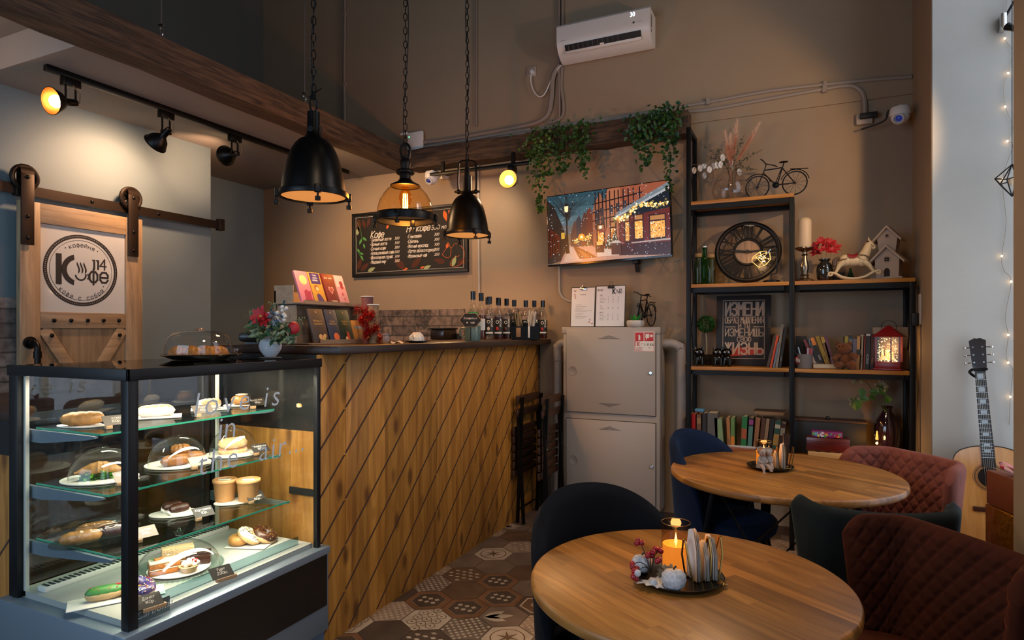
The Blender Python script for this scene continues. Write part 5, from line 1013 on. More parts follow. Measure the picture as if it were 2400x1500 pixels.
p, k = on(1905, 4.43, ZC); e = thing('flat_book', 'thick tan book lying flat under the teddy bear', 'book', p); b = MB(); w_ = on(1972, 4.43, ZC)[0].x-p.x; b.bx(0, w_, 0, .15, 0, .003); b.bx(0, w_, 0, .15, .028, .031); b.bx(0, .004, 0, .15, 0, .031); b.build('cover', mat('cover_tan', '#8a5a22', .6), e, smooth=False); b = MB(); b.bx(.004, w_-.002, .002, .148, .003, .028); b.build('pages', pagem, e, smooth=False)
ZT = ZC+.033; G = 'books on the shelf behind the teddy bear'
for i, (px, w_, h_, ln, col, lb, bd, wd) in enumerate(((1914, .022, .165, -.36, '#6d2a2c', 'red topped book leaning nearest the snow dome', [(0, .62, '#a08b78')], None), (1922, .022, .175, -.36, '#322e2c', 'grey black book leaning second from the snow dome', [(.1, .5, '#1a1716')], None), (1931, .022, .18, -.34, '#1f1712', 'black book with an orange spine top leaning on the shelf', [(.7, .98, '#d0701c')], ('СИЛА', '#b8b0a6')), (1943, .022, .185, -.32, '#8b6a16', 'mustard yellow book leaning behind the teddy bear', None, ('ЧАЙ', '#3a2a10')), (1951, .02, .185, -.28, '#6e4c1c', 'brown and gold book leaning behind the teddy bear', [(.75, .95, '#a8822c')], None), (1959, .024, .215, -.24, '#5e3140', 'purple book rising above the teddy bear', None, ('ОСЕНЬ', '#b58f96')))):
    book(px, 4.45, ZT if px < 1955 else ZC, w_, h_, .13, ln, col, lb, bd, G, wd)
for i, (px, w_, h_, col, lb, bd, wd) in enumerate(((1977, .022, .205, '#3d382f', 'dark olive book behind the bear head', [(0, 1, '#8c7a22')], None), (1987, .022, .21, '#262b30', 'dark blue grey book behind the bear shoulder', [(.55, .9, '#5b6166')], None), (1997, .02, .19, '#5b5660', 'lavender grey book beside the teddy bear', None, None), (2006, .025, .205, '#a67c46', 'cream and black banded book right of the teddy bear', [(.44, .60, '#2b241d')], None), (2014, .022, .215, '#8d7b66', 'pale beige book after the banded one', None, ('СОМЕРСЕТ', '#4a3626')), (2021, .012, .21, '#7a2c18', 'thin red brown book on the lantern side', None, None), (2027, .024, .22, '#14161a', 'black book with white lettering near the red lantern', [(.95, 1, '#b0b4b8')], ('ФИЛОСОФ', '#9aa0a6')), (2039, .022, .215, '#2a1a20', 'dark plum book near the red lantern', None, ('ТАЙНА', '#8f6a4a')), (2047, .026, .22, '#100e0e', 'plain black book against the red lantern', None, None))):
    book(px, 4.45, ZC, w_, h_, .13, .03, col, lb, bd, G, wd)
# teddy
p, k = on(1982, 4.41, ZC); e = thing('teddy_bear', 'brown teddy bear sitting against the books', 'toy', p); tb = mat('teddy_fur', '#6e3a12', .95, noise=(60, .3), bump=(120, .8), sheen=.12); b = MB()
b.sph((0, .03, .06), .038, (1, .85, 1.25), 18, 14); b.sph((-.012, .018, .130), .040, (1.15, .95, .9), 20, 14); b.sph((-.035, .0, .124), .018, (1.2, 1, .9), 12, 10)
for q, rr, s_ in (((-.043, .03, .157), .014, (1, .5, 1)), ((.024, .03, .158), .014, (1, .5, 1))): b.sph(q, rr, s_, 12, 8)
b.tube([(-.03, .02, .09), (-.058, .0, .072), (-.066, -.015, .055)], [.017, .016, .014], 10); b.tube([(.03, .02, .09), (.055, .0, .082), (.035, -.02, .066)], [.018, .017, .015], 10); b.tube([(.012, .02, .03), (.032, -.01, .022), (.036, -.03, .024)], [.022, .021, .018], 12); b.tube([(-.018, .02, .03), (-.042, -.005, .024), (-.05, -.02, .028)], [.022, .020, .017], 12); b.sph((.036, -.032, .03), .022, (1, .7, 1.25), 12, 10); b.build('body', tb, e)
b = MB(); b.sph((-.05, -.012, .127), .006, seg=8, ring=6); b.sph((-.034, -.012, .141), .0035, seg=6, ring=5); b.sph((-.018, -.018, .141), .0035, seg=6, ring=5); b.build('eyes_and_nose', BLKG, e)
# lantern
p, k = on(2083, 4.45, ZC); e = thing('lantern', 'red snow globe lantern glowing on the bookcase', 'lantern', p, rz=-.25); lr = mat('lantern_red', '#7a0e12', .35); hw = .068
b = MB(); b.bx(-hw-.006, hw+.006, -hw*.8-.006, hw*.8+.006, 0, .012, .003); b.bx(-hw, hw, -hw*.8, hw*.8, .012, .05, .004); b.build('base', lr, e)
b = MB()
for x in (-hw+.005, hw-.005):
    for y in (-hw*.8+.005, hw*.8-.005): b.bx(x-.004, x+.004, y-.004, y+.004, .05, .205)
b.bx(.016, .023, -hw*.8-.001, -hw*.8+.004, .05, .205); b.build('posts', lr, e)
def pyr(b, w0, d0, z0, w1, d1, z1): b.surf([[(-w*1, -d, z), (w, -d, z), (w, d, z), (-w, d, z)] for w, d, z in ((w0, d0, z0), (w1, d1, z1))], cv=True, cap0=True, cap1=True)
b = MB(); pyr(b, hw+.016, hw*.8+.016, .203, hw*.55, hw*.5, .243); pyr(b, hw*.62, hw*.55, .24, .006, .006, .272); b.build('roof', lr, e, angle=.2)
b = MB(); b.tube(smoothpath([(-.04, 0, .25), (-.035, 0, .285), (0, 0, .302), (.035, 0, .285), (.04, 0, .25)], 5), .002, 6); b.build('handle', BLK, e)
b = MB(); b.bx(-hw+.009, hw-.009, -hw*.8+.006, hw*.8-.006, .052, .202); b.build('globe', glass('globe_glass', (1, .93, .78), .8), e, smooth=False)
b = MB(); r_ = random.Random(9)
for i in range(170): b.sph((r_.uniform(-.052, .052), r_.uniform(-.047, -.02), .055+.14*r_.random()**1.4), .0012+.0016*r_.random(), seg=6, ring=4)
b.build('glitter', mat('glitter_glow', '#ffe2a0', .4, emit=((1, .74, .36), 2.6)), e); b = MB(); b.sph((-.008, 0, .11), .012, seg=10, ring=8); b.cyl((-.008, 0, .06), (-.008, 0, .11), .018, .008, 10); b.sph((.02, 0, .10), .010, seg=10, ring=8); b.cyl((.02, 0, .06), (.02, 0, .10), .015, .007, 10); b.cyl((-.035, .01, .06), (-.035, .01, .13), .014, .002, 8); b.build('figures', mat('globe_figures', '#caa860', .5, emit=((1, .7, .3), .35)), e)
b = MB(); b.bx(-hw+.009, hw-.009, hw*.8-.010, hw*.8-.008, .052, .202); b.build('back_panel', mat('globe_back', '#5a4a30', .5), e, smooth=False)
lamp('lantern_light', p+V(0, -.01, .13), .7, WARM, .03)
p, k = on(2085, 4.60, ZC); b = MB(); b.bx(-.095, .10, -.03, .03, 0, .262, .004); tag(b.build('gift_carton', mat('carton_white', '#8f7d6c', .6), loc=p), 'plain pale box standing behind the red lantern', 'box')
# ---- bottom shelf, left bay
G = 'books on the lowest visible shelf'
rows = ((1613, .024, .225, 0, '#6a1d1a', 'dark red book at the post on the low shelf', None, ('КЛАССИКА', '#b08a5a')), (1622, .024, .225, 0, '#a3161e', 'bright red book second on the low shelf', None, ('РОМАН', '#d0b0a0')), (1633, .03, .225, 0, '#6a4426', 'brown book third on the low shelf', [(.72, .9, '#8a6a44')], None), (1646, .03, .235, 0, '#241a16', 'black brown book on the low shelf before the wide grey one', None, None), (1658, .07, .24, 0, '#585048', 'wide grey cloth book on the low shelf', None, None), (1684, .018, .21, -.05, '#173226', 'dark green thin book on the low shelf', None, None), (1697, .036, .205, -.08, '#7d9162', 'pale green book leaning on the low shelf', None, None), (1713, .022, .215, -.04, '#a26a34', 'tan book with black title on the low shelf', None, ('НАУКА', '#2a160a')), (1722, .026, .215, -.01, '#5d7a3c', 'green and orange book on the low shelf', [(0, .42, '#c9761c')], None), (1736, .036, .228, .04, '#1c6a34', 'tall green book with red title patch on the low shelf', [(0, .12, '#c98a2a'), (.35, .65, '#9c4a2a')], None), (1751, .03, .222, .06, '#1a1512', 'black book with a teal spine picture on the low shelf', [(.05, .75, '#4c7468'), (.8, .95, '#8a3a72')], None), (1764, .028, .228, .10, '#8a5a36', 'light brown leaning book on the low shelf', None, None), (1778, .024, .225, .10, '#4d2a16', 'dark brown leaning book on the low shelf', None, None), (1787, .022, .225, .11, '#85674a', 'beige leaning book under the flat book', None, None), (1797, .026, .225, .11, '#171412', 'black leaning book near the centre post', None, ('ПУТЬ', '#b9b2a4')), (1808, .036, .212, .12, '#1e4a3e', 'dark teal leaning book near the centre post', [(.78, .9, '#b0a890'), (.25, .6, '#a07a3a')], None), (1822, .03, .20, .12, '#3a1f16', 'maroon leaning book touching the centre post', [(.6, .85, '#8f8a80')], None))
for px, w_, h_, ln, col, lb, bd, wd in rows: book(px, 4.45, ZD, w_*.93, h_, .15, ln, col, lb, bd, G, wd)
p, k = on(1766, 4.47, ZD+.243); e = thing('flat_book', 'brown book lying across the tops of the low shelf books', 'book', p, rz=-.06); b = MB(); w_ = .185; b.bx(0, w_, 0, .12, 0, .003); b.bx(0, w_, 0, .12, .024, .027); b.bx(0, .003, 0, .12, 0, .027); b.build('cover', mat('cover_walnut', '#4d321f', .6), e, smooth=False); b = MB(); b.bx(.003, w_-.002, .001, .118, .003, .024); b.build('pages', mat('old_pages', '#8a6c4e', .9), e, smooth=False)
p, k = on(1640, 4.5, ZD+.24); b = MB(); b.bx(-.03, .03, -.03, .03, 0, .02, .004); tag(b.build('small_box', mat('box_blue', '#4a7fa0', .5), loc=p), 'small light blue packet on top of the low shelf books', 'box')
p, k = on(1752, 4.40, ZD); e = thing('board_game', 'flat printed board game box lying in front of the low shelf books', 'box', p); b = MB(); b.bx(-.18, .18, 0, .045, 0, .028, .002); b.build('box', mat('game_orange', '#8c4a20', .5), e); b = MB(); b.torus((0, .022, .029), .1, .006, None, 30, 6, (1.2, .18)); b.build('printed_ring', mat('game_white', '#a8a8a8', .5), e)
# ---- bottom shelf, right bay
def rbox(px, Y, z, w, h, d, m, name, label, cat='box', parts=None, rz=0):
    p, k = on(px, Y, z); e = thing(name, label, cat, p, rz); b = MB(); b.bx(-w/2, w/2, 0, d, 0, h, .003); b.build('body', m, e); return e, p
e, p = rbox(1940, 4.52, ZD, .44, .212, .12, mat('speaker_case', '#141210', .55), 'audio_case', 'long black wooden case standing at the back of the low shelf'); b = MB(); b.bx(-.224, .224, -.004, .124, .212, .226, .003); b.build('lid', wood('case_lid', '#3a2416', '#55361f', 'X'), e); b = MB(); b.sph((.0, .02, .235), .014, seg=12, ring=8); b.build('knob', BLK, e)
e, p = rbox(1946, 4.40, ZD, .255, .035, .12, wood('board_pine', '#b98a4c', '#d6ac70', 'X', 1), 'chess_board', 'pale folded wooden board game under the red wood box', 'board game'); b = MB()
for i in range(8):
    for j in range(3):
        if (i+j) % 2: b.bx(-.11+.0275*i, -.11+.0275*(i+1), .012+.03*j, .012+.03*(j+1), .0351, .0356)
b.build('printed_squares', mat('board_ink', '#3a3f4a', .6), e, smooth=False)
e, p = rbox(1940, 4.42, ZD+.038, .245, .085, .10, wood('mahogany', '#4a120a', '#6e1e10', 'X', 1, .3, coat=.4), 'wooden_chest', 'polished red brown wooden box on the pale board game', 'box'); b = MB(); b.bx(-.1228, .1228, -.0008, .001, .062, .064); b.build('lid_seam', BLK, e)
e, p = rbox(1938, 4.43, ZD+.126, .175, .036, .085, mat('party_box_pink', '#8d2a6a', .4), 'party_box', 'bright pink patterned box on the red wooden chest', 'box'); b = MB(); r_ = random.Random(5)
for i in range(46): b.mi = r_.randrange(5); b.disc((r_.uniform(-.08, .08), -.0008-.00002*i, .004+.028*r_.random()), .003+.006*r_.random(), 8, rotm(PI/2))
b.build('printed_confetti', [mat('conf_%d' % i, c_, .5) for i, c_ in enumerate(('#e0c34a', '#3a8fc0', '#c02a2a', '#d8c8d0', '#5aa84a'))], e, smooth=False, norm=False)
p, k = on(2079, 4.53, ZD); e = thing('purple_vase', 'tall dark purple glass vase on the low shelf', 'vase', p); b = MB(); b.lathe([(0, .001), (.045, .001), (.055, .02), (.072, .12), (.074, .19), (.062, .245), (.035, .285), (.026, .30), (.026, .318), (.038, .33), (.034, .33), (.022, .318)], seg=32); b.build('body', mat('plum_glass', '#1c0a14', .12, coat=1), e)
fl = thing('artificial_flowers', 'white blossoms with green leaves drooping from the purple vase', 'flowers', p+V(0, 0, .20)); r0 = lambda x, y, Y=4.5: at_y(x, y, Y)-(p+V(0, 0, .20)); st = MB(); lv = MB(); bl = MB(); r_ = random.Random(4)
for path in ([(2078, 965), (2070, 930), (2064, 906)], [(2076, 965), (2052, 925), (2030, 895), (2012, 890)], [(2076, 965), (2040, 940), (2012, 925), (2000, 945)]): st.tube(smoothpath([V(0, 0, .03)]+[r0(*q) for q in path], 5), .0022, 5)
for x, y, n in ((2064, 906, 34), (2010, 888, 34), (2000, 938, 14)):
    for i in range(n): d = V(r_.gauss(0, 1), r_.gauss(-.6, .8), r_.gauss(.2, .8)).normalized(); leaf(bl, r0(x, y)+d*.012, d, d.orthogonal(), .032, .012)
for x, y, L_ in ((2006, 962, .07), (2020, 952, .06), (2014, 930, .06), (2024, 910, .06), (2074, 925, .07), (2060, 920, .06), (2085, 945, .06), (1998, 930, .05), (2050, 930, .05)): leaf(lv, r0(x, y), V(r_.gauss(0, .6), -.3, r_.gauss(-.2, .6)), V(0, -1, .3), L_, L_*.4)
st.build('stems', STEM, fl); lv.build('leaves', mat('leaf_bright', '#3f6a26', .5), fl, smooth=False, norm=False); bl.build('blossoms', mat('blossom', '#9a9472', .8), fl, smooth=False, norm=False)
p, k = on(2055, 4.40, ZD); e = thing('brass_lamp', 'small brass lamp with a curled wire shade on the low shelf', 'lamp', p); b = MB(); b.lathe([(0, 0), (.026, 0), (.026, .005), (.012, .012), (.007, .02), (.012, .03), (.007, .04), (.011, .055), (.006, .065), (.006, .085), (.013, .09), (.006, .097)], seg=18); b.build('base', BRASS, e)
b = MB(); b.lathe([(.006, .10), (.026, .115), (.032, .135), (.024, .165), (.012, .19)], seg=20, a0=1.2, a1=5.4); b.build('shade', glass('amber_shade', (1, .8, .42), 2), e); b = MB(); b.sph((0, 0, .115), .007, seg=10, ring=8); b.build('bulb', mat('brass_bulb_glow', '#fff', emit=((1, .6, .15), 8)), e); lamp('brass_lamp_light', p+V(0, -.03, .12), .8, WARM, .02)
# ---- wall bits in the corner
p = at_x(2158, 730, WR); e = thing('wall_switch', 'pale socket plate with a black plug on the narrow corner wall', 'socket', (WR, p.y, at_x(2158, 725, WR).z)); b = MB(); b.bx(-.012, 0, -.04, .04, -.09, .09, .004); b.build('plate', mat('socket_plastic', ''), e); b = MB(); b.bx(-.05, -.012, -.03, .02, -.10, -.02, .008); b.build('plug', BLK, e); b = MB(); b.tube(smoothpath([(-.035, 0, -.10), (-.05, .05, -.2), (-.02, .12, -.35), (-.035, .05, -.5), (-.02, .15, -.7), (-.02, .2, -1.0)], 6), .003, 6); b.build('cord', BLK, e)
# ================================================================== bar counter
XC, XO = -1.93, -1.83
pine = wood('counter_pine', '#8a5618', '#c0873a', 'Z', .8, .5, strip=('Y', .131), knots=8, dark='#4a230a', bump=.12, var=.14); pinex = wood('counter_pine_end', '#8e5a22', '#bd8540', 'Z', .8, .5, strip=('X', .131), knots=8, bump=.12, var=.14)
walnut = wood('counter_top_wood', '#1e110a', '#3c2415', 'Y', .9, .4, strip=('X', .2), bump=.1); groove = mat('groove_dark', '#432a1e', .7)
ct = thing('bar_counter', 'long bar counter clad in knotty pine boards with slanting dark grooves', 'counter', (0, 0, 0))
seams = (2.145, 2.321, 3.119, 3.914, 4.66); sw_ = .021
def clipline(y0, z0, ya, yb, za, zb):
    """the 45 degree groove through (y0, z0) clipped to a panel"""
    t0 = max(ya-y0, za-z0); t1 = min(yb-y0, zb-z0); return (t0, t1) if t1 > t0+.02 else None
for ya, yb in zip(seams, seams[1:]):
    b = MB(); b.bx(XC-.02, XC, ya+.001, yb-.001, .0, 1.295, .0015); pn = b.build('pine_panel', pine, ct); b = MB(); n = 0
    for k in range(-14, 16):
        y0_ = 2.761+.2115*k; c_ = clipline(y0_, 1.27, ya+.004, yb-.004, .012, 1.29)
        if c_:
            w2 = sw_*.7; p0 = (y0_+c_[0], 1.27+c_[0]); p1 = (y0_+c_[1], 1.27+c_[1]); b.prism([(p0[0]-w2, p0[1]+0), (p0[0]+0, p0[1]-0), (p1[0], p1[1]), (p1[0]-w2, p1[1])], .0016, frame((XC-.0010, 0, 0), (0, 1, 0), (0, 0, 1))); n += 1
    b.build('groove', groove, pn, smooth=False)
b = MB(); b.bx(-2.56, XC-.02, 2.145, 2.165, 0, .955); b.build('end_panel', pinex, ct); b = MB(); b.bx(-2.56, XC-.02, 2.145, 2.165, .955, 1.295); b.build('end_fascia', mat('fascia_black', '#121010', .5), ct); b = MB(); b.bx(-2.10, -1.951, 2.138, 2.145, .67, .70); b.build('end_strip', BLK, ct)  # last piece: thin dark strip across the end panel
b = MB(); b.bx(-2.60, XO, 2.16, WB-.014, 1.296, 1.335, .006); b.build('worktop', walnut, ct)
b = MB(); b.bx(-2.56, -2.54, 2.165, 4.66, .1, 1.295); b.build('inner_side', BLK, ct)
e = thing('low_counter', 'lower wooden counter section beyond the glass pastry case', 'counter', (0, 0, 0)); b = MB(); b.bx(-3.5, -2.60, 1.36, 1.9, 0, .93); b.build('body', pinex, e); b = MB(); b.bx(-3.52, -2.585, 1.345, 1.92, .93, 1.06); b.build('fascia', BLK, e); b = MB(); b.bx(-3.53, -2.58, 1.335, 1.93, 1.06, 1.10, .004); b.build('worktop', walnut, e)
b = MB(); [b.prism([(-3.3+k*.21, .03), (-3.288+k*.21, .03), (-2.5+k*.21-.05, .80), (-2.512+k*.21-.05, .80)], .0016, frame((0, 1.3605, 0), (1, 0, 0), (0, 0, 1))) for k in range(0, 1)]; b.build('groove', groove, e, smooth=False)
ZK = 1.3365
def onc(px, X): return V(X, at_x(px, 790, X).y, ZK)
# ---- chocolate display stand and bars (faces look towards the customers' side, +X)
ply = wood('display_plywood', '#8d6f55', '#a98a6c', 'Y', 1, .6, bump=.05); edge = mat('laser_edge', '#2a1a12', .8)
y0_, y1_ = 2.285, 2.80; XS = -2.12
ds = thing('display_stand', 'two tier plywood stand for chocolate bars on the counter', 'display stand', (XS, y0_, ZK)); L_ = y1_-y0_
b = MB(); b.bx(-.22, .02, 0, L_, 0, .006); b.bx(-.22, -.21, 0, L_*.93, .006, .26); b.bx(-.20, -.08, 0, .005, .006, .20); b.bx(-.20, -.08, L_*.88, L_*.88+.005, .006, .20); b.bx(-.22, -.05, -.005, L_*.92, .195, .201); b.bx(-.13, -.125, .006, L_*.88, .006, .195)
b.bx(-.22, -.10, .0, .006, .2, .285); b.build('frame', ply, ds); b = MB(); b.bx(.012, .018, L_*.12, L_+.02, .0, .022); b.build('lower_lip', ply, ds); b = MB(); b.bx(-.052, -.046, .02, L_*.93, .19, .212); b.build('upper_lip', ply, ds)
b = MB(); b.bx(-.2, .0, -.0015, L_, -.0005, .004); b.bx(-.22, -.045, -.0065, L_*.925, .188, .1945); b.build('burnt_edges', edge, ds)
def choc(dy, tier, w, h, col, label, deco, group):
    o = V(XS+(-.055 if tier else .008), y0_+dy, ZK+(.2025 if tier else .0075)); lean = math.radians(20 if tier else 17); ux = V(0, 1, 0); uy = V(-math.sin(lean), 0, math.cos(lean)); M = frame((0, 0, 0), ux, uy)
    e = thing('chocolate_bar', label, 'chocolate bar', o, group=group); b = MB(); b.box((w/2, h/2, -.006), (w, h, .012), M, .001); bo = b.build('wrapper', mat('choc_'+col.strip('#'), col, .5), e)
    for i, dd in enumerate(deco):
        b = MB(); kind, c_ = dd[0], dd[1]; zz = .0002+.0003*i
        if kind == 'p': b.poly([M @ V(x*w, y*h, zz) for x, y in dd[2]])
        elif kind == 't': b.write(dd[2], dd[3]*w, dd[4]*w, dd[5]*h, M, 'CENTER', depth=zz, bold=.01)
        elif kind == 'd': [b.disc((0, 0, 0), r_*w, 14, M @ Matrix.Translation((x*w, y*h, zz))) for x, y, r_ in dd[2]]
        b.build({'p': 'printed_panel', 't': 'print', 'd': 'printed_motif'}[kind], mat('ink_'+c_.strip('#'), c_, .6), bo, smooth=False, norm=False)
heart = [(.5, .32), (.72, .48), (.70, .56), (.6, .58), (.5, .53), (.40, .58), (.30, .56), (.28, .48)]
G = 'chocolate bars on the upper tier'
choc(.015, 1, .085, .165, '#c4707c', 'pink chocolate bar at the wall end of the upper tier', [('d', '#d8b878', [(.55, .72, .3)]), ('p', '#8f2440', [(.35, .05), (.9, .05), (.9, .4), (.75, .35), (.6, .42), (.4, .36)]), ('p', '#5a1830', [(.3, .05), (.95, .05), (.95, .09), (.3, .09)])], G)
choc(.105, 1, .085, .165, '#b8862a', 'yellow and purple chocolate bar with a cartoon lady', [('p', '#3c245c', [(.12, .62), (.9, .62), (.92, .98), (.10, .98)]), ('t', '#d8d0d8', 'Твой\nзакон\nлюбовь!', .15, .5, .88), ('d', '#8a4a2a', [(.42, .5, .17)]), ('d', '#d8a878', [(.46, .46, .13)]), ('p', '#3c245c', [(.3, .02), (.85, .02), (.62, .26), (.45, .32), (.3, .26)])], G)
choc(.205, 1, .085, .165, '#6e2418', 'red brown chocolate bar with a heart', [('t', '#d8c8b0', 'Для тебя', .17, .48, .84), ('p', '#c48a80', heart), ('p', '#9a3a30', [(x*.7+.15, y*.7+.135) for x, y in heart]), ('t', '#d8c8b0', 'с любовью', .12, .5, .08)], G)
choc(.295, 1, .07, .165, '#c8898c', 'pale pink chocolate bar with a red figure, last on the upper tier', [('p', '#d0b8b0', [(.05, .6), (.95, .6), (.95, .98), (.05, .98)]), ('d', '#a03038', [(.6, .72, .2), (.6, .60, .18)]), ('d', '#b04a58', [(.5, .35, .12), (.6, .2, .09)])], G)
G = 'chocolate bars on the lower tier'
choc(.03, 0, .105, .172, '#3a2c24', 'dark brown chocolate bar with ginger on the lower tier', [('t', '#a08048', 'Имбирь в\nкарамели', .14, .5, .62), ('d', '#b08a58', [(.5, .17, .13), (.65, .14, .12), (.78, .2, .1)]), ('d', '#8a9a3a', [(.72, .07, .09)]), ('d', '#8a7050', [(.5, .9, .06)])], G)
choc(.145, 0, .085, .172, '#20283c', 'navy chocolate bar with an orange on the lower tier', [('t', '#a08048', 'Груша\nапельсин', .15, .5, .62), ('d', '#b4562a', [(.6, .17, .24)]), ('d', '#8a7050', [(.5, .9, .06)])], G)
choc(.235, 0, .09, .172, '#1c2e24', 'dark green chocolate bar with a pepper on the lower tier', [('t', '#a08048', 'Трюфель\nперец', .15, .5, .62), ('p', '#a03a2a', [(.4, .05), (.7, .08), (.66, .3), (.5, .34)]), ('d', '#c8a080', [(.4, .12, .1)]), ('d', '#8a7050', [(.5, .9, .06)])], G)
for i, (dy, lb) in enumerate(((.335, 'kraft paper chocolate bar beside the dark green one'), (.362, 'kraft paper chocolate bar, middle of the three'), (.392, 'kraft paper chocolate bar with a pale label at the stand end'))): choc(dy, 0, .08 if i == 2 else .06, .118, '#a4763e', lb, [('p', '#6e7c8a', [(.15, .62), (.8, .6), (.8, .72), (.15, .74)]), ('d', '#4a3020', [(.5, .15, .16)])], G)
# ---- till, tinsel cups, glass, napkin, cup
p = onc(598, -2.42); b = MB(); b.bx(-.05, .06, -.10, .09, .012, .06, .02); b.bx(-.03, .03, -.05, .05, 0, .014); tag(b.build('card_terminal', mat('terminal_black', '#0c0b0c', .35), loc=p, rot=(0, 0, .5)), 'black card terminal on the counter behind the flower vase', 'card terminal')
tm = mat('tinsel_red', '#c8161c', .25, .6); tm2 = mat('tinsel_gold', '#8f7a22', .2, .8)
def cupstack(px, X, h, r, col, label, seed):
    p = onc(px, X); e = thing('paper_cup_stack', label, 'paper cups', p); b = MB(); n = 5; b.lathe([(0, 0), (r*.74, 0)]+[(r*(.74+.26*t), h*t) for t in (.25, .5, .75, .98)]+[(r*1.05, h*.985), (r*1.05, h), (r*.9, h)], seg=24); b.build('cups', mat('cup_'+col.strip('#'), col, .6, noise=(34, .35)), e); b = MB(); b.torus((0, 0, h*.99), r*1.02, .0025, None, 24, 6); b.build('rim', PAPER, e)
cupstack(861, -2.06, .245, .031, '#6b3a34', 'taller stack of patterned paper cups wrapped by red tinsel', 1); cupstack(875, -2.00, .20, .029, '#8a6a48', 'shorter stack of orange patterned paper cups by the tinsel', 2)
p = onc(868, -1.985); e = thing('tinsel_garland', 'red tinsel garland wound round the paper cups on the counter', 'tinsel', p); b = MB(); r_ = random.Random(3)
for i in range(3600):
    t = r_.random(); a = t*16+r_.gauss(0, .3); rr = .035+.012*t; q = V(-.03+rr*.8*math.cos(a)+.03*(1-t), -.02+.06*(1-t)+rr*math.sin(a)*.8,    .01+.165*t)+V(r_.gauss(0, .006), r_.gauss(0, .006), r_.gauss(0, .012)); b.mi = 0 if r_.random() < .9 else 1
    d = V(r_.gauss(0, 1), r_.gauss(0, 1), r_.gauss(0, 1)).normalized()*.024; s_ = d.cross(V(.3, .5, .8)).normalized()*.0012; b.poly([q-s_, q+s_, q+d])
b.build('strands', [tm, tm2], e, smooth=False, norm=False)
p = onc(842, -2.46); e = thing('glass_teapot', 'clear glass teapot behind the red tinsel', 'teapot', p); b = MB(); b.lathe([(0, .002), (.05, .002), (.062, .03), (.06, .07), (.045, .10), (.04, .115)], seg=28); b.build('body', GLASS, e); b = MB(); b.lathe([(.042, .115), (.042, .122), (.01, .13), (.012, .142), (0, .146)], seg=20); b.build('lid', CHROME, e); b = MB(); b.tube(smoothpath([(0, .055, .09), (0, .095, .08), (0, .09, .04), (0, .06, .03)], 5), .005, 6); b.build('handle', GLASS, e)
p = onc(905, -1.93); e = thing('drinking_glass', 'small clear glass on the counter beside the tinsel', 'glass', p)
b = MB(); b.lathe([(0, .002), (.022, .002), (.026, .05), (.0245, .05), (.021, .006), (0, .006)], seg=22); b.build('body', GLASS, e)
p = onc(932, -1.93); b = MB(); rows = [[(.02*j/4-.02, i*.022-.05, .003+.006*math.sin(i*1.7+j)+.006*(j == 2)) for j in range(5)] for i in range(6)]; b.surf(rows); o = b.build('napkin', mat('napkin_white', '#bdb3a6', .9), loc=p, norm=False); tag(o, 'crumpled white napkin beside the saucer on the counter', 'napkin')
p = onc(977, -1.95); e = thing('saucer', 'dark saucer under the upturned cup on the counter', 'saucer', p); b = MB(); b.lathe([(0, 0), (.04, 0), (.075, .008), (.075, .011), (.04, .004), (0, .004)], seg=30); b.build('plate', mat('saucer_dark', '#2b2320', .3), e)
e = thing('coffee_cup', 'white coffee cup turned upside down on the saucer', 'cup', p+V(0, 0, .006)); b = MB(); b.lathe([(.043, .0), (.042, .018), (.034, .038), (.022, .048), (.02, .051), (0, .051)], seg=28); b.build('cup', mat('porcelain', '#c9c2b8', .15), e); b = MB(); b.tube(smoothpath([(0, -.04, .008), (0, -.065, .012), (0, -.066, .03), (0, -.038, .034)], 5), .004, 8); b.build('handle', mat('porcelain', ''), e)
p = V(-2.5, at_x(1040, 790, -2.5).y, ZK); e = thing('food_container', 'dark translucent container with a black lid on the counter', 'container', p); b = MB(); b.bx(-.06, .06, -.10, .10, 0, .075, .01); b.build('tub', mat('tub_smoke', '#241c17', .2), e); b = MB(); b.bx(-.065, .065, -.105, .105, .075, .09, .005); b.build('lid', BLK, e)
p = V(-2.42, at_x(1075, 790, -2.42).y, ZK); b = MB(); b.cyl((0, 0, 0), (0, 0, .045), .022, seg=16); tag(b.build('pepper_mill', BLK, loc=p), 'small black jar between the container and the teal mug', 'jar')
p = onc(1108, -1.93); e = thing('mug', 'teal enamel mug with a little chalk sign on the counter', 'mug', p, rz=YAW); teal = mat('teal_enamel', '#4c6461', .35)
b = MB(); b.lathe([(0, 0), (.049, 0), (.051, .004), (.051, .095), (.049, .098), (.047, .095), (.047, .006), (0, .006)], seg=30); b.build('body', teal, e); b = MB(); b.tube(smoothpath([(-.05, 0, .08), (-.078, 0, .078), (-.082, 0, .04), (-.05, 0, .022)], 5), .0055, 8); b.build('handle', teal, e)
e = thing('chalk_sign', 'small black cloud shaped sign about sweets for tea in the mug', 'sign', p+V(-.012*cs, -.012*sn, .088), rz=YAW); sg = [(.062*math.cos(t)*(1+.07*math.cos(6*t)), .044*math.sin(t)*(1+.07*math.cos(6*t))) for t in [2*PI*i/60 for i in range(60)]]
M = frame((0, -.056, .045), (1, 0, 0), (0, 0, 1)); b = MB(); b.prism([(x*1.06, y*1.08) for x, y in sg], .003, M, -.004); b.build('wooden_edge', mat('sign_wood', '#a98b62', .6), e, smooth=False); b = MB(); b.prism(sg, .0012, M, -.0008); b.cyl((0, -.055, -.08), (0, -.055, .0), .003, seg=6); b.build('slate', mat('slate_sign', '#15171b', .8), e, smooth=False)
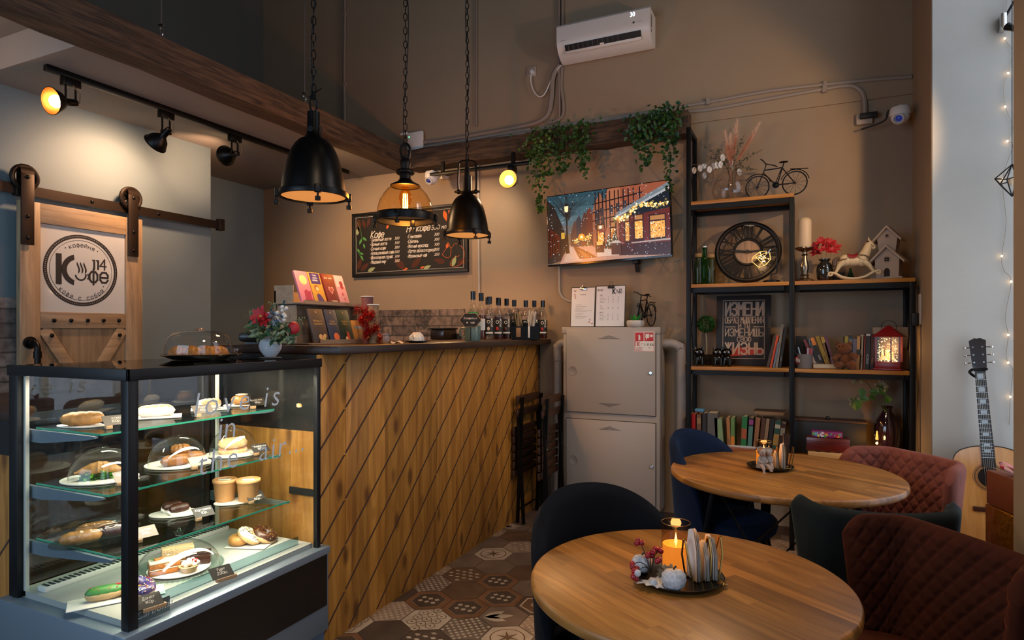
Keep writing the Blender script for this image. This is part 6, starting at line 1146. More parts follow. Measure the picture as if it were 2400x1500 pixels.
b = MB(); b.write('Конфеты к', .019, 0, .006, M, 'CENTER', depth=.0009, shear=.2); b.write('чаю', .019, .012, -.021, M, 'CENTER', depth=.0009, shear=.2); b.disc((0, 0, 0), .005, 6, M @ Matrix.Translation((-.02, -.016, .0009))); b.build('chalk_writing', CHALK, e, smooth=False, norm=False)
# ---- syrup bottles
clear = glass('syrup_glass', (.93, .92, .9), 1.5); G = 'syrup bottles at the end of the counter'
def syrup(X, Y, h, liq, label, lev=.6, lab=True, fruit='#a02a20'):
    r = .036; e = thing('syrup_bottle', label, 'bottle', (X, Y, ZK), rz=YAW, group=G); b = MB(); b.lathe([(0, .002), (r*.94, .002), (r, .01), (r, h*.56), (r*.9, h*.63), (r*.5, h*.73), (r*.38, h*.79), (r*.36, h*.88)], seg=22); b.build('glass', clear, e)
    b = MB(); b.lathe([(0, h*.83), (r*.46, h*.83), (r*.48, h), (0, h)], seg=16); b.build('cap', BLKG, e)
    if liq: b = MB(); b.lathe([(0, .006), (r*.9, .006), (r*.93, .012), (r*.93, h*lev), (0, h*lev)], seg=20); b.build('syrup', mat('syrup_'+liq.strip('#'), liq, .15), e)
    if lab:
        rows = [[((r+.0008)*math.cos(a), (r+.0008)*math.sin(a), z) for a in [-PI/2-1.15+2.3*i/12 for i in range(13)]] for z in (.035, h*.50)]; b = MB(); b.surf(rows); lo = b.build('label', mat('label_black', '#0b0a0a', .5), e, norm=False); M = frame((0, -r-.0012, 0), (1, 0, 0), (0, 0, 1))
        b = MB(); b.box((.0, .052, .0), (.05, .011, .0006), M); b.torus((-.006, -r-.0014, h*.42), .010, .002, rotm(PI/2), 14, 5); b.write('SPOOM', .02, h*.30, -.024, M @ Matrix.Rotation(PI/2, 4, 'Z'), depth=.0008, bold=.01, xs=.9); b.build('label_print', PAPER, lo, smooth=False, norm=False)
        b = MB(); b.sph((-.006, -r, .08), .011, (1, .15, 1.2), 10, 8); b.build('fruit_print', mat('fruit_'+fruit.strip('#'), fruit, .5), lo)
for a in ((-2.05, 3.78, .335, '#159634', 'bottle of green syrup behind the teal mug', .58, False, ''), (-2.05, 3.90, .33, '#5a2410', 'bottle of brown syrup with a white paper label next to the green one', .52, False, ''), (-2.0, 3.93, .305, '', 'third syrup bottle from the green one', .1, True, '#c8b89a'), (-2.06, 4.02, .305, '', 'fourth syrup bottle from the green one', .1, True, '#b0702a'), (-2.0, 4.07, .305, '#3a1016', 'fifth syrup bottle from the green one, filled with dark red', .55, True, '#b02a20'), (-2.05, 4.18, .305, '#8a6424', 'sixth syrup bottle from the green one, amber', .3, True, '#7a2a3a'), (-2.01, 4.23, .305, '#3a1a18', 'seventh syrup bottle from the green one', .5, True, '#5a2a20'), (-2.03, 4.41, .305, '', 'syrup bottle behind the wooden stir sticks', .1, True, '#a03a2a'), (-1.985, 4.53, .305, '', 'syrup bottle behind the straw caddy, second from the wall end', .1, True, '#a03a2a'), (-1.935, 4.585, .305, '', 'syrup bottle behind the white straws', .1, True, '#a03a2a'), (-1.868, 4.60, .305, '#3a0c0c', 'last syrup bottle, standing at the wall end of the counter', .4, True, '#a01a1a')): syrup(*a)
for nm, b_ in ((0, 0),):
    r = .0368; M = Matrix.Translation((-2.05, 3.90, ZK)) @ Matrix.Rotation(YAW, 4, 'Z'); o = [x for x in bpy.data.objects if x.name.startswith('syrup_bottle') and 'white paper label' in x['label']][0]
    b = MB(); b.surf([[(r*math.cos(a), r*math.sin(a), z) for a in [-PI/2-.9+1.8*i/10 for i in range(11)]] for z in (.07, .15)]); b.build('paper_label', PAPER, o, norm=False)
p = V(-1.892, 4.31, ZK); e = thing('straw_caddy', 'black metal caddy at the counter end holding straws and sugar', 'caddy', p, rz=YAW); b = MB()
for q in ((-.105, .105, -.045, -.042, 0, .10), (-.105, .105, .042, .045, 0, .125), (-.105, -.102, -.045, .045, 0, .11), (.102, .105, -.045, .045, 0, .11), (-.0015, .0015, -.045, .045, 0, .11), (-.105, .105, -.045, .045, 0, .003)): b.bx(*q)
b.build('box', BLACK, e)
def sticks(n, x0, x1, h0, col, label, rr, lean, name, cat):
    e = thing(name, label, cat, p+V(0, 0, .004), rz=YAW); b = MB(); r_ = random.Random(int(x0*1000)+5)
    for i in range(n): x = x0+(x1-x0)*i/max(1, n-1); b.cyl((x, r_.uniform(-.03, .03), 0), (x+lean+r_.gauss(0, .008), r_.uniform(-.03, .03), h0+r_.gauss(0, .006)), rr, seg=6)
    o = b.build(name.rstrip('s')+'_bundle', mat('stick_'+col.strip('#'), col, .6), e); o['kind'] = 'stuff'
sticks(12, -.085, -.02, .19, '#111010', 'bundle of black straws in the caddy', .003, -.02, 'black_straws', 'straws'); sticks(10, -.05, -.008, .20, '#a08860', 'bundle of wooden stir sticks in the caddy', .0032, -.025, 'stir_sticks', 'stir sticks'); sticks(16, .012, .06, .205, '#b8ada0', 'bundle of white sugar sticks in the caddy', .0035, .02, 'sugar_sticks', 'sugar')
b = MB(); b.bx(-.07, -.035, -.0475, -.0452, .02, .09, .003); e2 = b.build('wood_label', mat('caddy_tag', '#8d6a48', .6), e); b = MB(); b.bx(.02, .032, -.0475, -.0452, .015, .10, .002); b.build('paper_tag', PAPER, e)
# ================================================================== refrigerated pastry case
X0, X1, Y0, Y1, ZB0, ZT1 = -2.51, -1.87, 1.2425, 2.086, .478, 1.283
cs_ = thing('pastry_case', 'black framed glass pastry display case with a grey metal base', 'display case', (0, 0, 0)); cf = mat('case_black', '#0f0f11', .45, .3); cg = mat('case_grey', '#6c7a85', .4, .3); cl = mat('case_white', '#b9bab4', .4); pane = glass('case_glass', (.97, .985, .98), .9)
def post4(n, x, y, wx, wy): b = MB(); b.bx(x, x+wx, y, y+wy, ZB0, ZT1-.03, .002); b.build(n, cf, cs_)
post4('corner_post', X1-.034, Y0, .034, .034); post4('corner_post', X0, Y0, .05, .03); post4('corner_post', X1-.022, Y1-.022, .022, .022); post4('corner_post', X0, Y1-.03, .03, .03)
b = MB()
for q in ((X0, X1, Y0, Y0+.034), (X0, X1, Y1-.034, Y1), (X0, X0+.034, Y0+.034, Y1-.034), (X1-.034, X1, Y0+.034, Y1-.034)): b.bx(*q, ZT1-.034, ZT1-.002, .003)
b.bx(X0-.004, X1+.004, Y0-.004, Y0+.004, ZT1-.036, ZT1, .001); b.bx(X1-.004, X1+.004, Y0-.004, Y1+.004, ZT1-.036, ZT1, .001); b.build('top_frame', cf, cs_)
b = MB(); b.bx(X0+.02, X1-.02, Y0+.02, Y1-.02, ZT1-.008, ZT1-.001); b.build('top_glass', glass('smoked_top', (.25, .27, .28), 2.2), cs_, smooth=False)
b = MB(); b.bx(X0+.05, X1-.034, Y0+.012, Y0+.017, ZB0, ZT1-.034); b.build('glass_pane', pane, cs_, smooth=False)
b = MB(); b.bx(X1-.017, X1-.012, Y0+.034, Y1-.022, ZB0, ZT1-.034); fp = b.build('glass_pane', pane, cs_, smooth=False)
b = MB(); b.bx(X0+.03, X1-.022, Y1-.017, Y1-.012, ZB0, ZT1-.034); b.build('glass_pane', pane, cs_, smooth=False)
b = MB(); b.bx(X0+.008, X0+.012, Y0+.03, Y1-.03, ZB0, ZT1-.034); b.build('sliding_back', glass('back_glass', (.5, .52, .53), 2.6), cs_, smooth=False)
b = MB(); b.bx(X0+.014, X0+.02, (Y0+Y1)/2-.012, (Y0+Y1)/2+.012, ZB0, ZT1-.03); b.bx(X0+.05, X0+.062, Y0+.02, Y0+.032, ZB0, ZT1-.04); b.bx(X0+.05, X0+.062, Y1-.04, Y1-.028, ZB0, ZT1-.04); b.build('shelf_upright', cl, cs_)
b = MB(); b.bx(X0-.02, X1+.02, Y0-.025, Y1+.025, .12, ZB0-.002, .004); b.build('base', cg, cs_); b = MB(); b.bx(X0-.0, X1+.0, Y0, Y1+.02, .0, .12); b.build('plinth', mat('plinth_blue', '#4d6172', .5), cs_)
b = MB(); b.bx(X1+.0205, X1+.024, Y0-.015, Y1+.012, .23, ZB0-.03); b.build('front_panel', mat('panel_black', '#0a0a0b', .35), cs_); b = MB(); b.bx(X1-.03, X1+.027, Y0-.028, Y1+.028, ZB0-.03, ZB0+.001, .003); b.build('front_rail', mat('rail_grey', '#8292a0', .35, .4), cs_)
b = MB(); b.bx(X0+.02, X1-.03, Y0+.02, Y1-.02, ZB0-.004, .497); b.build('deck', mat('deck_steel', '#a9aaa6', .35, .2), cs_)
b = MB(); 
for k in range(44): y = Y0+.05+k*.0175; b.bx(X0+.10, X0+.135, y, y+.009, .515, .517)
vb = MB(); vb.bx(X0+.095, X0+.14, Y0+.04, Y1-.04, .497, .5148, .002); vo = vb.build('air_vent', mat('vent_white', '#c9c9c2', .4), cs_); b.build('vent_slots', mat('slot_dark', '#1c1d1d', .7), vo)
b = MB(); b.bx(X1-.075, X1-.068, Y0+.05, Y1-.06, .497, .53); b.build('air_guide', glass('guide_glass', (.55, .68, .72), 1.5), cs_, smooth=False)
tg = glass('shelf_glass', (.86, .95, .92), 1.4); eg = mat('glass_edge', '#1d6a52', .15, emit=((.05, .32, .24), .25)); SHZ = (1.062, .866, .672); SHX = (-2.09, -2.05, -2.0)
for z, xf in zip(SHZ, SHX):
    b = MB(); b.bx(X0+.06, xf, Y0+.055, Y1-.045, z-.006, z); so = b.build('glass_shelf', tg, cs_, smooth=False); b = MB(); b.bx(xf-.0005, xf+.0012, Y0+.055, Y1-.045, z-.0062, z+.0002); b.bx(X0+.06, xf, Y0+.0538, Y0+.0552, z-.0062, z+.0002); b.build('shelf_edge', eg, so, smooth=False)
    for yy in (Y0+.04, Y1-.05):
        b = MB(); b.prism([(X0+.03, z-.05), (X0+.03, z-.007), (xf-.01, z-.007), (xf-.01, z-.014), (xf-.05, z-.022), (X0+.12, z-.05)], .012, frame((0, yy+.012, 0), (1, 0, 0), (0, 0, 1))); b.build('shelf_bracket', cg, cs_)
b = MB(); b.bx(X1-.06, X1-.04, Y0+.05, Y1-.05, ZT1-.0355, ZT1-.030); b.build('led_strip', mat('led_strip', '#fff', emit=((1, .9, .74), 5)), cs_, smooth=False)
area('case_light', (X1-.09, (Y0+Y1)/2, ZT1-.05), (0, math.radians(12), 0), .05, .72, 6, (1, .86, .66)); area('case_light', (X0+.12, (Y0+Y1)/2, ZT1-.05), (0, 0, 0), .05, .72, 5, (1, .86, .66))
for z, xf in zip(SHZ[:], SHX): area('shelf_light', (xf-.03, (Y0+Y1)/2, z-.03), (0, math.radians(8), 0), .03, .7, 1.9, (1, .86, .66))
M = frame((X1-.0112, 0, 0), (0, 1, 0), (0, 0, 1)); b = MB(); q = at_x(450, 978, X1-.011); b.write('love is', .118, q.y, q.z, M, depth=.0004, shear=.18, bold=-.008, space=1.25); q = at_x(508, 1032, X1-.011); b.write('in', .118, q.y, q.z, M, depth=.0004, shear=.1, bold=-.008); q = at_x(462, 1116, X1-.011); b.write('the  air...', .118, q.y, q.z, M, depth=.0004, shear=.1, bold=-.008, space=1.15); b.build('glass_writing', mat('marker_white', '#c4d0da', .6), fp, smooth=False, norm=False)
q = at_x(318, 1455, X1-.02); b = MB(); b.bx(X1-.03, X1-.028, Y0+.035, Y0+.16, ZB0+.0, ZB0+.05); lo = b.build('maker_plate', mat('plate_grey', '#55605f', .4), cs_); b = MB(); b.write('Carboma', .034, Y0+.042, ZB0+.014, frame((X1-.0278, 0, 0), (0, 1, 0), (0, 0, 1)), depth=.0003, shear=.3); b.build('plate_lettering', PAPER, lo, smooth=False, norm=False)
# ---- boards, tags and food
card = mat('card_white', '#cfcac2', .6); crust = mat('crust_gold', '#a4743c', .45, noise=(34, .3), bump=(50, .3)); crustd = mat('crust_dark', '#865424', .4, noise=(30, .35), bump=(50, .3)); bread = mat('bread_pale', '#cba877', .6, noise=(26, .2), bump=(60, .2)); chocm = mat('chocolate', '#3a1c10', .35, noise=(30, .3), bump=(60, .3)); cream_ = mat('icing_cream', '#d9cdb8', .5); green = mat('lettuce', '#4f8a22', .5, noise=(30, .4))
def at_s(px, py, z): return at_z(px, py, z)
def cardd(px, py, z, rx, ry, label, name='cake_board', rz=.0, square=False):
    p = at_s(px, py, z)+V(0, 0, .0012); b = MB()
    if square: b.bx(-rx, rx, -ry, ry, 0, .003, .001)
    else: b.prism([(rx*math.cos(2*PI*i/32), ry*math.sin(2*PI*i/32)) for i in range(32)], .003)
    return tag(b.build(name, card, loc=p, rot=(0, 0, rz)), label, 'cake board'), p+V(0, 0, .0036)
def tagc(px, py, z, txt, label, kind=0, dark=True):
    p = at_s(px, py, z)+V(0, 0, .001); e = thing('price_tag', label, 'price tag', p, rz=PI/2-.25); col = '#15120f' if dark else '#6f675e'; M = frame((0, 0, .012), (1, 0, 0), (0, .80, .60)); b = MB(); b.box((0, .024, 0), (.075, .048, .0016), M); b.build('slate', mat('tag_'+col.strip('#'), col, .6), e)
    b = MB(); [b.write(t_, .0145, 0, .030-.0155*i, M, 'CENTER', depth=.0011, shear=.2) for i, t_ in enumerate(txt.split('\n'))]; b.build('chalk_writing', CHALK, e, smooth=False, norm=False); b = MB(); b.box((-.025 if not kind else .01, .004, .006), (.02 if not kind else .07, .016, .012), None, .001); b.build('wooden_holder', mat('holder_wood', '#a88660', .6), e)
def clo(px, py, z, R, H, label, handle=False, knob=True):
    p = at_s(px, py, z)+V(0, 0, .001); e = thing('glass_cloche', label, 'cloche', p); b = MB(); b.lathe([(R*1.0, .0), (R*1.0, .004), (R*.985, .012)]+[(R*math.cos(t), .012+(H-.012)*math.sin(t)) for t in [PI/2*i/12 for i in range(1, 12)]]+[(.012, H)], seg=44); b.build('dome', glass('cloche_glass', (.96, .96, .96), 3), e)
    b = MB()
    if handle: b.lathe([(.012, H-.002), (.010, H+.012), (.016, H+.035), (.022, H+.042), (.020, H+.045), (0, H+.038)], seg=20); b.build('handle', glass('knob_glass', (.93, .95, .94), 2.5), e)
    else: b.lathe([(.018, H-.004), (.018, H+.004), (0, H+.006)], seg=20); b.build('knob', glass('knob_glass', (.93, .95, .94), 2.5), e)
    return e, p
def food(name, label, p, rz, cat='pastry', group=None): return thing(name, label, cat, p, rz, group)
def capsule(b, L, r, c=(0, 0, 0), sz=1.0, bend=0, n=14, ridge=0):
    P = []; R_ = []
    for i in range(n+1):
        t = i/n*2-1; P.append(V(c[0]+L/2*t, c[1]+bend*t*t, c[2]+r*sz)); R_.append(max(r*math.sqrt(max(0, 1-abs(t)**3.4)), .0008)*(1+ridge*math.sin(i*2.2)))
    b.tube(P, R_, 14, flat=sz)
def croissant(p, rz, label, L=.15, filled=True):
    e = food('croissant', label, p, rz); b = MB(); n = 26; P = []; R_ = []
    for i in range(n+1): t = i/n*2-1; P.append(V(L/2*t, -.028*t*t, .027)); R_.append(max(.003, .031*(1-abs(t)**1.8))*(1+.07*(i % 4 == 0)))
    b.tube(P, R_, 16); b.build('pastry', crust, e)
    if filled:
        b = MB(); r_ = random.Random(1)
        for i in range(40): q = V(r_.uniform(-.05, .04), -.022+r_.gauss(0, .006), .012+r_.gauss(0, .006)); d = V(r_.gauss(0, .5), -1, r_.gauss(0, .5)); leaf(b, q, d, V(0, 0, 1), .026, .011, .5)
        b.build('lettuce', green, e, smooth=False, norm=False)
def roll(name, label, p, rz, L, r, m, ridge=.05, sz=.9, top=None, cat='pastry', group=None):
    e = food(name, label, p, rz, cat, group); b = MB(); capsule(b, L, r, sz=sz, ridge=ridge); b.build('pastry', m, e)
    if top: b = MB(); capsule(b, L*.9, r*.86, (0, 0, r*.42), sz=.8, ridge=.04); b.build('topping', top, e)
    return e
z1, z2, z3, zd = (z+.001 for z in (*SHZ, .497))
# shelf 1
o, p = cardd(190, 999, z1, .085, .05, 'white oval card under the bun at the near end of the top shelf', rz=.3); roll('hot_bun', 'long golden bun on the top shelf beside the black corner post', p+V(.01, 0, 0), 1.0, .135, .026, crust, .06)
q = at_s(262, 965, z1); roll('chocolate_eclair', 'chocolate eclair behind the corner post on the top shelf', q+V(0, 0, .002), 1.2, .12, .022, chocm, .03)
o, p = cardd(365, 978, z1, .09, .06, 'white square card under the wrapped pastry on the top shelf', rz=.9, square=True); e = food('wrapped_pastry', 'pastry in white paper on the top shelf between the posts', p, 1.15); b = MB(); capsule(b, .14, .026, sz=.75); b.build('paper_wrap', mat('wrap_white', '#d9d2c6', .7), e); b = MB(); capsule(b, .125, .017, (0, 0, .018), sz=.7, ridge=.05); b.build('pastry', bread, e)
o, p = cardd(490, 960, z1, .07, .05, 'white napkin card under the wrap on the top shelf', rz=.9, square=True); e = food('filled_wrap', 'filled wrap in white paper on the top shelf below the writing', p, 1.1); b = MB(); capsule(b, .10, .024, sz=.8); b.build('paper_wrap', mat('wrap_white', ''), e); b = MB(); capsule(b, .085, .018, (.005, -.008, .014), sz=.75, ridge=.1); b.build('wrap', bread, e)
o, p = cardd(565, 950, z1, .075, .055, 'white oval card under the cinnamon bun on the top shelf', rz=1.0); e = food('cinnamon_bun', 'glazed cinnamon bun at the far end of the top shelf', p, .4); b = MB(); b.sph((0, 0, .02), .038, (1.15, .95, .62), 20, 12); b.build('bun', crust, e); b = MB(); b.tube([V((.004+.0045*i/6*1.5)*math.cos(i*.6), (.004+.0045*i/6*1.5)*math.sin(i*.6), .0445-.0000*i-.3*(.005*i/10)**1.6) for i in range(26)], .0018, 5); b.build('glaze', cream_, e)
tagc(275, 1004, z1, 'Эклер\n150р.', 'grey price tag behind the corner post on the top shelf', 0, False); tagc(480, 976, z1, 'Ролл\n190р.', 'grey price tag below the wrap on the top shelf', 0, False); tagc(607, 957, z1, 'Булочка\n130р.', 'black price tag beside the cinnamon bun', 0)
# shelf 2
o, p = cardd(235, 1122, z2, .125, .11, 'white card under the croissant cloche', rz=.5); croissant(p+V(.0, -.0, 0), .9, 'croissant filled with lettuce under the nearest glass cloche'); clo(240, 1122, z2+.004, .104, .112, 'glass cloche over the lettuce croissant')
o, p = cardd(418, 1088, z2, .12, .11, 'white card under the sausage roll cloche', rz=.8); roll('sausage_roll', 'sausage roll lying at the near side under the middle cloche', p+V(.03, -.035, 0), 1.2, .11, .023, crustd, .05, group='sausage rolls under the middle cloche'); roll('sausage_roll', 'sausage roll lying at the far side under the middle cloche', p+V(.022, .035, 0), 1.05, .115, .023, crustd, .05, group='sausage rolls under the middle cloche'); roll('sausage_roll', 'short sausage roll stacked on top of two others', p+V(0, .01, .036), .95, .075, .021, crustd, .09, group='sausage rolls under the middle cloche'); clo(416, 1088, z2+.004, .104, .115, 'glass cloche over three sausage rolls')
o, p = cardd(546, 1064, z2, .11, .10, 'white card under the sandwich cloche', rz=.8); e = food('sandwich', 'pale bun sandwich under the far glass cloche', p, 1.2, 'sandwich'); b = MB(); capsule(b, .125, .026, sz=.5); b.build('bottom_bun', bread, e); b = MB(); capsule(b, .12, .021, (0, 0, .018), sz=.35); b.build('filling', mat('ham', '#b8805c', .5), e); b = MB(); capsule(b, .125, .028, (0, 0, .026), sz=.62); b.build('top_bun', bread, e); clo(547, 1064, z2+.004, .096, .112, 'glass cloche over the bun sandwich')
tagc(300, 1136, z2, 'Круассан\n220р.', 'grey price tag in front of the croissant', 0, False); tagc(472, 1098, z2, 'Сосиска в\nтесте 90р.', 'grey price tag in front of the sausage rolls', 0, False); tagc(615, 1066, z2, 'Чиабатта\n190р.', 'black price tag beside the bun sandwich')
# shelf 3
e = thing('plastic_tray', 'clear plastic tray of wrapped pastries on the lowest glass shelf', 'tray', at_s(228, 1268, z3)+V(0, 0, .001), .9); b = MB(); b.prism([(.14*math.cos(2*PI*i/32), .085*math.sin(2*PI*i/32)) for i in range(32)], .004); b.build('tray', glass('tray_clear', (.75, .78, .78), 2), e, smooth=False); b = MB(); [b.sph((.135*math.cos(2*PI*i/40), .08*math.sin(2*PI*i/40), .008), .0045, seg=6, ring=4) for i in range(40)]; b.build('beaded_rim', glass('knob_glass', ''), e)
p = at_s(225, 1268, z3)+V(0, 0, .007); G = 'wrapped pastries on the plastic tray'; film = glass('cling_film', (.95, .95, .95), 3, .12)
for dx, dy, m, lb, dz in ((-.0, -.05, crust, 'wrapped golden pastry at the near side of the plastic tray', 0), (-.05, .03, crust, 'wrapped golden pastry at the back of the plastic tray', 0), (.03, .05, chocm, 'wrapped dark chocolate pastry on the plastic tray', 0)):
    e = roll('wrapped_pastry', lb, p+V(dx, dy, dz), 1.1, .125, .024, m, .04, group=G); b = MB(); capsule(b, .15, .029, sz=.92, ridge=.09); b.build('film', film, e)
o, p = cardd(412, 1204, z3, .095, .06, 'white oval card under the two chocolate cakes', rz=.75); G = 'potato cakes on the oval card'
for dx, dy, lb in ((.02, -.0, 'chocolate potato cake in a paper case at the front'), (-.035, .012, 'chocolate potato cake in a paper case at the back')): 
    e = roll('chocolate_cake', lb, p+V(dx, dy, .002), 1.35, .082, .02, chocm, .05, .9, group=G); b = MB(); capsule(b, .09, .021, sz=.45, ridge=.10); b.build('paper_case', card, e)
o, p = cardd(557, 1175, z3, .095, .055, 'white oval card under the paper tubs', rz=1.1); kraft = mat('kraft_cup', '#b48250', .6); G = 'kraft dessert tubs'
for px, lb in ((527, 'kraft paper tub with a plastic lid nearest the chocolate cakes'), (582, 'kraft paper tub with a plastic lid nearest the pine panel')):
    q = at_s(px, 1175, z3)+V(0, 0, .005); e = food('dessert_tub', lb, q, 0, 'tub', G); b = MB(); b.lathe([(0, 0), (.038, 0), (.045, .08), (.047, .082), (.047, .085), (0, .085)], seg=28); b.build('tub', kraft, e); b = MB(); b.lathe([(.048, .078), (.0495, .08), (.0495, .089), (.047, .092), (.043, .092), (.042, .087), (0, .087)], seg=28); b.build('lid', mat('kraft_lid', '#c08d5c', .35), e); b = MB(); b.box((0, 0, .0885), (.05, .026, .001), Matrix.Rotation(.5, 4, 'Z')); b.build('paper_label', PAPER, e)
tagc(345, 1268, z3, 'Курник\n120р.', 'grey price tag on the lowest glass shelf beside the corner post', 0, False); tagc(482, 1218, z3, 'Картошка\n110р.', 'black price tag in front of the chocolate cakes'); tagc(603, 1178, z3, 'Каша\nовсяная\n190р.', 'black price tag beside the paper tubs')
# deck
pd = at_s(420, 1335, zd); e = thing('glass_cake_plate', 'ribbed glass cake plate on the case deck', 'plate', pd+V(0, 0, .001)); b = MB(); b.lathe([(0, .0), (.12, .0), (.154, .008), (.154, .012), (.12, .004), (0, .004)], seg=40); b.build('plate', glass('plate_glass', (.82, .9, .88), 2), e); b = MB(); [b.sph((.153*math.cos(2*PI*i/56), .153*math.sin(2*PI*i/56), .010), .006, seg=6, ring=4) for i in range(56)]; b.build('beaded_rim', glass('knob_glass', ''), e)
b = MB(); b.prism([(.108*math.cos(2*PI*i/36), .108*math.sin(2*PI*i/36)) for i in range(36)], .003); tag(b.build('cake_board', card, loc=pd+V(0, 0, .006)), 'round white card on the ribbed glass cake plate', 'cake board')
p = pd+V(0, 0, .0095); clo(420, 1335, zd+.013, .138, .106, 'large glass cake dome with a glass handle on the deck', True)
def slice_(name, label, p, rz, L, w, h, ms, hs, top=None):
    e = food(name, label, p, rz, 'cake'); z = 0
    for m, h_ in zip(ms, hs): b = MB(); b.bx(-L/2, L/2, -w/2, w/2, z+.0003, z+h_, .003); b.build('layer', m, e); z += h_
    return e, z
sponge = mat('sponge', '#a8662c', .8, noise=(70, .35), bump=(90, .6))
e, z = slice_('carrot_cake', 'carrot cake slice with cream and an orange decoration', p+V(-.0, -.062, 0), 1.1, .10, .042, .05, (sponge, cream_, sponge, cream_), (.018, .005, .018, .01)); b = MB(); b.cyl((-.03, 0, z), (.0, .005, z+.006), .008, .002, 8); b.build('sugar_carrot', mat('carrot_orange', '#d0641c', .5), e); b = MB(); [leaf(b, V(-.032, 0, z+.002), V(-1, .5*k, .4), V(0, 0, 1), .014, .005) for k in (-1, 0, 1)]; b.build('sugar_leaf', green, e, smooth=False, norm=False)
slice_('honey_cake', 'tall cream honey cake slice at the back of the glass dome', p+V(-.035, .02, 0), 1.0, .11, .045, .07, (sponge, cream_, sponge, cream_, mat('crumb', '#c9ab82', .9, bump=(90, .7))), (.012, .006, .012, .006, .032))
slice_('chocolate_slice', 'dark chocolate cake slice under the glass dome', p+V(.028, .062, 0), .8, .085, .045, .05, (chocm, chocm, mat('choc_top', '#2a150c', .3, bump=(90, .6))), (.02, .018, .008))
e = food('tartlet', 'small cream tartlet with caramel and berries under the dome', p+V(.068, -.012, 0), 0); b = MB(); b.lathe([(0, 0)]+[(.024+.0, 0), (.034, .022), (.031, .022), (0, .016)], seg=24); b.build('shell', bread, e); b = MB(); r_ = random.Random(2); [b.sph((r_.uniform(-.022, .022), r_.uniform(-.022, .022), .024+r_.random()*.012), .009, seg=10, ring=7) for i in range(16)]; b.build('cream', cream_, e); b = MB(); [b.sph((.018+r_.gauss(0, .006), .014+r_.gauss(0, .006), .038), .005, seg=8, ring=6) for i in range(5)]; b.build('berries', mat('berry', '#8a1418', .25), e)
def donut(label, p, rot, dough, icing, sprk=None, R=.034, r=.018, group=None, name='donut'):
    e = thing(name, label, 'donut', p, rot=rot, group=group); b = MB(); b.torus((0, 0, r*.95), R, r, None, 30, 14); b.build('dough', dough, e)
    if icing:
        b = MB(); rows = []
        for i in range(31):
            a = 2*PI*i/30; rows.append([V((R+(r+.0012)*math.cos(t))*math.cos(a), (R+(r+.0012)*math.cos(t))*math.sin(a), r*.95+(r+.0012)*math.sin(t)) for t in [.15+.12*math.sin(a*5)+(PI-.3)*k/9 for k in range(10)]])
        b.surf(rows); b.build('icing', icing, e)
    if sprk:
        b = MB(); r_ = random.Random(7)
        for i in range(90): a = r_.random()*2*PI; t = r_.uniform(.35, 2.7); c = V((R+(r+.002)*math.cos(t))*math.cos(a), (R+(r+.002)*math.cos(t))*math.sin(a), r*.95+(r+.002)*math.sin(t)); d = V(r_.gauss(0, 1), r_.gauss(0, 1), r_.gauss(0, .4)).normalized()*.003; b.mi = r_.randrange(len(sprk)); b.cyl(c-d, c+d, .0011, seg=4)
        b.build('sprinkles', sprk, e, smooth=False)
    return e
SP = [mat('spr_red', '#b02028', .4), mat('spr_white', '#d8d4cc', .4), mat('spr_yellow', '#d0a838', .4), mat('spr_blue', '#3a6aa8', .4)]; SPB = [mat('spr_brown', '#4a2a14', .4), mat('spr_gold', '#8a6a2a', .4)]
o, p = cardd(590, 1275, zd, .085, .065, 'white square card under the three donuts', rz=.35, square=True); G = 'donuts on the square card'
donut('plain filled donut lying at the back of the square card', p+V(-.035, -.035, 0), (0, 0, 0), crust, None, None, .022, .021, G); donut('cream glazed donut with brown stripes on the square card', p+V(-.012, -.012, .016), (-.35, .45, 0), bread, cream_, SPB[:1], .035, .019, G); donut('chocolate donut with sprinkles at the front of the square card', p+V(.025, .035, .012), (-.25, .45, 0), bread, chocm, SPB, .035, .019, G)
o, p = cardd(275, 1402, zd, .14, .05, 'white square card under the sprinkled donuts near the corner post', rz=1.0, square=True)
e = roll('green_eclair', 'green iced eclair with red sprinkles beside the corner post', p+V(-.02, -.03, 0), 1.0, .115, .021, bread, .02); b = MB(); capsule(b, .112, .0205, (0, 0, .011), sz=.8); b.build('icing', mat('icing_green', '#3f7a3a', .4), e); b = MB(); r_ = random.Random(3); [b.cyl((x := r_.uniform(-.045, .045), y := r_.uniform(-.014, .014), .0432-y*y*38), (x+.004, y+.003, .0445-y*y*38), .0011, seg=4) for i in range(60)]; b.build('sprinkles', SP[:2], e)
donut('purple iced donut with many coloured sprinkles beside the corner post', p+V(.025, .052, .0), (-.1, .3, 0), bread, mat('icing_purple', '#3a2c5c', .35), SP, .034, .019)
q = at_x(528, 1358, X1-.05); tagc(525, 1362, zd+.034, 'Торт\n230р.', 'black price tag in a wood holder on the deck below the cake dome', 1); tagc(355, 1432, zd+.02, 'Донат\n140р.', 'black price tag in a wood holder near the maker plate', 1)
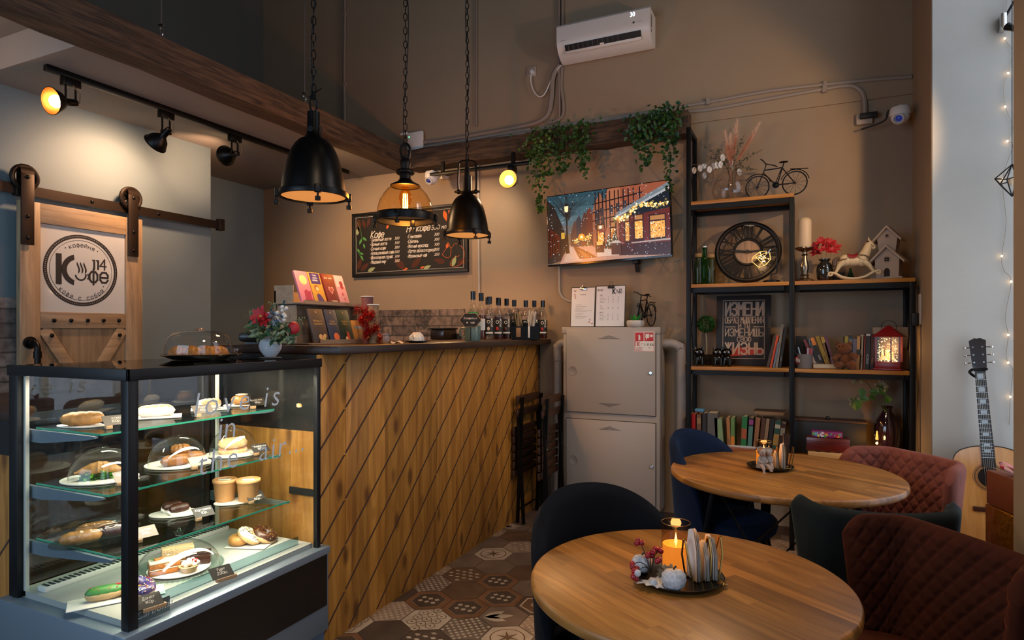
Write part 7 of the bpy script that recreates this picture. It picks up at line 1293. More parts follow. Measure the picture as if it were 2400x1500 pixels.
# ================================================================== on top of the case
ZQ = ZT1+.0015
p = at_z(467, 835, ZQ); p = V(-2.27, 1.81, ZQ); e = thing('cake_plate', 'black round plate of cookies on top of the pastry case', 'plate', p); b = MB(); b.lathe([(0, 0), (.10, 0), (.142, .016), (.146, .019), (.142, .021), (.10, .006), (0, .006)], seg=44); b.build('plate', mat('plate_black', '#121214', .25), e)
e = thing('glass_cloche', 'clear glass dome over the cookies on top of the pastry case', 'cloche', p+V(0, 0, .010)); b = MB(); b.lathe([(.128, 0), (.13, .006), (.127, .045), (.116, .078), (.095, .098), (.06, .106), (0, .108)], seg=44); b.build('dome', glass('cloche_glass', ''), e); b = MB(); b.lathe([(.018, .107), (.016, .114), (.012, .118), (0, .119)], seg=18); b.build('knob', mat('knob_amber', '#7a5a4a', .2), e)
r_ = random.Random(12); G = 'ridged cookies under the glass dome'; cl_ = ['', '']
spots = [(-.07, -.045), (-.015, -.075), (.045, -.06), (-.075, .02), (-.02, -.015), (.035, -.0), (.08, -.02), (-.04, .06), (.02, .06), (.07, .04)]
ck0 = None
for i, (x, y) in enumerate(spots):
    q = p+V(x, y, .011)
    if ck0 is None:
        ck0 = food('cookie', 'ridged golden cookie heaped under the glass dome on the case', q, 0, 'cookie', G); b = MB(); rows = []
        for j in range(9): t = j/8; rr = .034*math.sqrt(max(0, 1-t**2.2))+.0005; rows.append([V(rr*(1+.10*math.cos(9*a))*math.cos(a), rr*(1+.10*math.cos(9*a))*math.sin(a),    .044*t) for a in [2*PI*k/45 for k in range(45)]])
        b.surf(rows, cv=True); b.build('cookie', mat('cookie_gold', '#a8681c', .55, noise=(40, .4), bump=(70, .4)), ck0)
    else: dup(ck0, q, r_.random()*3)
for i, (px, lb) in enumerate(((556, 'small jar of dark sweets on the case top next to the cookie dome'), (582, 'small jar of dark sweets on the case top near the flower vase'))):
    q = V(-2.36+.06*i, 2.02, ZQ); e = thing('sweet_jar', lb, 'jar', q); b = MB(); b.bx(-.025, .025, -.022, .022, 0, .042, .006); b.build('jar', glass('knob_glass', ''), e); b = MB(); [b.sph((r_.uniform(-.016, .016), r_.uniform(-.014, .014), .008+.024*r_.random()), .007, seg=8, ring=6) for k in range(18)]; b.build('sweets', chocm, e)
p = V(-2.086, 2.015, ZQ); b = MB(); b.lathe([(0, 0), (.045, 0), (.047, .002), (0, .003)], seg=28); tag(b.build('coaster', mat('coaster_grey', '#6a6664', .5), loc=p), 'thin grey coaster under the white flower vase', 'coaster'); p = p+V(0, 0, .0035)
e = thing('ribbed_vase', 'small white ribbed vase on the corner of the pastry case', 'vase', p); b = MB(); pr = []
for i in range(46):
    t = i/45; rr = .022+.024*math.sin(PI*min(1, max(0, (t*1.06-.03))))**.9-(.006 if t > .93 else 0); pr.append((rr*(1+.045*(i % 2)), .001+.098*t))
b.lathe([(0, .001)]+pr, seg=40); b.build('vase', mat('vase_porcelain', '#b9bcc0', .3), e, angle=1.2)
fl = thing('festive_bouquet', 'bouquet of red poinsettia, blue blossoms and white berries in the ribbed vase', 'flowers', p+V(0, 0, .05)); r0 = lambda x, y, dy=0: at_y(x, y, p.y+dy)-(p+V(0, 0, .05)); r_ = random.Random(21); rp = MB(); gl = MB(); bb = MB(); wb = MB(); gr = MB(); st = MB(); bt = MB()
for x, y, R_ in ((612, 741, .052), (598, 747, .03), (620, 752, .034)): poinsettia(rp, r0(x, y, -.04), R_, 10, r_, V(.2, -1, .25))
rp.sph(r0(688, 770, -.03), .026, (1, .8, 1.15), 14, 10)
for x, y in ((640, 738), (650, 756), (638, 768), (658, 748)):
    for i in range(26): d = V(r_.gauss(0, 1), r_.gauss(-.5, .8), r_.gauss(0, 1)).normalized(); leaf(bb, r0(x, y, -.02)+d*.008, d, d.orthogonal(), .018, .009)
for x, y in ((671, 723), (662, 728), (665, 737), (650, 733), (668, 742), (661, 720), (666, 750)): wb.sph(r0(x, y, -.03), .0085, seg=10, ring=8)
for i in range(70): q = r0(r_.uniform(582, 695), r_.uniform(755, 795), r_.gauss(-.01, .03)); d = V(r_.gauss(0, .7), r_.gauss(-.4, .5), r_.gauss(-.2, .6)); leaf(gl, q, d, V(r_.gauss(0, .5), -1, .5), .034+.018*r_.random(), .012, .3)
for i in range(46): q = r0(r_.uniform(590, 690), r_.uniform(765, 800), r_.gauss(-.02, .03)); d = V(r_.gauss(0, .7), -.5, r_.gauss(-.6, .5)); leaf(gr, q, d, V(0, -1, .4), .028, .010, .3)
for x0, y0_ in ((590, 735), (700, 750), (685, 760), (640, 715)):
    for i in range(40): q = r0(x0+r_.gauss(0, 6), y0_+r_.gauss(0, 5)); st.tube([r0(640, 782), q], .0006, 3) if i < 5 else gr.sph(q, .0022, seg=5, ring=4)
for x, y, dx in ((637, 723, 0), (664, 712, 0)): bt.tube([r0(x, y+10)+V(.004*math.sin(i), .004*math.cos(i), .004*i) for i in range(9)], .0035, 5)
rp.build('red_petals', mat('red_petal', ''), fl, smooth=False, norm=False); bb.build('blue_petals', mat('blue_petal', '#8d9aae', .7), fl, smooth=False, norm=False); wb.build('white_berries', mat('berry_white', '#c4bfb6', .5), fl); gl.build('green_leaves', mat('festive_green', '#274a2c', .5), fl, smooth=False, norm=False); gr.build('variegated_leaves', mat('festive_pale', '#6e7a58', .5), fl, smooth=False, norm=False); st.build('stems', STEM, fl); bt.build('twisted_baubles', mat('bauble_teal', '#2a6a80', .2, .7), fl)
b = MB(); b.sph(r0(611, 741, -.06), .006, seg=8, ring=6); b.build('flower_centre', mat('flower_gold', '#a8822a', .5), fl)
# ================================================================== round tables
tt = wood('butcher_block', '#7c4d1e', '#ad7636', 'X', 1, .4, strip=('Y', .042, .46), bump=.06, var=.30, coat=.08)
def table(cx, cy, R, rz, label, top=.75):
    e = thing('round_table', label, 'table', (cx, cy, 0), rz); b = MB(); t = .032; q = .008
    b.lathe([(0, top-t), (R-q, top-t), (R-.002, top-t+q*.6), (R, top-t+q*1.4), (R, top-q*1.2), (R-.003, top-q*.4), (R-q, top), (0, top)], seg=96); b.build('tabletop', tt, e, angle=.9)
    a_ = R*.60; b_ = R*.86
    for k in range(4):
        a = PI/4+k*PI/2; c, s_ = math.cos(a), math.sin(a); b = MB(); p0 = V(c*a_, s_*a_, top-t); p1 = V(c*b_, s_*b_, 0); d = (p1-p0).normalized(); M = frame((p0+p1)/2, d, (-s_, c, 0)); b.box((0, 0, 0), ((p1-p0).length, .045, .022), M, .003); b.build('leg', BLACK, e)
        p2 = V(math.cos(a+PI/2)*b_*.97, math.sin(a+PI/2)*b_*.97, .12); b = MB(); b.cyl(p0*.97+V(0, 0, -.03), p2, .0045, seg=6); b.cyl(V(c*b_*.97, s_*b_*.97, .12), V(math.cos(a+PI/2)*a_, math.sin(a+PI/2)*a_, top-t-.03), .0045, seg=6); b.build('brace_rod', BLACK, e)
    b = MB(); b.lathe([(0, top-t-.012), (a_*1.02, top-t-.012), (a_*1.02, top-t-.0005), (0, top-t-.0005)], seg=40); b.build('mounting_plate', BLACK, e); return e
T1 = (-.28, 1.694, .41); T2 = (-.088, 3.157, .50)
table(*T1, math.radians(-34), 'round butcher block table nearest the camera with a candle tray'); table(*T2, math.radians(-30), 'larger round butcher block table in front of the bookcase')
# ================================================================== chairs
def velvet(name, col, sheen=.6, rim='#ffffff'):
    m = mat(name, col, .9, noise=(9, .18), sheen=sheen, spec=.2); m.node_tree.nodes['Principled BSDF'].inputs['Sheen Tint'].default_value = C(rim); m.node_tree.nodes['Principled BSDF'].inputs['Sheen Roughness'].default_value = .35; return m
def shell(e, f, th, nu, nv, m_in, m_out, quilt=None, name='backrest'):
    """padded sheet: f(u,v) on u in [-1,1], v in [0,1]; inner face looks to -y before turning"""
    G = [[Vector(f(-1+2*i/nu, j/nv)) for j in range(nv+1)] for i in range(nu+1)]; N = [[None]*(nv+1) for _ in range(nu+1)]
    for i in range(nu+1):
        for j in range(nv+1):
            du = G[min(i+1, nu)][j]-G[max(i-1, 0)][j]; dv = G[i][min(j+1, nv)]-G[i][max(j-1, 0)]; n = du.cross(dv); N[i][j] = n.normalized() if n.length > 1e-9 else V(0, -1, 0)
    sgn = 1 if N[nu//2][nv//2].y < 0 else -1
    inn = []; out = []
    for i in range(nu+1):
        ri, ro = [], []
        for j in range(nv+1):
            n = N[i][j]*sgn; q = 0
            if quilt: q = quilt(-1+2*i/nu, j/nv)
            ed = min(i, nu-i, )/nu*14; ed = min(1, ed); ej = min(1, (nv-j)/nv*10); pad = th/2*math.sqrt(max(0, 1-(1-min(ed, ej))**2))
            ri.append(G[i][j]+n*(pad+q*min(ed, ej))); ro.append(G[i][j]-n*pad)
        inn.append(ri); out.append(ro)
    b = MB(); b.mi = 0; b.surf(inn); b.mi = 1; b.surf(out); bmesh.ops.remove_doubles(b.bm, verts=b.bm.verts, dist=.0004); return b.build(name, [m_in, m_out], e, angle=1.4)
def legs(e, w, d, z, spread=.06, r=.011, y0=0):
    for sx in (-1, 1):
        for sy in (-1, 1): b = MB(); b.cyl((sx*w, y0+sy*d, z), (sx*(w+spread), y0+sy*(d+spread), 0), r, r*.75, 10); b.build('leg', BLACK, e)
    b = MB(); [b.cyl((sx*w*1.1, y0-d*1.1, z*.55), (sx*w*1.1, y0+d*1.1, z*.55), .005, seg=6) for sx in (-1, 1)]; b.cyl((-w, y0, z*.55), (w, y0, z*.55), .005, seg=6); b.build('stretcher', BLACK, e)
def seat(e, m, rx, ry, z, h=.07, yc=0):
    b = MB(); rows = [];
    for z_, k in ((0, .86), (.012, .96), (h*.5, 1.0), (h*.8, .985), (h*.95, .93), (h, .8), (h*1.03, .4), (h*1.04, .02)): rows.append([V(rx*k*math.copysign(abs(math.cos(a))**.8, math.cos(a)), yc+ry*k*math.copysign(abs(math.sin(a))**.8, math.sin(a)), z+z_) for a in [2*PI*i/40 for i in range(40)]])
    b.surf(rows, cv=True); b.build('seat', m, e, angle=1.3)
def face(dx, dy): return math.atan2(dx, -dy)          # local -y is the way the chair faces
def tub_chair(x, y, d, m, label):
    e = thing('velvet_chair', label, 'chair', (x, y, 0), face(*d))
    def f(u, v):
        a = u*1.62; top = .445+.435*math.sqrt(max(0, 1-abs(u)**2.3)); z = .40+(top-.40)*v; k = .252+.012*v
        return (k*1.0*math.sin(a), k*.92*math.cos(a)+.03*v*math.cos(a), z)
    shell(e, f, .045, 44, 20, m, m); seat(e, m, .215, .21, .40, .085, -.01); legs(e, .13, .13, .41); return e
navy = velvet('navy_velvet', '#060910', .2, '#22355a'); blue = velvet('blue_velvet', '#0b1b33', .35, '#3a689f'); rose = velvet('rose_velvet', '#7c463b', .35, '#c08a7c'); rust = velvet('rust_velvet', '#3a170b', .35, '#b0582a'); teal_v = velvet('teal_velvet', '#191f20', .4, '#74898a')
tub_chair(-.49, 1.87, (.75, -.66), navy, 'dark navy velvet chair with a rounded back at the nearest table'); tub_chair(-.34, 3.31, (.93, -.36), blue, 'blue velvet chair with a rounded back beside the grey fire cabinet')
def wing_f(W0, bend, zt, rise, Lb, Lt, rec):
    def f(u, v):
        s_ = abs(u)*(W0+bend*1.15+Lb+(Lt-Lb)*v); sg = 1 if u >= 0 else -1; A = 1.12
        if s_ < W0: x, y = s_, 0
        elif s_ < W0+bend*A: a = (s_-W0)/bend; x, y = W0+bend*math.sin(a), -bend*(1-math.cos(a))
        else: q = s_-W0-bend*A; x, y = W0+bend*math.sin(A)+q*math.cos(A), -bend*(1-math.cos(A))-q*math.sin(A)
        cr = 1-max(0, (abs(u)-.80)/.20)**2.4*.16*v
        z = .42+(zt(u)-.42)*v*cr; return (sg*x*(.95+.05*v), .20+y+rec*v, z)
    return f
def quilt(u, v):
    a = (u*6.6+v*6.0); c = (u*6.6-v*6.0); g = max(math.exp(-((a-round(a))*7.5)**2), math.exp(-((c-round(c))*7.5)**2)); return .003-.0085*g
def wing_chair(name, x, y, d, m, label, quilted=True, Lt=.135):
    e = thing(name, label, 'chair', (x, y, 0), face(*d))
    if quilted: shell(e, wing_f(.155, .07, lambda u: .826-.008*abs(u)**2, 0, .07, Lt, .05), .05, 150, 84, m, m, quilt)
    else: shell(e, wing_f(.165, .06, lambda u: .795+.042*abs(u)**1.8, 0, .02, .10, .04), .05, 60, 24, m, m)
    seat(e, m, .215, .215, .40, .09, -.01); legs(e, .14, .14, .41); return e
def backpos(bx_, by_, d): n = math.hypot(*d); return bx_+.2*d[0]/n, by_+.2*d[1]/n
d3 = (-.76, -.65); x, y = backpos(.47, 3.46, d3); wing_chair('quilted_chair', x, y, d3, rose, 'dusty rose quilted wing chair by the guitar', True, .175)
d5 = (-.78, -.62); x, y = backpos(.372, 2.12, d5); wing_chair('quilted_chair', x, y, d5, rust, 'dark rust brown quilted wing chair beside the nearest table')
d4 = (-.23, .97); x, y = backpos(.235, 2.455, d4); wing_chair('velvet_chair', x, y, d4, teal_v, 'dark green velvet chair seen from behind between the two quilted chairs', False)
def folding(x, y, label, lean, L_=.38):
    e = thing('folding_chair', label, 'chair', (x, y, 0), rot=(0, lean, 0)); dw = wood('dark_slat', '#2a170c', '#4a2d18', 'Y', 1)
    for s_ in (0, L_-.02):
        b = MB(); b.prism([(-.01, .01), (.012, .01), (.05, .92), (.028, .92)], .016, frame((0, s_+.018, 0), (1, 0, 0), (0, 0, 1))); b.build('back_leg', BLACK, e); b = MB(); b.prism([(.045, .01), (.067, .01), (.025, .80), (.003, .80)], .016, frame((0, s_+.002, 0), (1, 0, 0), (0, 0, 1))); b.build('front_leg', BLACK, e)
        b = MB(); b.cyl((.03, s_-.004, .56), (.03, s_+.022, .56), .008, seg=10); b.build('rivet', CHROME, e)
    for z in (.875, .78): b = MB(); b.bx(.0, .018, -.02, L_+.02, z, z+.055, .003); b.build('back_slat', dw, e)
    for k in range(6): b = MB(); b.bx(-.028, -.012, -.02, L_+.02, .34+.062*k, .39+.062*k, .003); b.build('seat_slat', dw, e)
    b = MB(); b.cyl((.0, 0, .10), (.0, L_, .10), .006, seg=6); b.cyl((.06, 0, .14), (.06, L_, .14), .006, seg=6); b.cyl((-.01, .01, .4), (-.01, .01, .7), .006, seg=6); b.build('crossbar', BLACK, e)
folding(-1.885, 4.14, 'folded dark slatted chair leaning on the end of the pine counter', .0); folding(-1.68, 4.12, 'folded dark slatted chair standing against the fire cabinet side', .0, .33)
# ================================================================== trays on the tables
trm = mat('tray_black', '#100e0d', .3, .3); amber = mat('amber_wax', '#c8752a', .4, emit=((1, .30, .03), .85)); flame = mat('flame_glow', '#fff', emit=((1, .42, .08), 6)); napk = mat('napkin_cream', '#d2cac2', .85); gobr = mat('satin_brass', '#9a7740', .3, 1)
def tray(px, py, R, label):
    p = at_z(px, py, .751); e = thing('round_tray', label, 'tray', p); b = MB(); b.lathe([(0, 0), (R*.86, 0), (R*.99, .012), (R, .014), (R*.97, .014), (R*.85, .003), (0, .003)], seg=48); b.build('dish', trm, e); return p+V(0, 0, .0035)
def candle(p, r, H, hw_, label, watt):
    e = thing('candle_jar', label, 'candle', p); b = MB(); b.lathe([(0, .001), (r, .001), (r, H)], seg=36); b.build('glass_jar', glass('smoked_jar', (.72, .64, .52), 1.6), e); b = MB(); b.torus((0, 0, H), r, .0012, None, 36, 5); b.build('rim', gobr, e)
    b = MB(); b.lathe([(0, .003), (r*.93, .003), (r*.93, hw_), (r*.80, hw_-.004), (0, hw_-.006)], seg=32); b.build('wax', amber, e); b = MB(); b.lathe([(.0008, hw_-.006), (.0042, hw_+.004), (.0036, hw_+.012), (.0016, hw_+.022), (0, hw_+.03)], seg=10); b.build('flame', flame, e); lamp('candle_light', p+V(0, 0, hw_+.035), watt, (1, .45, .12), .015)
def napkin_holder(p, rz, label, w=.075, h=.105, n=4):
    e = thing('napkin_holder', label, 'napkin holder', p, rz); b = MB()
    for k in range(n): x = -w/2+w*k/(n-1); lean = .016*(k-(n-1)/2); [b.tube([(x, s*.018, .0), (x+lean*.5, s*.016, h*.6), (x+lean*.6, s*.004, h), ], .0026, 6) for s in (-1, 1)]; b.tube([(x+lean*.6, -.004, h), (x+lean*.6, .004, h)], .0026, 6)
    b.tube([(-w/2, -.018, .002), (w/2, -.018, .002)], .0026, 6); b.tube([(-w/2, .018, .002), (w/2, .018, .002)], .0026, 6); b.build('brass_wire', gobr, e); return e
def napkins(p, rz, xs, h, label, seed, k=5, w=.05):
    e = thing('paper_napkins', label, 'napkins', p, rz); r_ = random.Random(seed); b = MB()
    for i in range(k):
        x0 = xs+.0032*(i-(k-1)/2); hh = h*(.86+.16*r_.random()); rows = [[(x0+.002*math.sin(3*t+i), -w/2+w*t, 0), (x0+.002*math.sin(5*t+i), -w/2*.92+w*.92*t, hh*.6), (x0+.0015*math.sin(4*t), -w/2*.5+w*.5*t+.004*r_.random(), hh*(1-.09*abs(t-.5)))] for t in (0, .25, .5, .75, 1)]; b.surf(rows)
    b.build('folded_sheets', napk, e, norm=False)
p = tray(1588, 1356, .118, 'round black tray on the nearest table'); X_, Y_ = V(cs, sn, 0), V(-sn, cs, 0)
candle(p+X_*.010+Y_*.055, .038, .128, .070, 'glowing amber candle in a smoky glass on the nearest table', .4)
q = p+X_*.062+Y_*-.008; napkin_holder(q, YAW+.25, 'brass wire napkin holder on the nearest table tray'); 
for i, (xs, h, lb) in enumerate(((-.024, .132, 'taller bunch of white napkins in the nearest brass holder'), (.002, .098, 'middle bunch of white napkins in the nearest brass holder'), (.026, .112, 'last bunch of white napkins in the nearest brass holder'))): napkins(q+V(0, 0, .001), YAW+.25, xs, h, lb, i)
b = MB(); b.sph((0, 0, .006), .013, (1, 1.4, .4), 12, 8); b.cyl((0, .012, .006), (.01, .07, .02), .002, seg=6); tag(b.build('teaspoon', gobr, loc=p+X_*.098+Y_*-.055, rot=(0, 0, .5)), 'small brass spoon lying on the tray rim behind the napkin holder', 'spoon')
gl_w = mat('glitter_white', '#b9b9bc', .35, noise=(120, .25), bump=(200, .5))
for (a, c_, r, lb) in ((-.030, -.085, .031, 'glittery white apple ornament at the front of the nearest tray'), (-.085, .03, .028, 'glittery white apple ornament at the rear of the nearest tray')):
    e = thing('apple_ornament', lb, 'ornament', p+X_*a+Y_*c_, rot=(-.25, 0, YAW)); b = MB(); b.lathe([(0, .004), (r*.4, 0), (r*.8, r*.3), (r, r*.85), (r*.93, r*1.3), (r*.6, r*1.62), (r*.25, r*1.6), (0, r*1.45)], seg=28); b.build('apple', gl_w, e, angle=1.4); b = MB(); b.tube([(0, 0, r*1.45), (.002, 0, r*1.7), (.008, 0, r*1.85)], .0025, 6); b.build('stalk', mat('stalk_dark', '#2a241f', .6), e)
e = thing('berry_sprig', 'sprig of red frosted berries on the nearest tray', 'ornament', p+X_*-.07+Y_*.0, YAW); b = MB(); r_ = random.Random(4); ends = [(-.03, .02, .085), (-.055, -.03, .042), (-.05, -.045, .022), (.0, .01, .055), (.012, -.01, .05), (.025, .02, .062)]
for q in ends: b.tube(bez((0, 0, .01), (q[0]*.3, q[1]*.3, .05), (q[0]*.8, q[1]*.8, q[2]+.01), q, 6), .0012, 5)
b.build('twigs', mat('twig_dark', '#2c211a', .7), e); b = MB()
for q in ends: [b.sph(Vector(q)+V(r_.gauss(0, .006), r_.gauss(0, .006), r_.gauss(0, .006)), .0075, seg=10, ring=8) for k in range(4)]
b.build('berries', mat('frost_berry', '#8a1420', .25, noise=(90, .4)), e); b = MB(); b.sph((-.045, -.05, .03), .009, seg=12, ring=8); b.sph((-.01, -.075, .016), .010, seg=12, ring=8); b.build('white_beads', gl_w, e)
e = thing('fabric_leaf', 'white glitter maple leaf on the nearest tray', 'ornament', p+X_*-.07+Y_*-.06+V(0, 0, .004), YAW); b = MB(); lf = []
for i in range(26): a = 2*PI*i/26; lf.append(((.036+.014*(i % 2)-.012*math.cos(a))*math.cos(a), (.028+.012*(i % 2))*math.sin(a), .006+.006*math.sin(2*a)))
c0 = b._v((0, 0, .012)); vs_ = [b._v(q) for q in lf]; [b.face([vs_[i], vs_[(i+1) % 26], c0]) for i in range(26)]; b.build('leaf', gl_w, e, norm=False)
e = thing('pine_cone_decor', 'cream dried blossom cluster in the middle of the nearest tray', 'ornament', p+X_*-.03+Y_*-.03, YAW); b = MB()
for i in range(70): d = V(r_.gauss(0, 1), r_.gauss(0, 1), abs(r_.gauss(0, .8))).normalized(); leaf(b, V(0, 0, .014)+d*.010, d, d.orthogonal(), .024, .005)
b.build('petals', mat('dried_cream', '#a08c70', .8), e, smooth=False, norm=False)
# far tray
p = tray(1805, 1097, .105, 'round black tray on the larger table'); candle(p+X_*-.01+Y_*.05, .037, .115, .068, 'glowing amber candle in a clear glass on the larger table', .35)
q = p+X_*.045+Y_*-.015; napkin_holder(q, YAW-.1, 'brass wire napkin holder on the larger table', .08, .10, 4); napkins(q+V(0, 0, .001), YAW-.1, .006, .125, 'white pointed napkin in the brass holder on the larger table', 7, 4, .055); napkins(q+V(0, 0, .001), YAW-.1, -.025, .08, 'small white napkin folded beside the pointed one', 8, 3, .05)
e = thing('black_stir_packets', 'dark wrapped packets standing in the far brass holder', 'packets', q+V(0, 0, .001), YAW); b = MB(); [b.box((.018+.006*i, .012, .085), (.004, .012, .15), Matrix.Rotation(.05*i, 4, 'Y')) for i in range(3)]; b.build('packets', mat('packet_dark', '#2a1c20', .4), e)['kind'] = 'stuff'
doll = mat('bisque', '#a08c80', .6); dollc = mat('doll_cloth', '#8d8680', .85, bump=(90, .5)); hair = mat('doll_hair', '#8a5a34', .8)
for k, (a, c_, lb, rz) in enumerate(((-.062, -.055, 'porcelain doll figurine with dangling legs seated on the far tray', .15), (-.025, -.035, 'small porcelain doll figurine leaning behind the first on the far tray', -.35))):
    e = thing('doll_figurine', lb, 'figurine', p+X_*a+Y_*c_, YAW+rz); b = MB(); s_ = 1 if k == 0 else .92
    b.tube([(0, 0, .018*s_), (0, 0, .035*s_), (0, 0, .058*s_), (0, 0, .066*s_)], [.018*s_, .019*s_, .014*s_, .006*s_], 14); b.sph((0, -.003, .082*s_), .0175*s_, (.95, 1, 1.05), 16, 12); b.sph((0, -.0205*s_, .080*s_), .003, seg=8, ring=6)
    for s2 in (-1, 1): b.tube(smoothpath([(s2*.010, 0, .022), (s2*.014, -.028, .024), (s2*.016, -.046, .012), (s2*.017, -.048, -.004 if k == 0 and s2 < 0 else .004)], 4), [.0085]*5+[.0075]*4+[.006]*4, 8); b.sph((s2*.017, -.053, -.003 if k == 0 and s2 < 0 else .005), .006, (1, 1.5, .8), 8, 6); b.tube([(s2*.013, 0, .058), (s2*.020, -.012, .042), (s2*.008, -.022, .036)], [.0062, .005, .004], 8)
    b.build('body', doll, e); b = MB(); b.sph((0, .003, .086*s_), .0185*s_, (1, 1, .95), 14, 10); b.build('hair', hair if k == 0 else dollc, e); b = MB(); b.lathe([(.024, .012), (.022, .03), (.0165, .056), (.010, .064)], seg=16); b.build('dress', dollc, e); b = MB(); b.torus((0, .002, .094*s_), .0165, .004, rotm(.5), 14, 6); b.build('headband', dollc, e)
    b = MB(); [b.sph((s2*.006, -.0195*s_, .084*s_), .0018, seg=6, ring=4) for s2 in (-1, 1)]; b.build('eyes', INK, e)
# ================================================================== guitar and gifts on the window sill
base = V(.862, 3.80, .337); head = V(.819, 3.985, 1.375); ax = (head-base).normalized(); M0 = frame(base, (ax.cross(V(.30, 1, 0).normalized())), V(0, 0, 1)); gx = V(1, -.28, 0).normalized(); gx = (gx-ax*gx.dot(ax)).normalized(); gy = ax.cross(gx)
g = thing('acoustic_guitar', 'natural top acoustic guitar leaning in the window niche', 'guitar', base, rot=Matrix((gx, gy, ax)).transposed().to_euler())
half = [(0, .0), (.08, .003), (.155, .03), (.196, .09), (.198, .15), (.168, .22), (.135, .275), (.132, .315), (.148, .37), (.146, .42), (.12, .462), (.06, .486), (0, .49)]
P = smoothpath([(x, 0, z) for x, z in half], 4); ol = [(q.x, q.z) for q in P]; ol = ol+[(-x, z) for x, z in reversed(ol[1:-1])]
Mg = frame((0, 0, 0), (1, 0, 0), (0, 0, 1)); b = MB(); b.prism(ol, -.095, Mg, 0); b.build('sides_and_back', wood('guitar_sides', '#3a1d0e', '#5a3018', 'Z', 1, .3, coat=.5), g); b = MB(); b.prism([(x*1.006, z*1.0) for x, z in ol], .0025, Mg, .0002); b.build('top_board', wood('guitar_top', '#b5803f', '#cf9c5a', 'Z', .8, .22, bump=.02, coat=.6), g, angle=.5)
b = MB(); b.tube([(x*1.004, -.002, z) for x, z in ol], .0028, 6, closed=True); b.build('binding', mat('binding', '#20130c', .4), g); hz = .335
b = MB(); b.disc((0, -.0030, hz), .05, 32, rotm(PI/2)); b.build('sound_hole', mat('hole_dark', '#0a0605', .9), g, smooth=False); b = MB(); [ring(b, r0_, r1_, Mg @ Matrix.Translation((0, hz, .0031)), 0, 40) for r0_, r1_ in ((.052, .055), (.058, .066), (.069, .071))]; b.build('rosette', mat('rosette', '#6a4c34', .4), g, smooth=False)
b = MB(); b.prism([(.03, hz-.11), (.075, hz-.12), (.088, hz-.07), (.07, hz-.02), (.055, hz-.02), (.052, hz-.04), (.035, hz-.055)], .001, Mg, .0032); b.build('pickguard', mat('pickguard', '#120a08', .15), g); b = MB(); b.bx(-.08, .08, -.011, -.003, .165, .19, .003); b.build('bridge', wood('rosewood', '#2a140c', '#4a2818', 'X', 1, .4), g)
b = MB(); b.surf([[(-.022*k, -.004, z), (-.022*k, .012, z), (0, .022, z), (.022*k, .012, z), (.022*k, -.004, z)] for z, k in ((.40, 1.27), (.47, 1.25), (.86, 1.0))], cap0=True, cap1=True); b.bx(-.028, .028, -.006, -.0032, .385, .49); b.build('neck', mat('neck_wood', '#3d2012', .35), g)
b = MB(); b.prism([(-.0285, .385), (.0285, .385), (.022, .862), (-.022, .862)], .0045, Mg, .0032); b.build('fingerboard', mat('fretboard', '#1d130e', .4), g)
b = MB(); [b.bx(-.0265+.004*(z-.385), .0265-.004*(z-.385), -.0088, -.0074, z, z+.0014) for z in [.862-.645*(1-2**(-k/12)) for k in range(1, 20)]]; b.build('frets', CHROME, g, smooth=False)
fz = [.862-.645*(1-2**(-k/12)) for k in range(0, 18)]
for k in (1, 3, 5, 7, 9, 12, 15, 17): z = (fz[k]+fz[k-1])/2; h_ = (fz[k-1]-fz[k])*.36; b = MB(); b.bx(-.013, .013, -.0083, -.0075, z-h_, z+h_); b.build('fret_inlay', mat('pearl', '#a9bccb', .2, coat=.5), g, smooth=False)
b = MB(); b.prism([(-.022, .862), (.022, .862), (.030, .895), (.036, 1.03), (.012, 1.043), (0, 1.04), (-.012, 1.043), (-.036, 1.03), (-.030, .895)], .016, frame((0, .012, 0), (1, 0, 0), (0, 0, 1))); b.build('headstock', mat('head_wood', '#201512', .25, coat=.5), g)
for s_ in (-1, 1):
    for k in range(3): z = .915+.04*k; b = MB(); b.cyl((s_*.034, .004, z), (s_*.05, .004, z), .003, seg=8); b.sph((s_*.056, .004, z), .008, (1, .5, .8), 10, 8); b.cyl((s_*.020, -.012, z), (s_*.020, -.004, z), .0045, seg=10); b.build('tuner', CHROME, g)
b = MB(); [b.cyl((-.0195+.0078*k*1.0, -.0125, .178), (-.0165+.0066*k, -.0095, .862), .0007, seg=4) for k in range(6)]; b.build('strings', mat('string_steel', '#b8b0a0', .3, .9), g)
b = MB(); b.bx(-.034, .034, -.014, -.006, .872, .886, .003); b.tube(smoothpath([(-.034, -.008, .878), (-.045, .02, .868), (-.02, .035, .845), (.01, .03, .85)], 4), .007, 8); b.build('capo', BLACK, g)
p = V(.785, 3.08, .3365); e = thing('gold_gift', 'tall gift wrapped in crinkled gold foil on the window sill', 'gift', p, .3); b = MB(); gold = mat('gold_foil', '#a8701a', .25, .85, bump=(26, 1.0)); b.bx(-.09, .09, -.09, .09, 0, .36, .006, 3); b.build('wrapped_box', gold, e); b = MB(); b.bx(-.0915, .0915, -.0915, .0915, .15, .17); b.build('fold', gold, e)
p = V(.80, 3.085, .698); e = thing('brown_gift', 'brown gift box with a red ribbon bow on the gold gift', 'gift', p, .3); b = MB(); b.bx(-.10, .10, -.09, .09, 0, .135, .003); b.build('box', mat('kraft_brown', '#6e3416', .55), e); red = mat('ribbon_red', '#b0101c', .35, sheen=.4); b = MB(); b.bx(-.0, .03, -.0915, .0915, -.0005, .1365); b.build('ribbon', red, e)
b = MB()
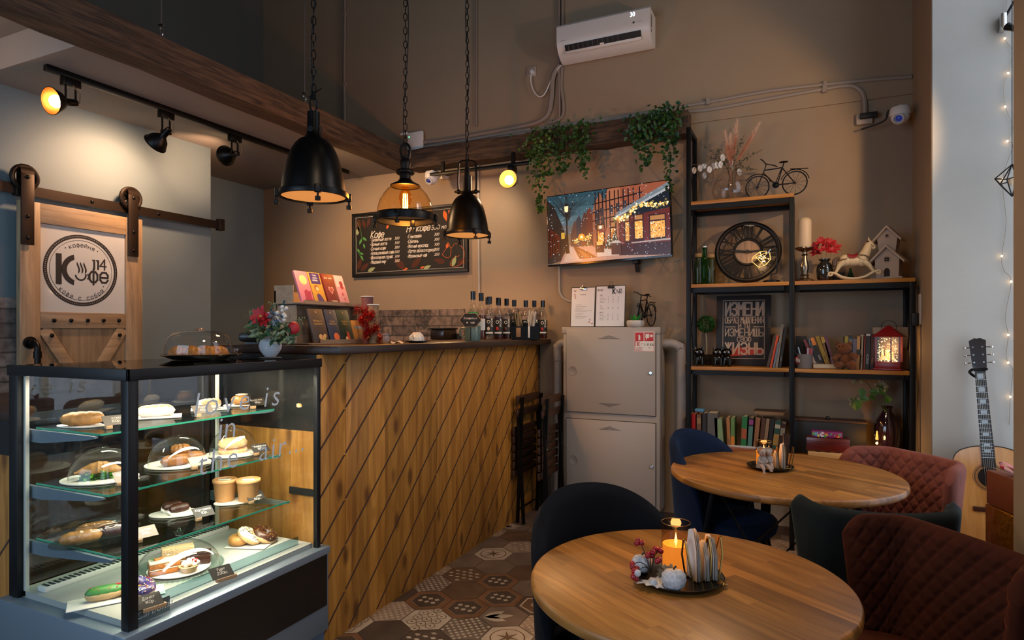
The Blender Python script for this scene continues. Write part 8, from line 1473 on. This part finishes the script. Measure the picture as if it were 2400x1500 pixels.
for a in (.3, 1.9, 3.4, 4.6, 5.6): c_, s_ = math.cos(a), math.sin(a); rows = [[V(q.x*c_-w_*s_, q.x*s_+w_*c_, q.z)+V(-.045, -.02, .137) for w_ in (-.009, .009)] for q in bez((0, 0, 0), (.06, 0, .075), (.13, 0, .03), (.01, 0, .006), 12)]; b.surf(rows)
b.build('bow', red, e, norm=False)
# ---- fairy lights and hooks on the reveal
e = thing('fairy_lights', 'string of tiny warm fairy lights on the pale window reveal', 'string lights', at_y(2365, 90, 4.035)); o_ = Vector(e.location); pts = [(2368, -40), (2354, 40), (2355, 90), (2372, 120), (2363, 171), (2352, 200), (2356, 250), (2374, 300), (2361, 331), (2374, 343), (2350, 420), (2358, 520), (2348, 600), (2352, 632), (2370, 660), (2356, 740), (2363, 785), (2358, 830), (2363, 850), (2374, 870), (2368, 930), (2365, 996)]
b = MB(); b.tube(smoothpath([at_y(x, y, 4.035)-o_ for x, y in pts], 4), .0009, 4); b.build('wire', mat('fairy_wire', '#8d7a58', .4, .6), e); b = MB(); [b.sph(at_y(x, y, 4.03)-o_, .0048, seg=8, ring=6) for x, y in pts[2::2]]; b.build('light_beads', mat('fairy_glow', '#fff', emit=((1, .62, .28), 14)), e)
p = at_y(2358, 50, 4.0); e = thing('clamp_lamp', 'small metal clamp fitting high on the window reveal', 'lamp', p); b = MB(); b.bx(-.025, .0, -.02, .045, -.04, .04, .004); b.build('plate', CHROME, e); b = MB(); b.tube([(0, 0, .03), (.03, -.02, .09), (.05, -.02, .16)], .006, 8); b.cyl((.0, -.01, -.03), (.03, -.03, -.06), .02, .012, 12); b.build('arm', BLACK, e)
p = at_y(2372, 425, 3.9); e = thing('wire_pendant', 'black geometric wire lamp hanging in the window niche', 'lamp', p); b = MB(); vt = [V(.07*math.cos(k*PI/3), .07*math.sin(k*PI/3), .02*(k % 2)) for k in range(6)]; tp, bt_ = V(0, 0, .085), V(0, 0, -.075)
for k in range(6): [b.cyl(a, c_, .003, seg=5) for a, c_ in ((vt[k], vt[(k+1) % 6]), (vt[k], tp), (vt[k], bt_))]
b.build('wire_cage', BLACK, e); b = MB(); b.cyl((0, 0, .085), (0, 0, 4.28-p.z), .002, seg=5); b.build('cord', BLK, e); b = MB(); b.sph((0, 0, 0), .02, seg=12, ring=8); b.build('bulb', mat('cage_bulb', '#d8c8a8', .2), e)
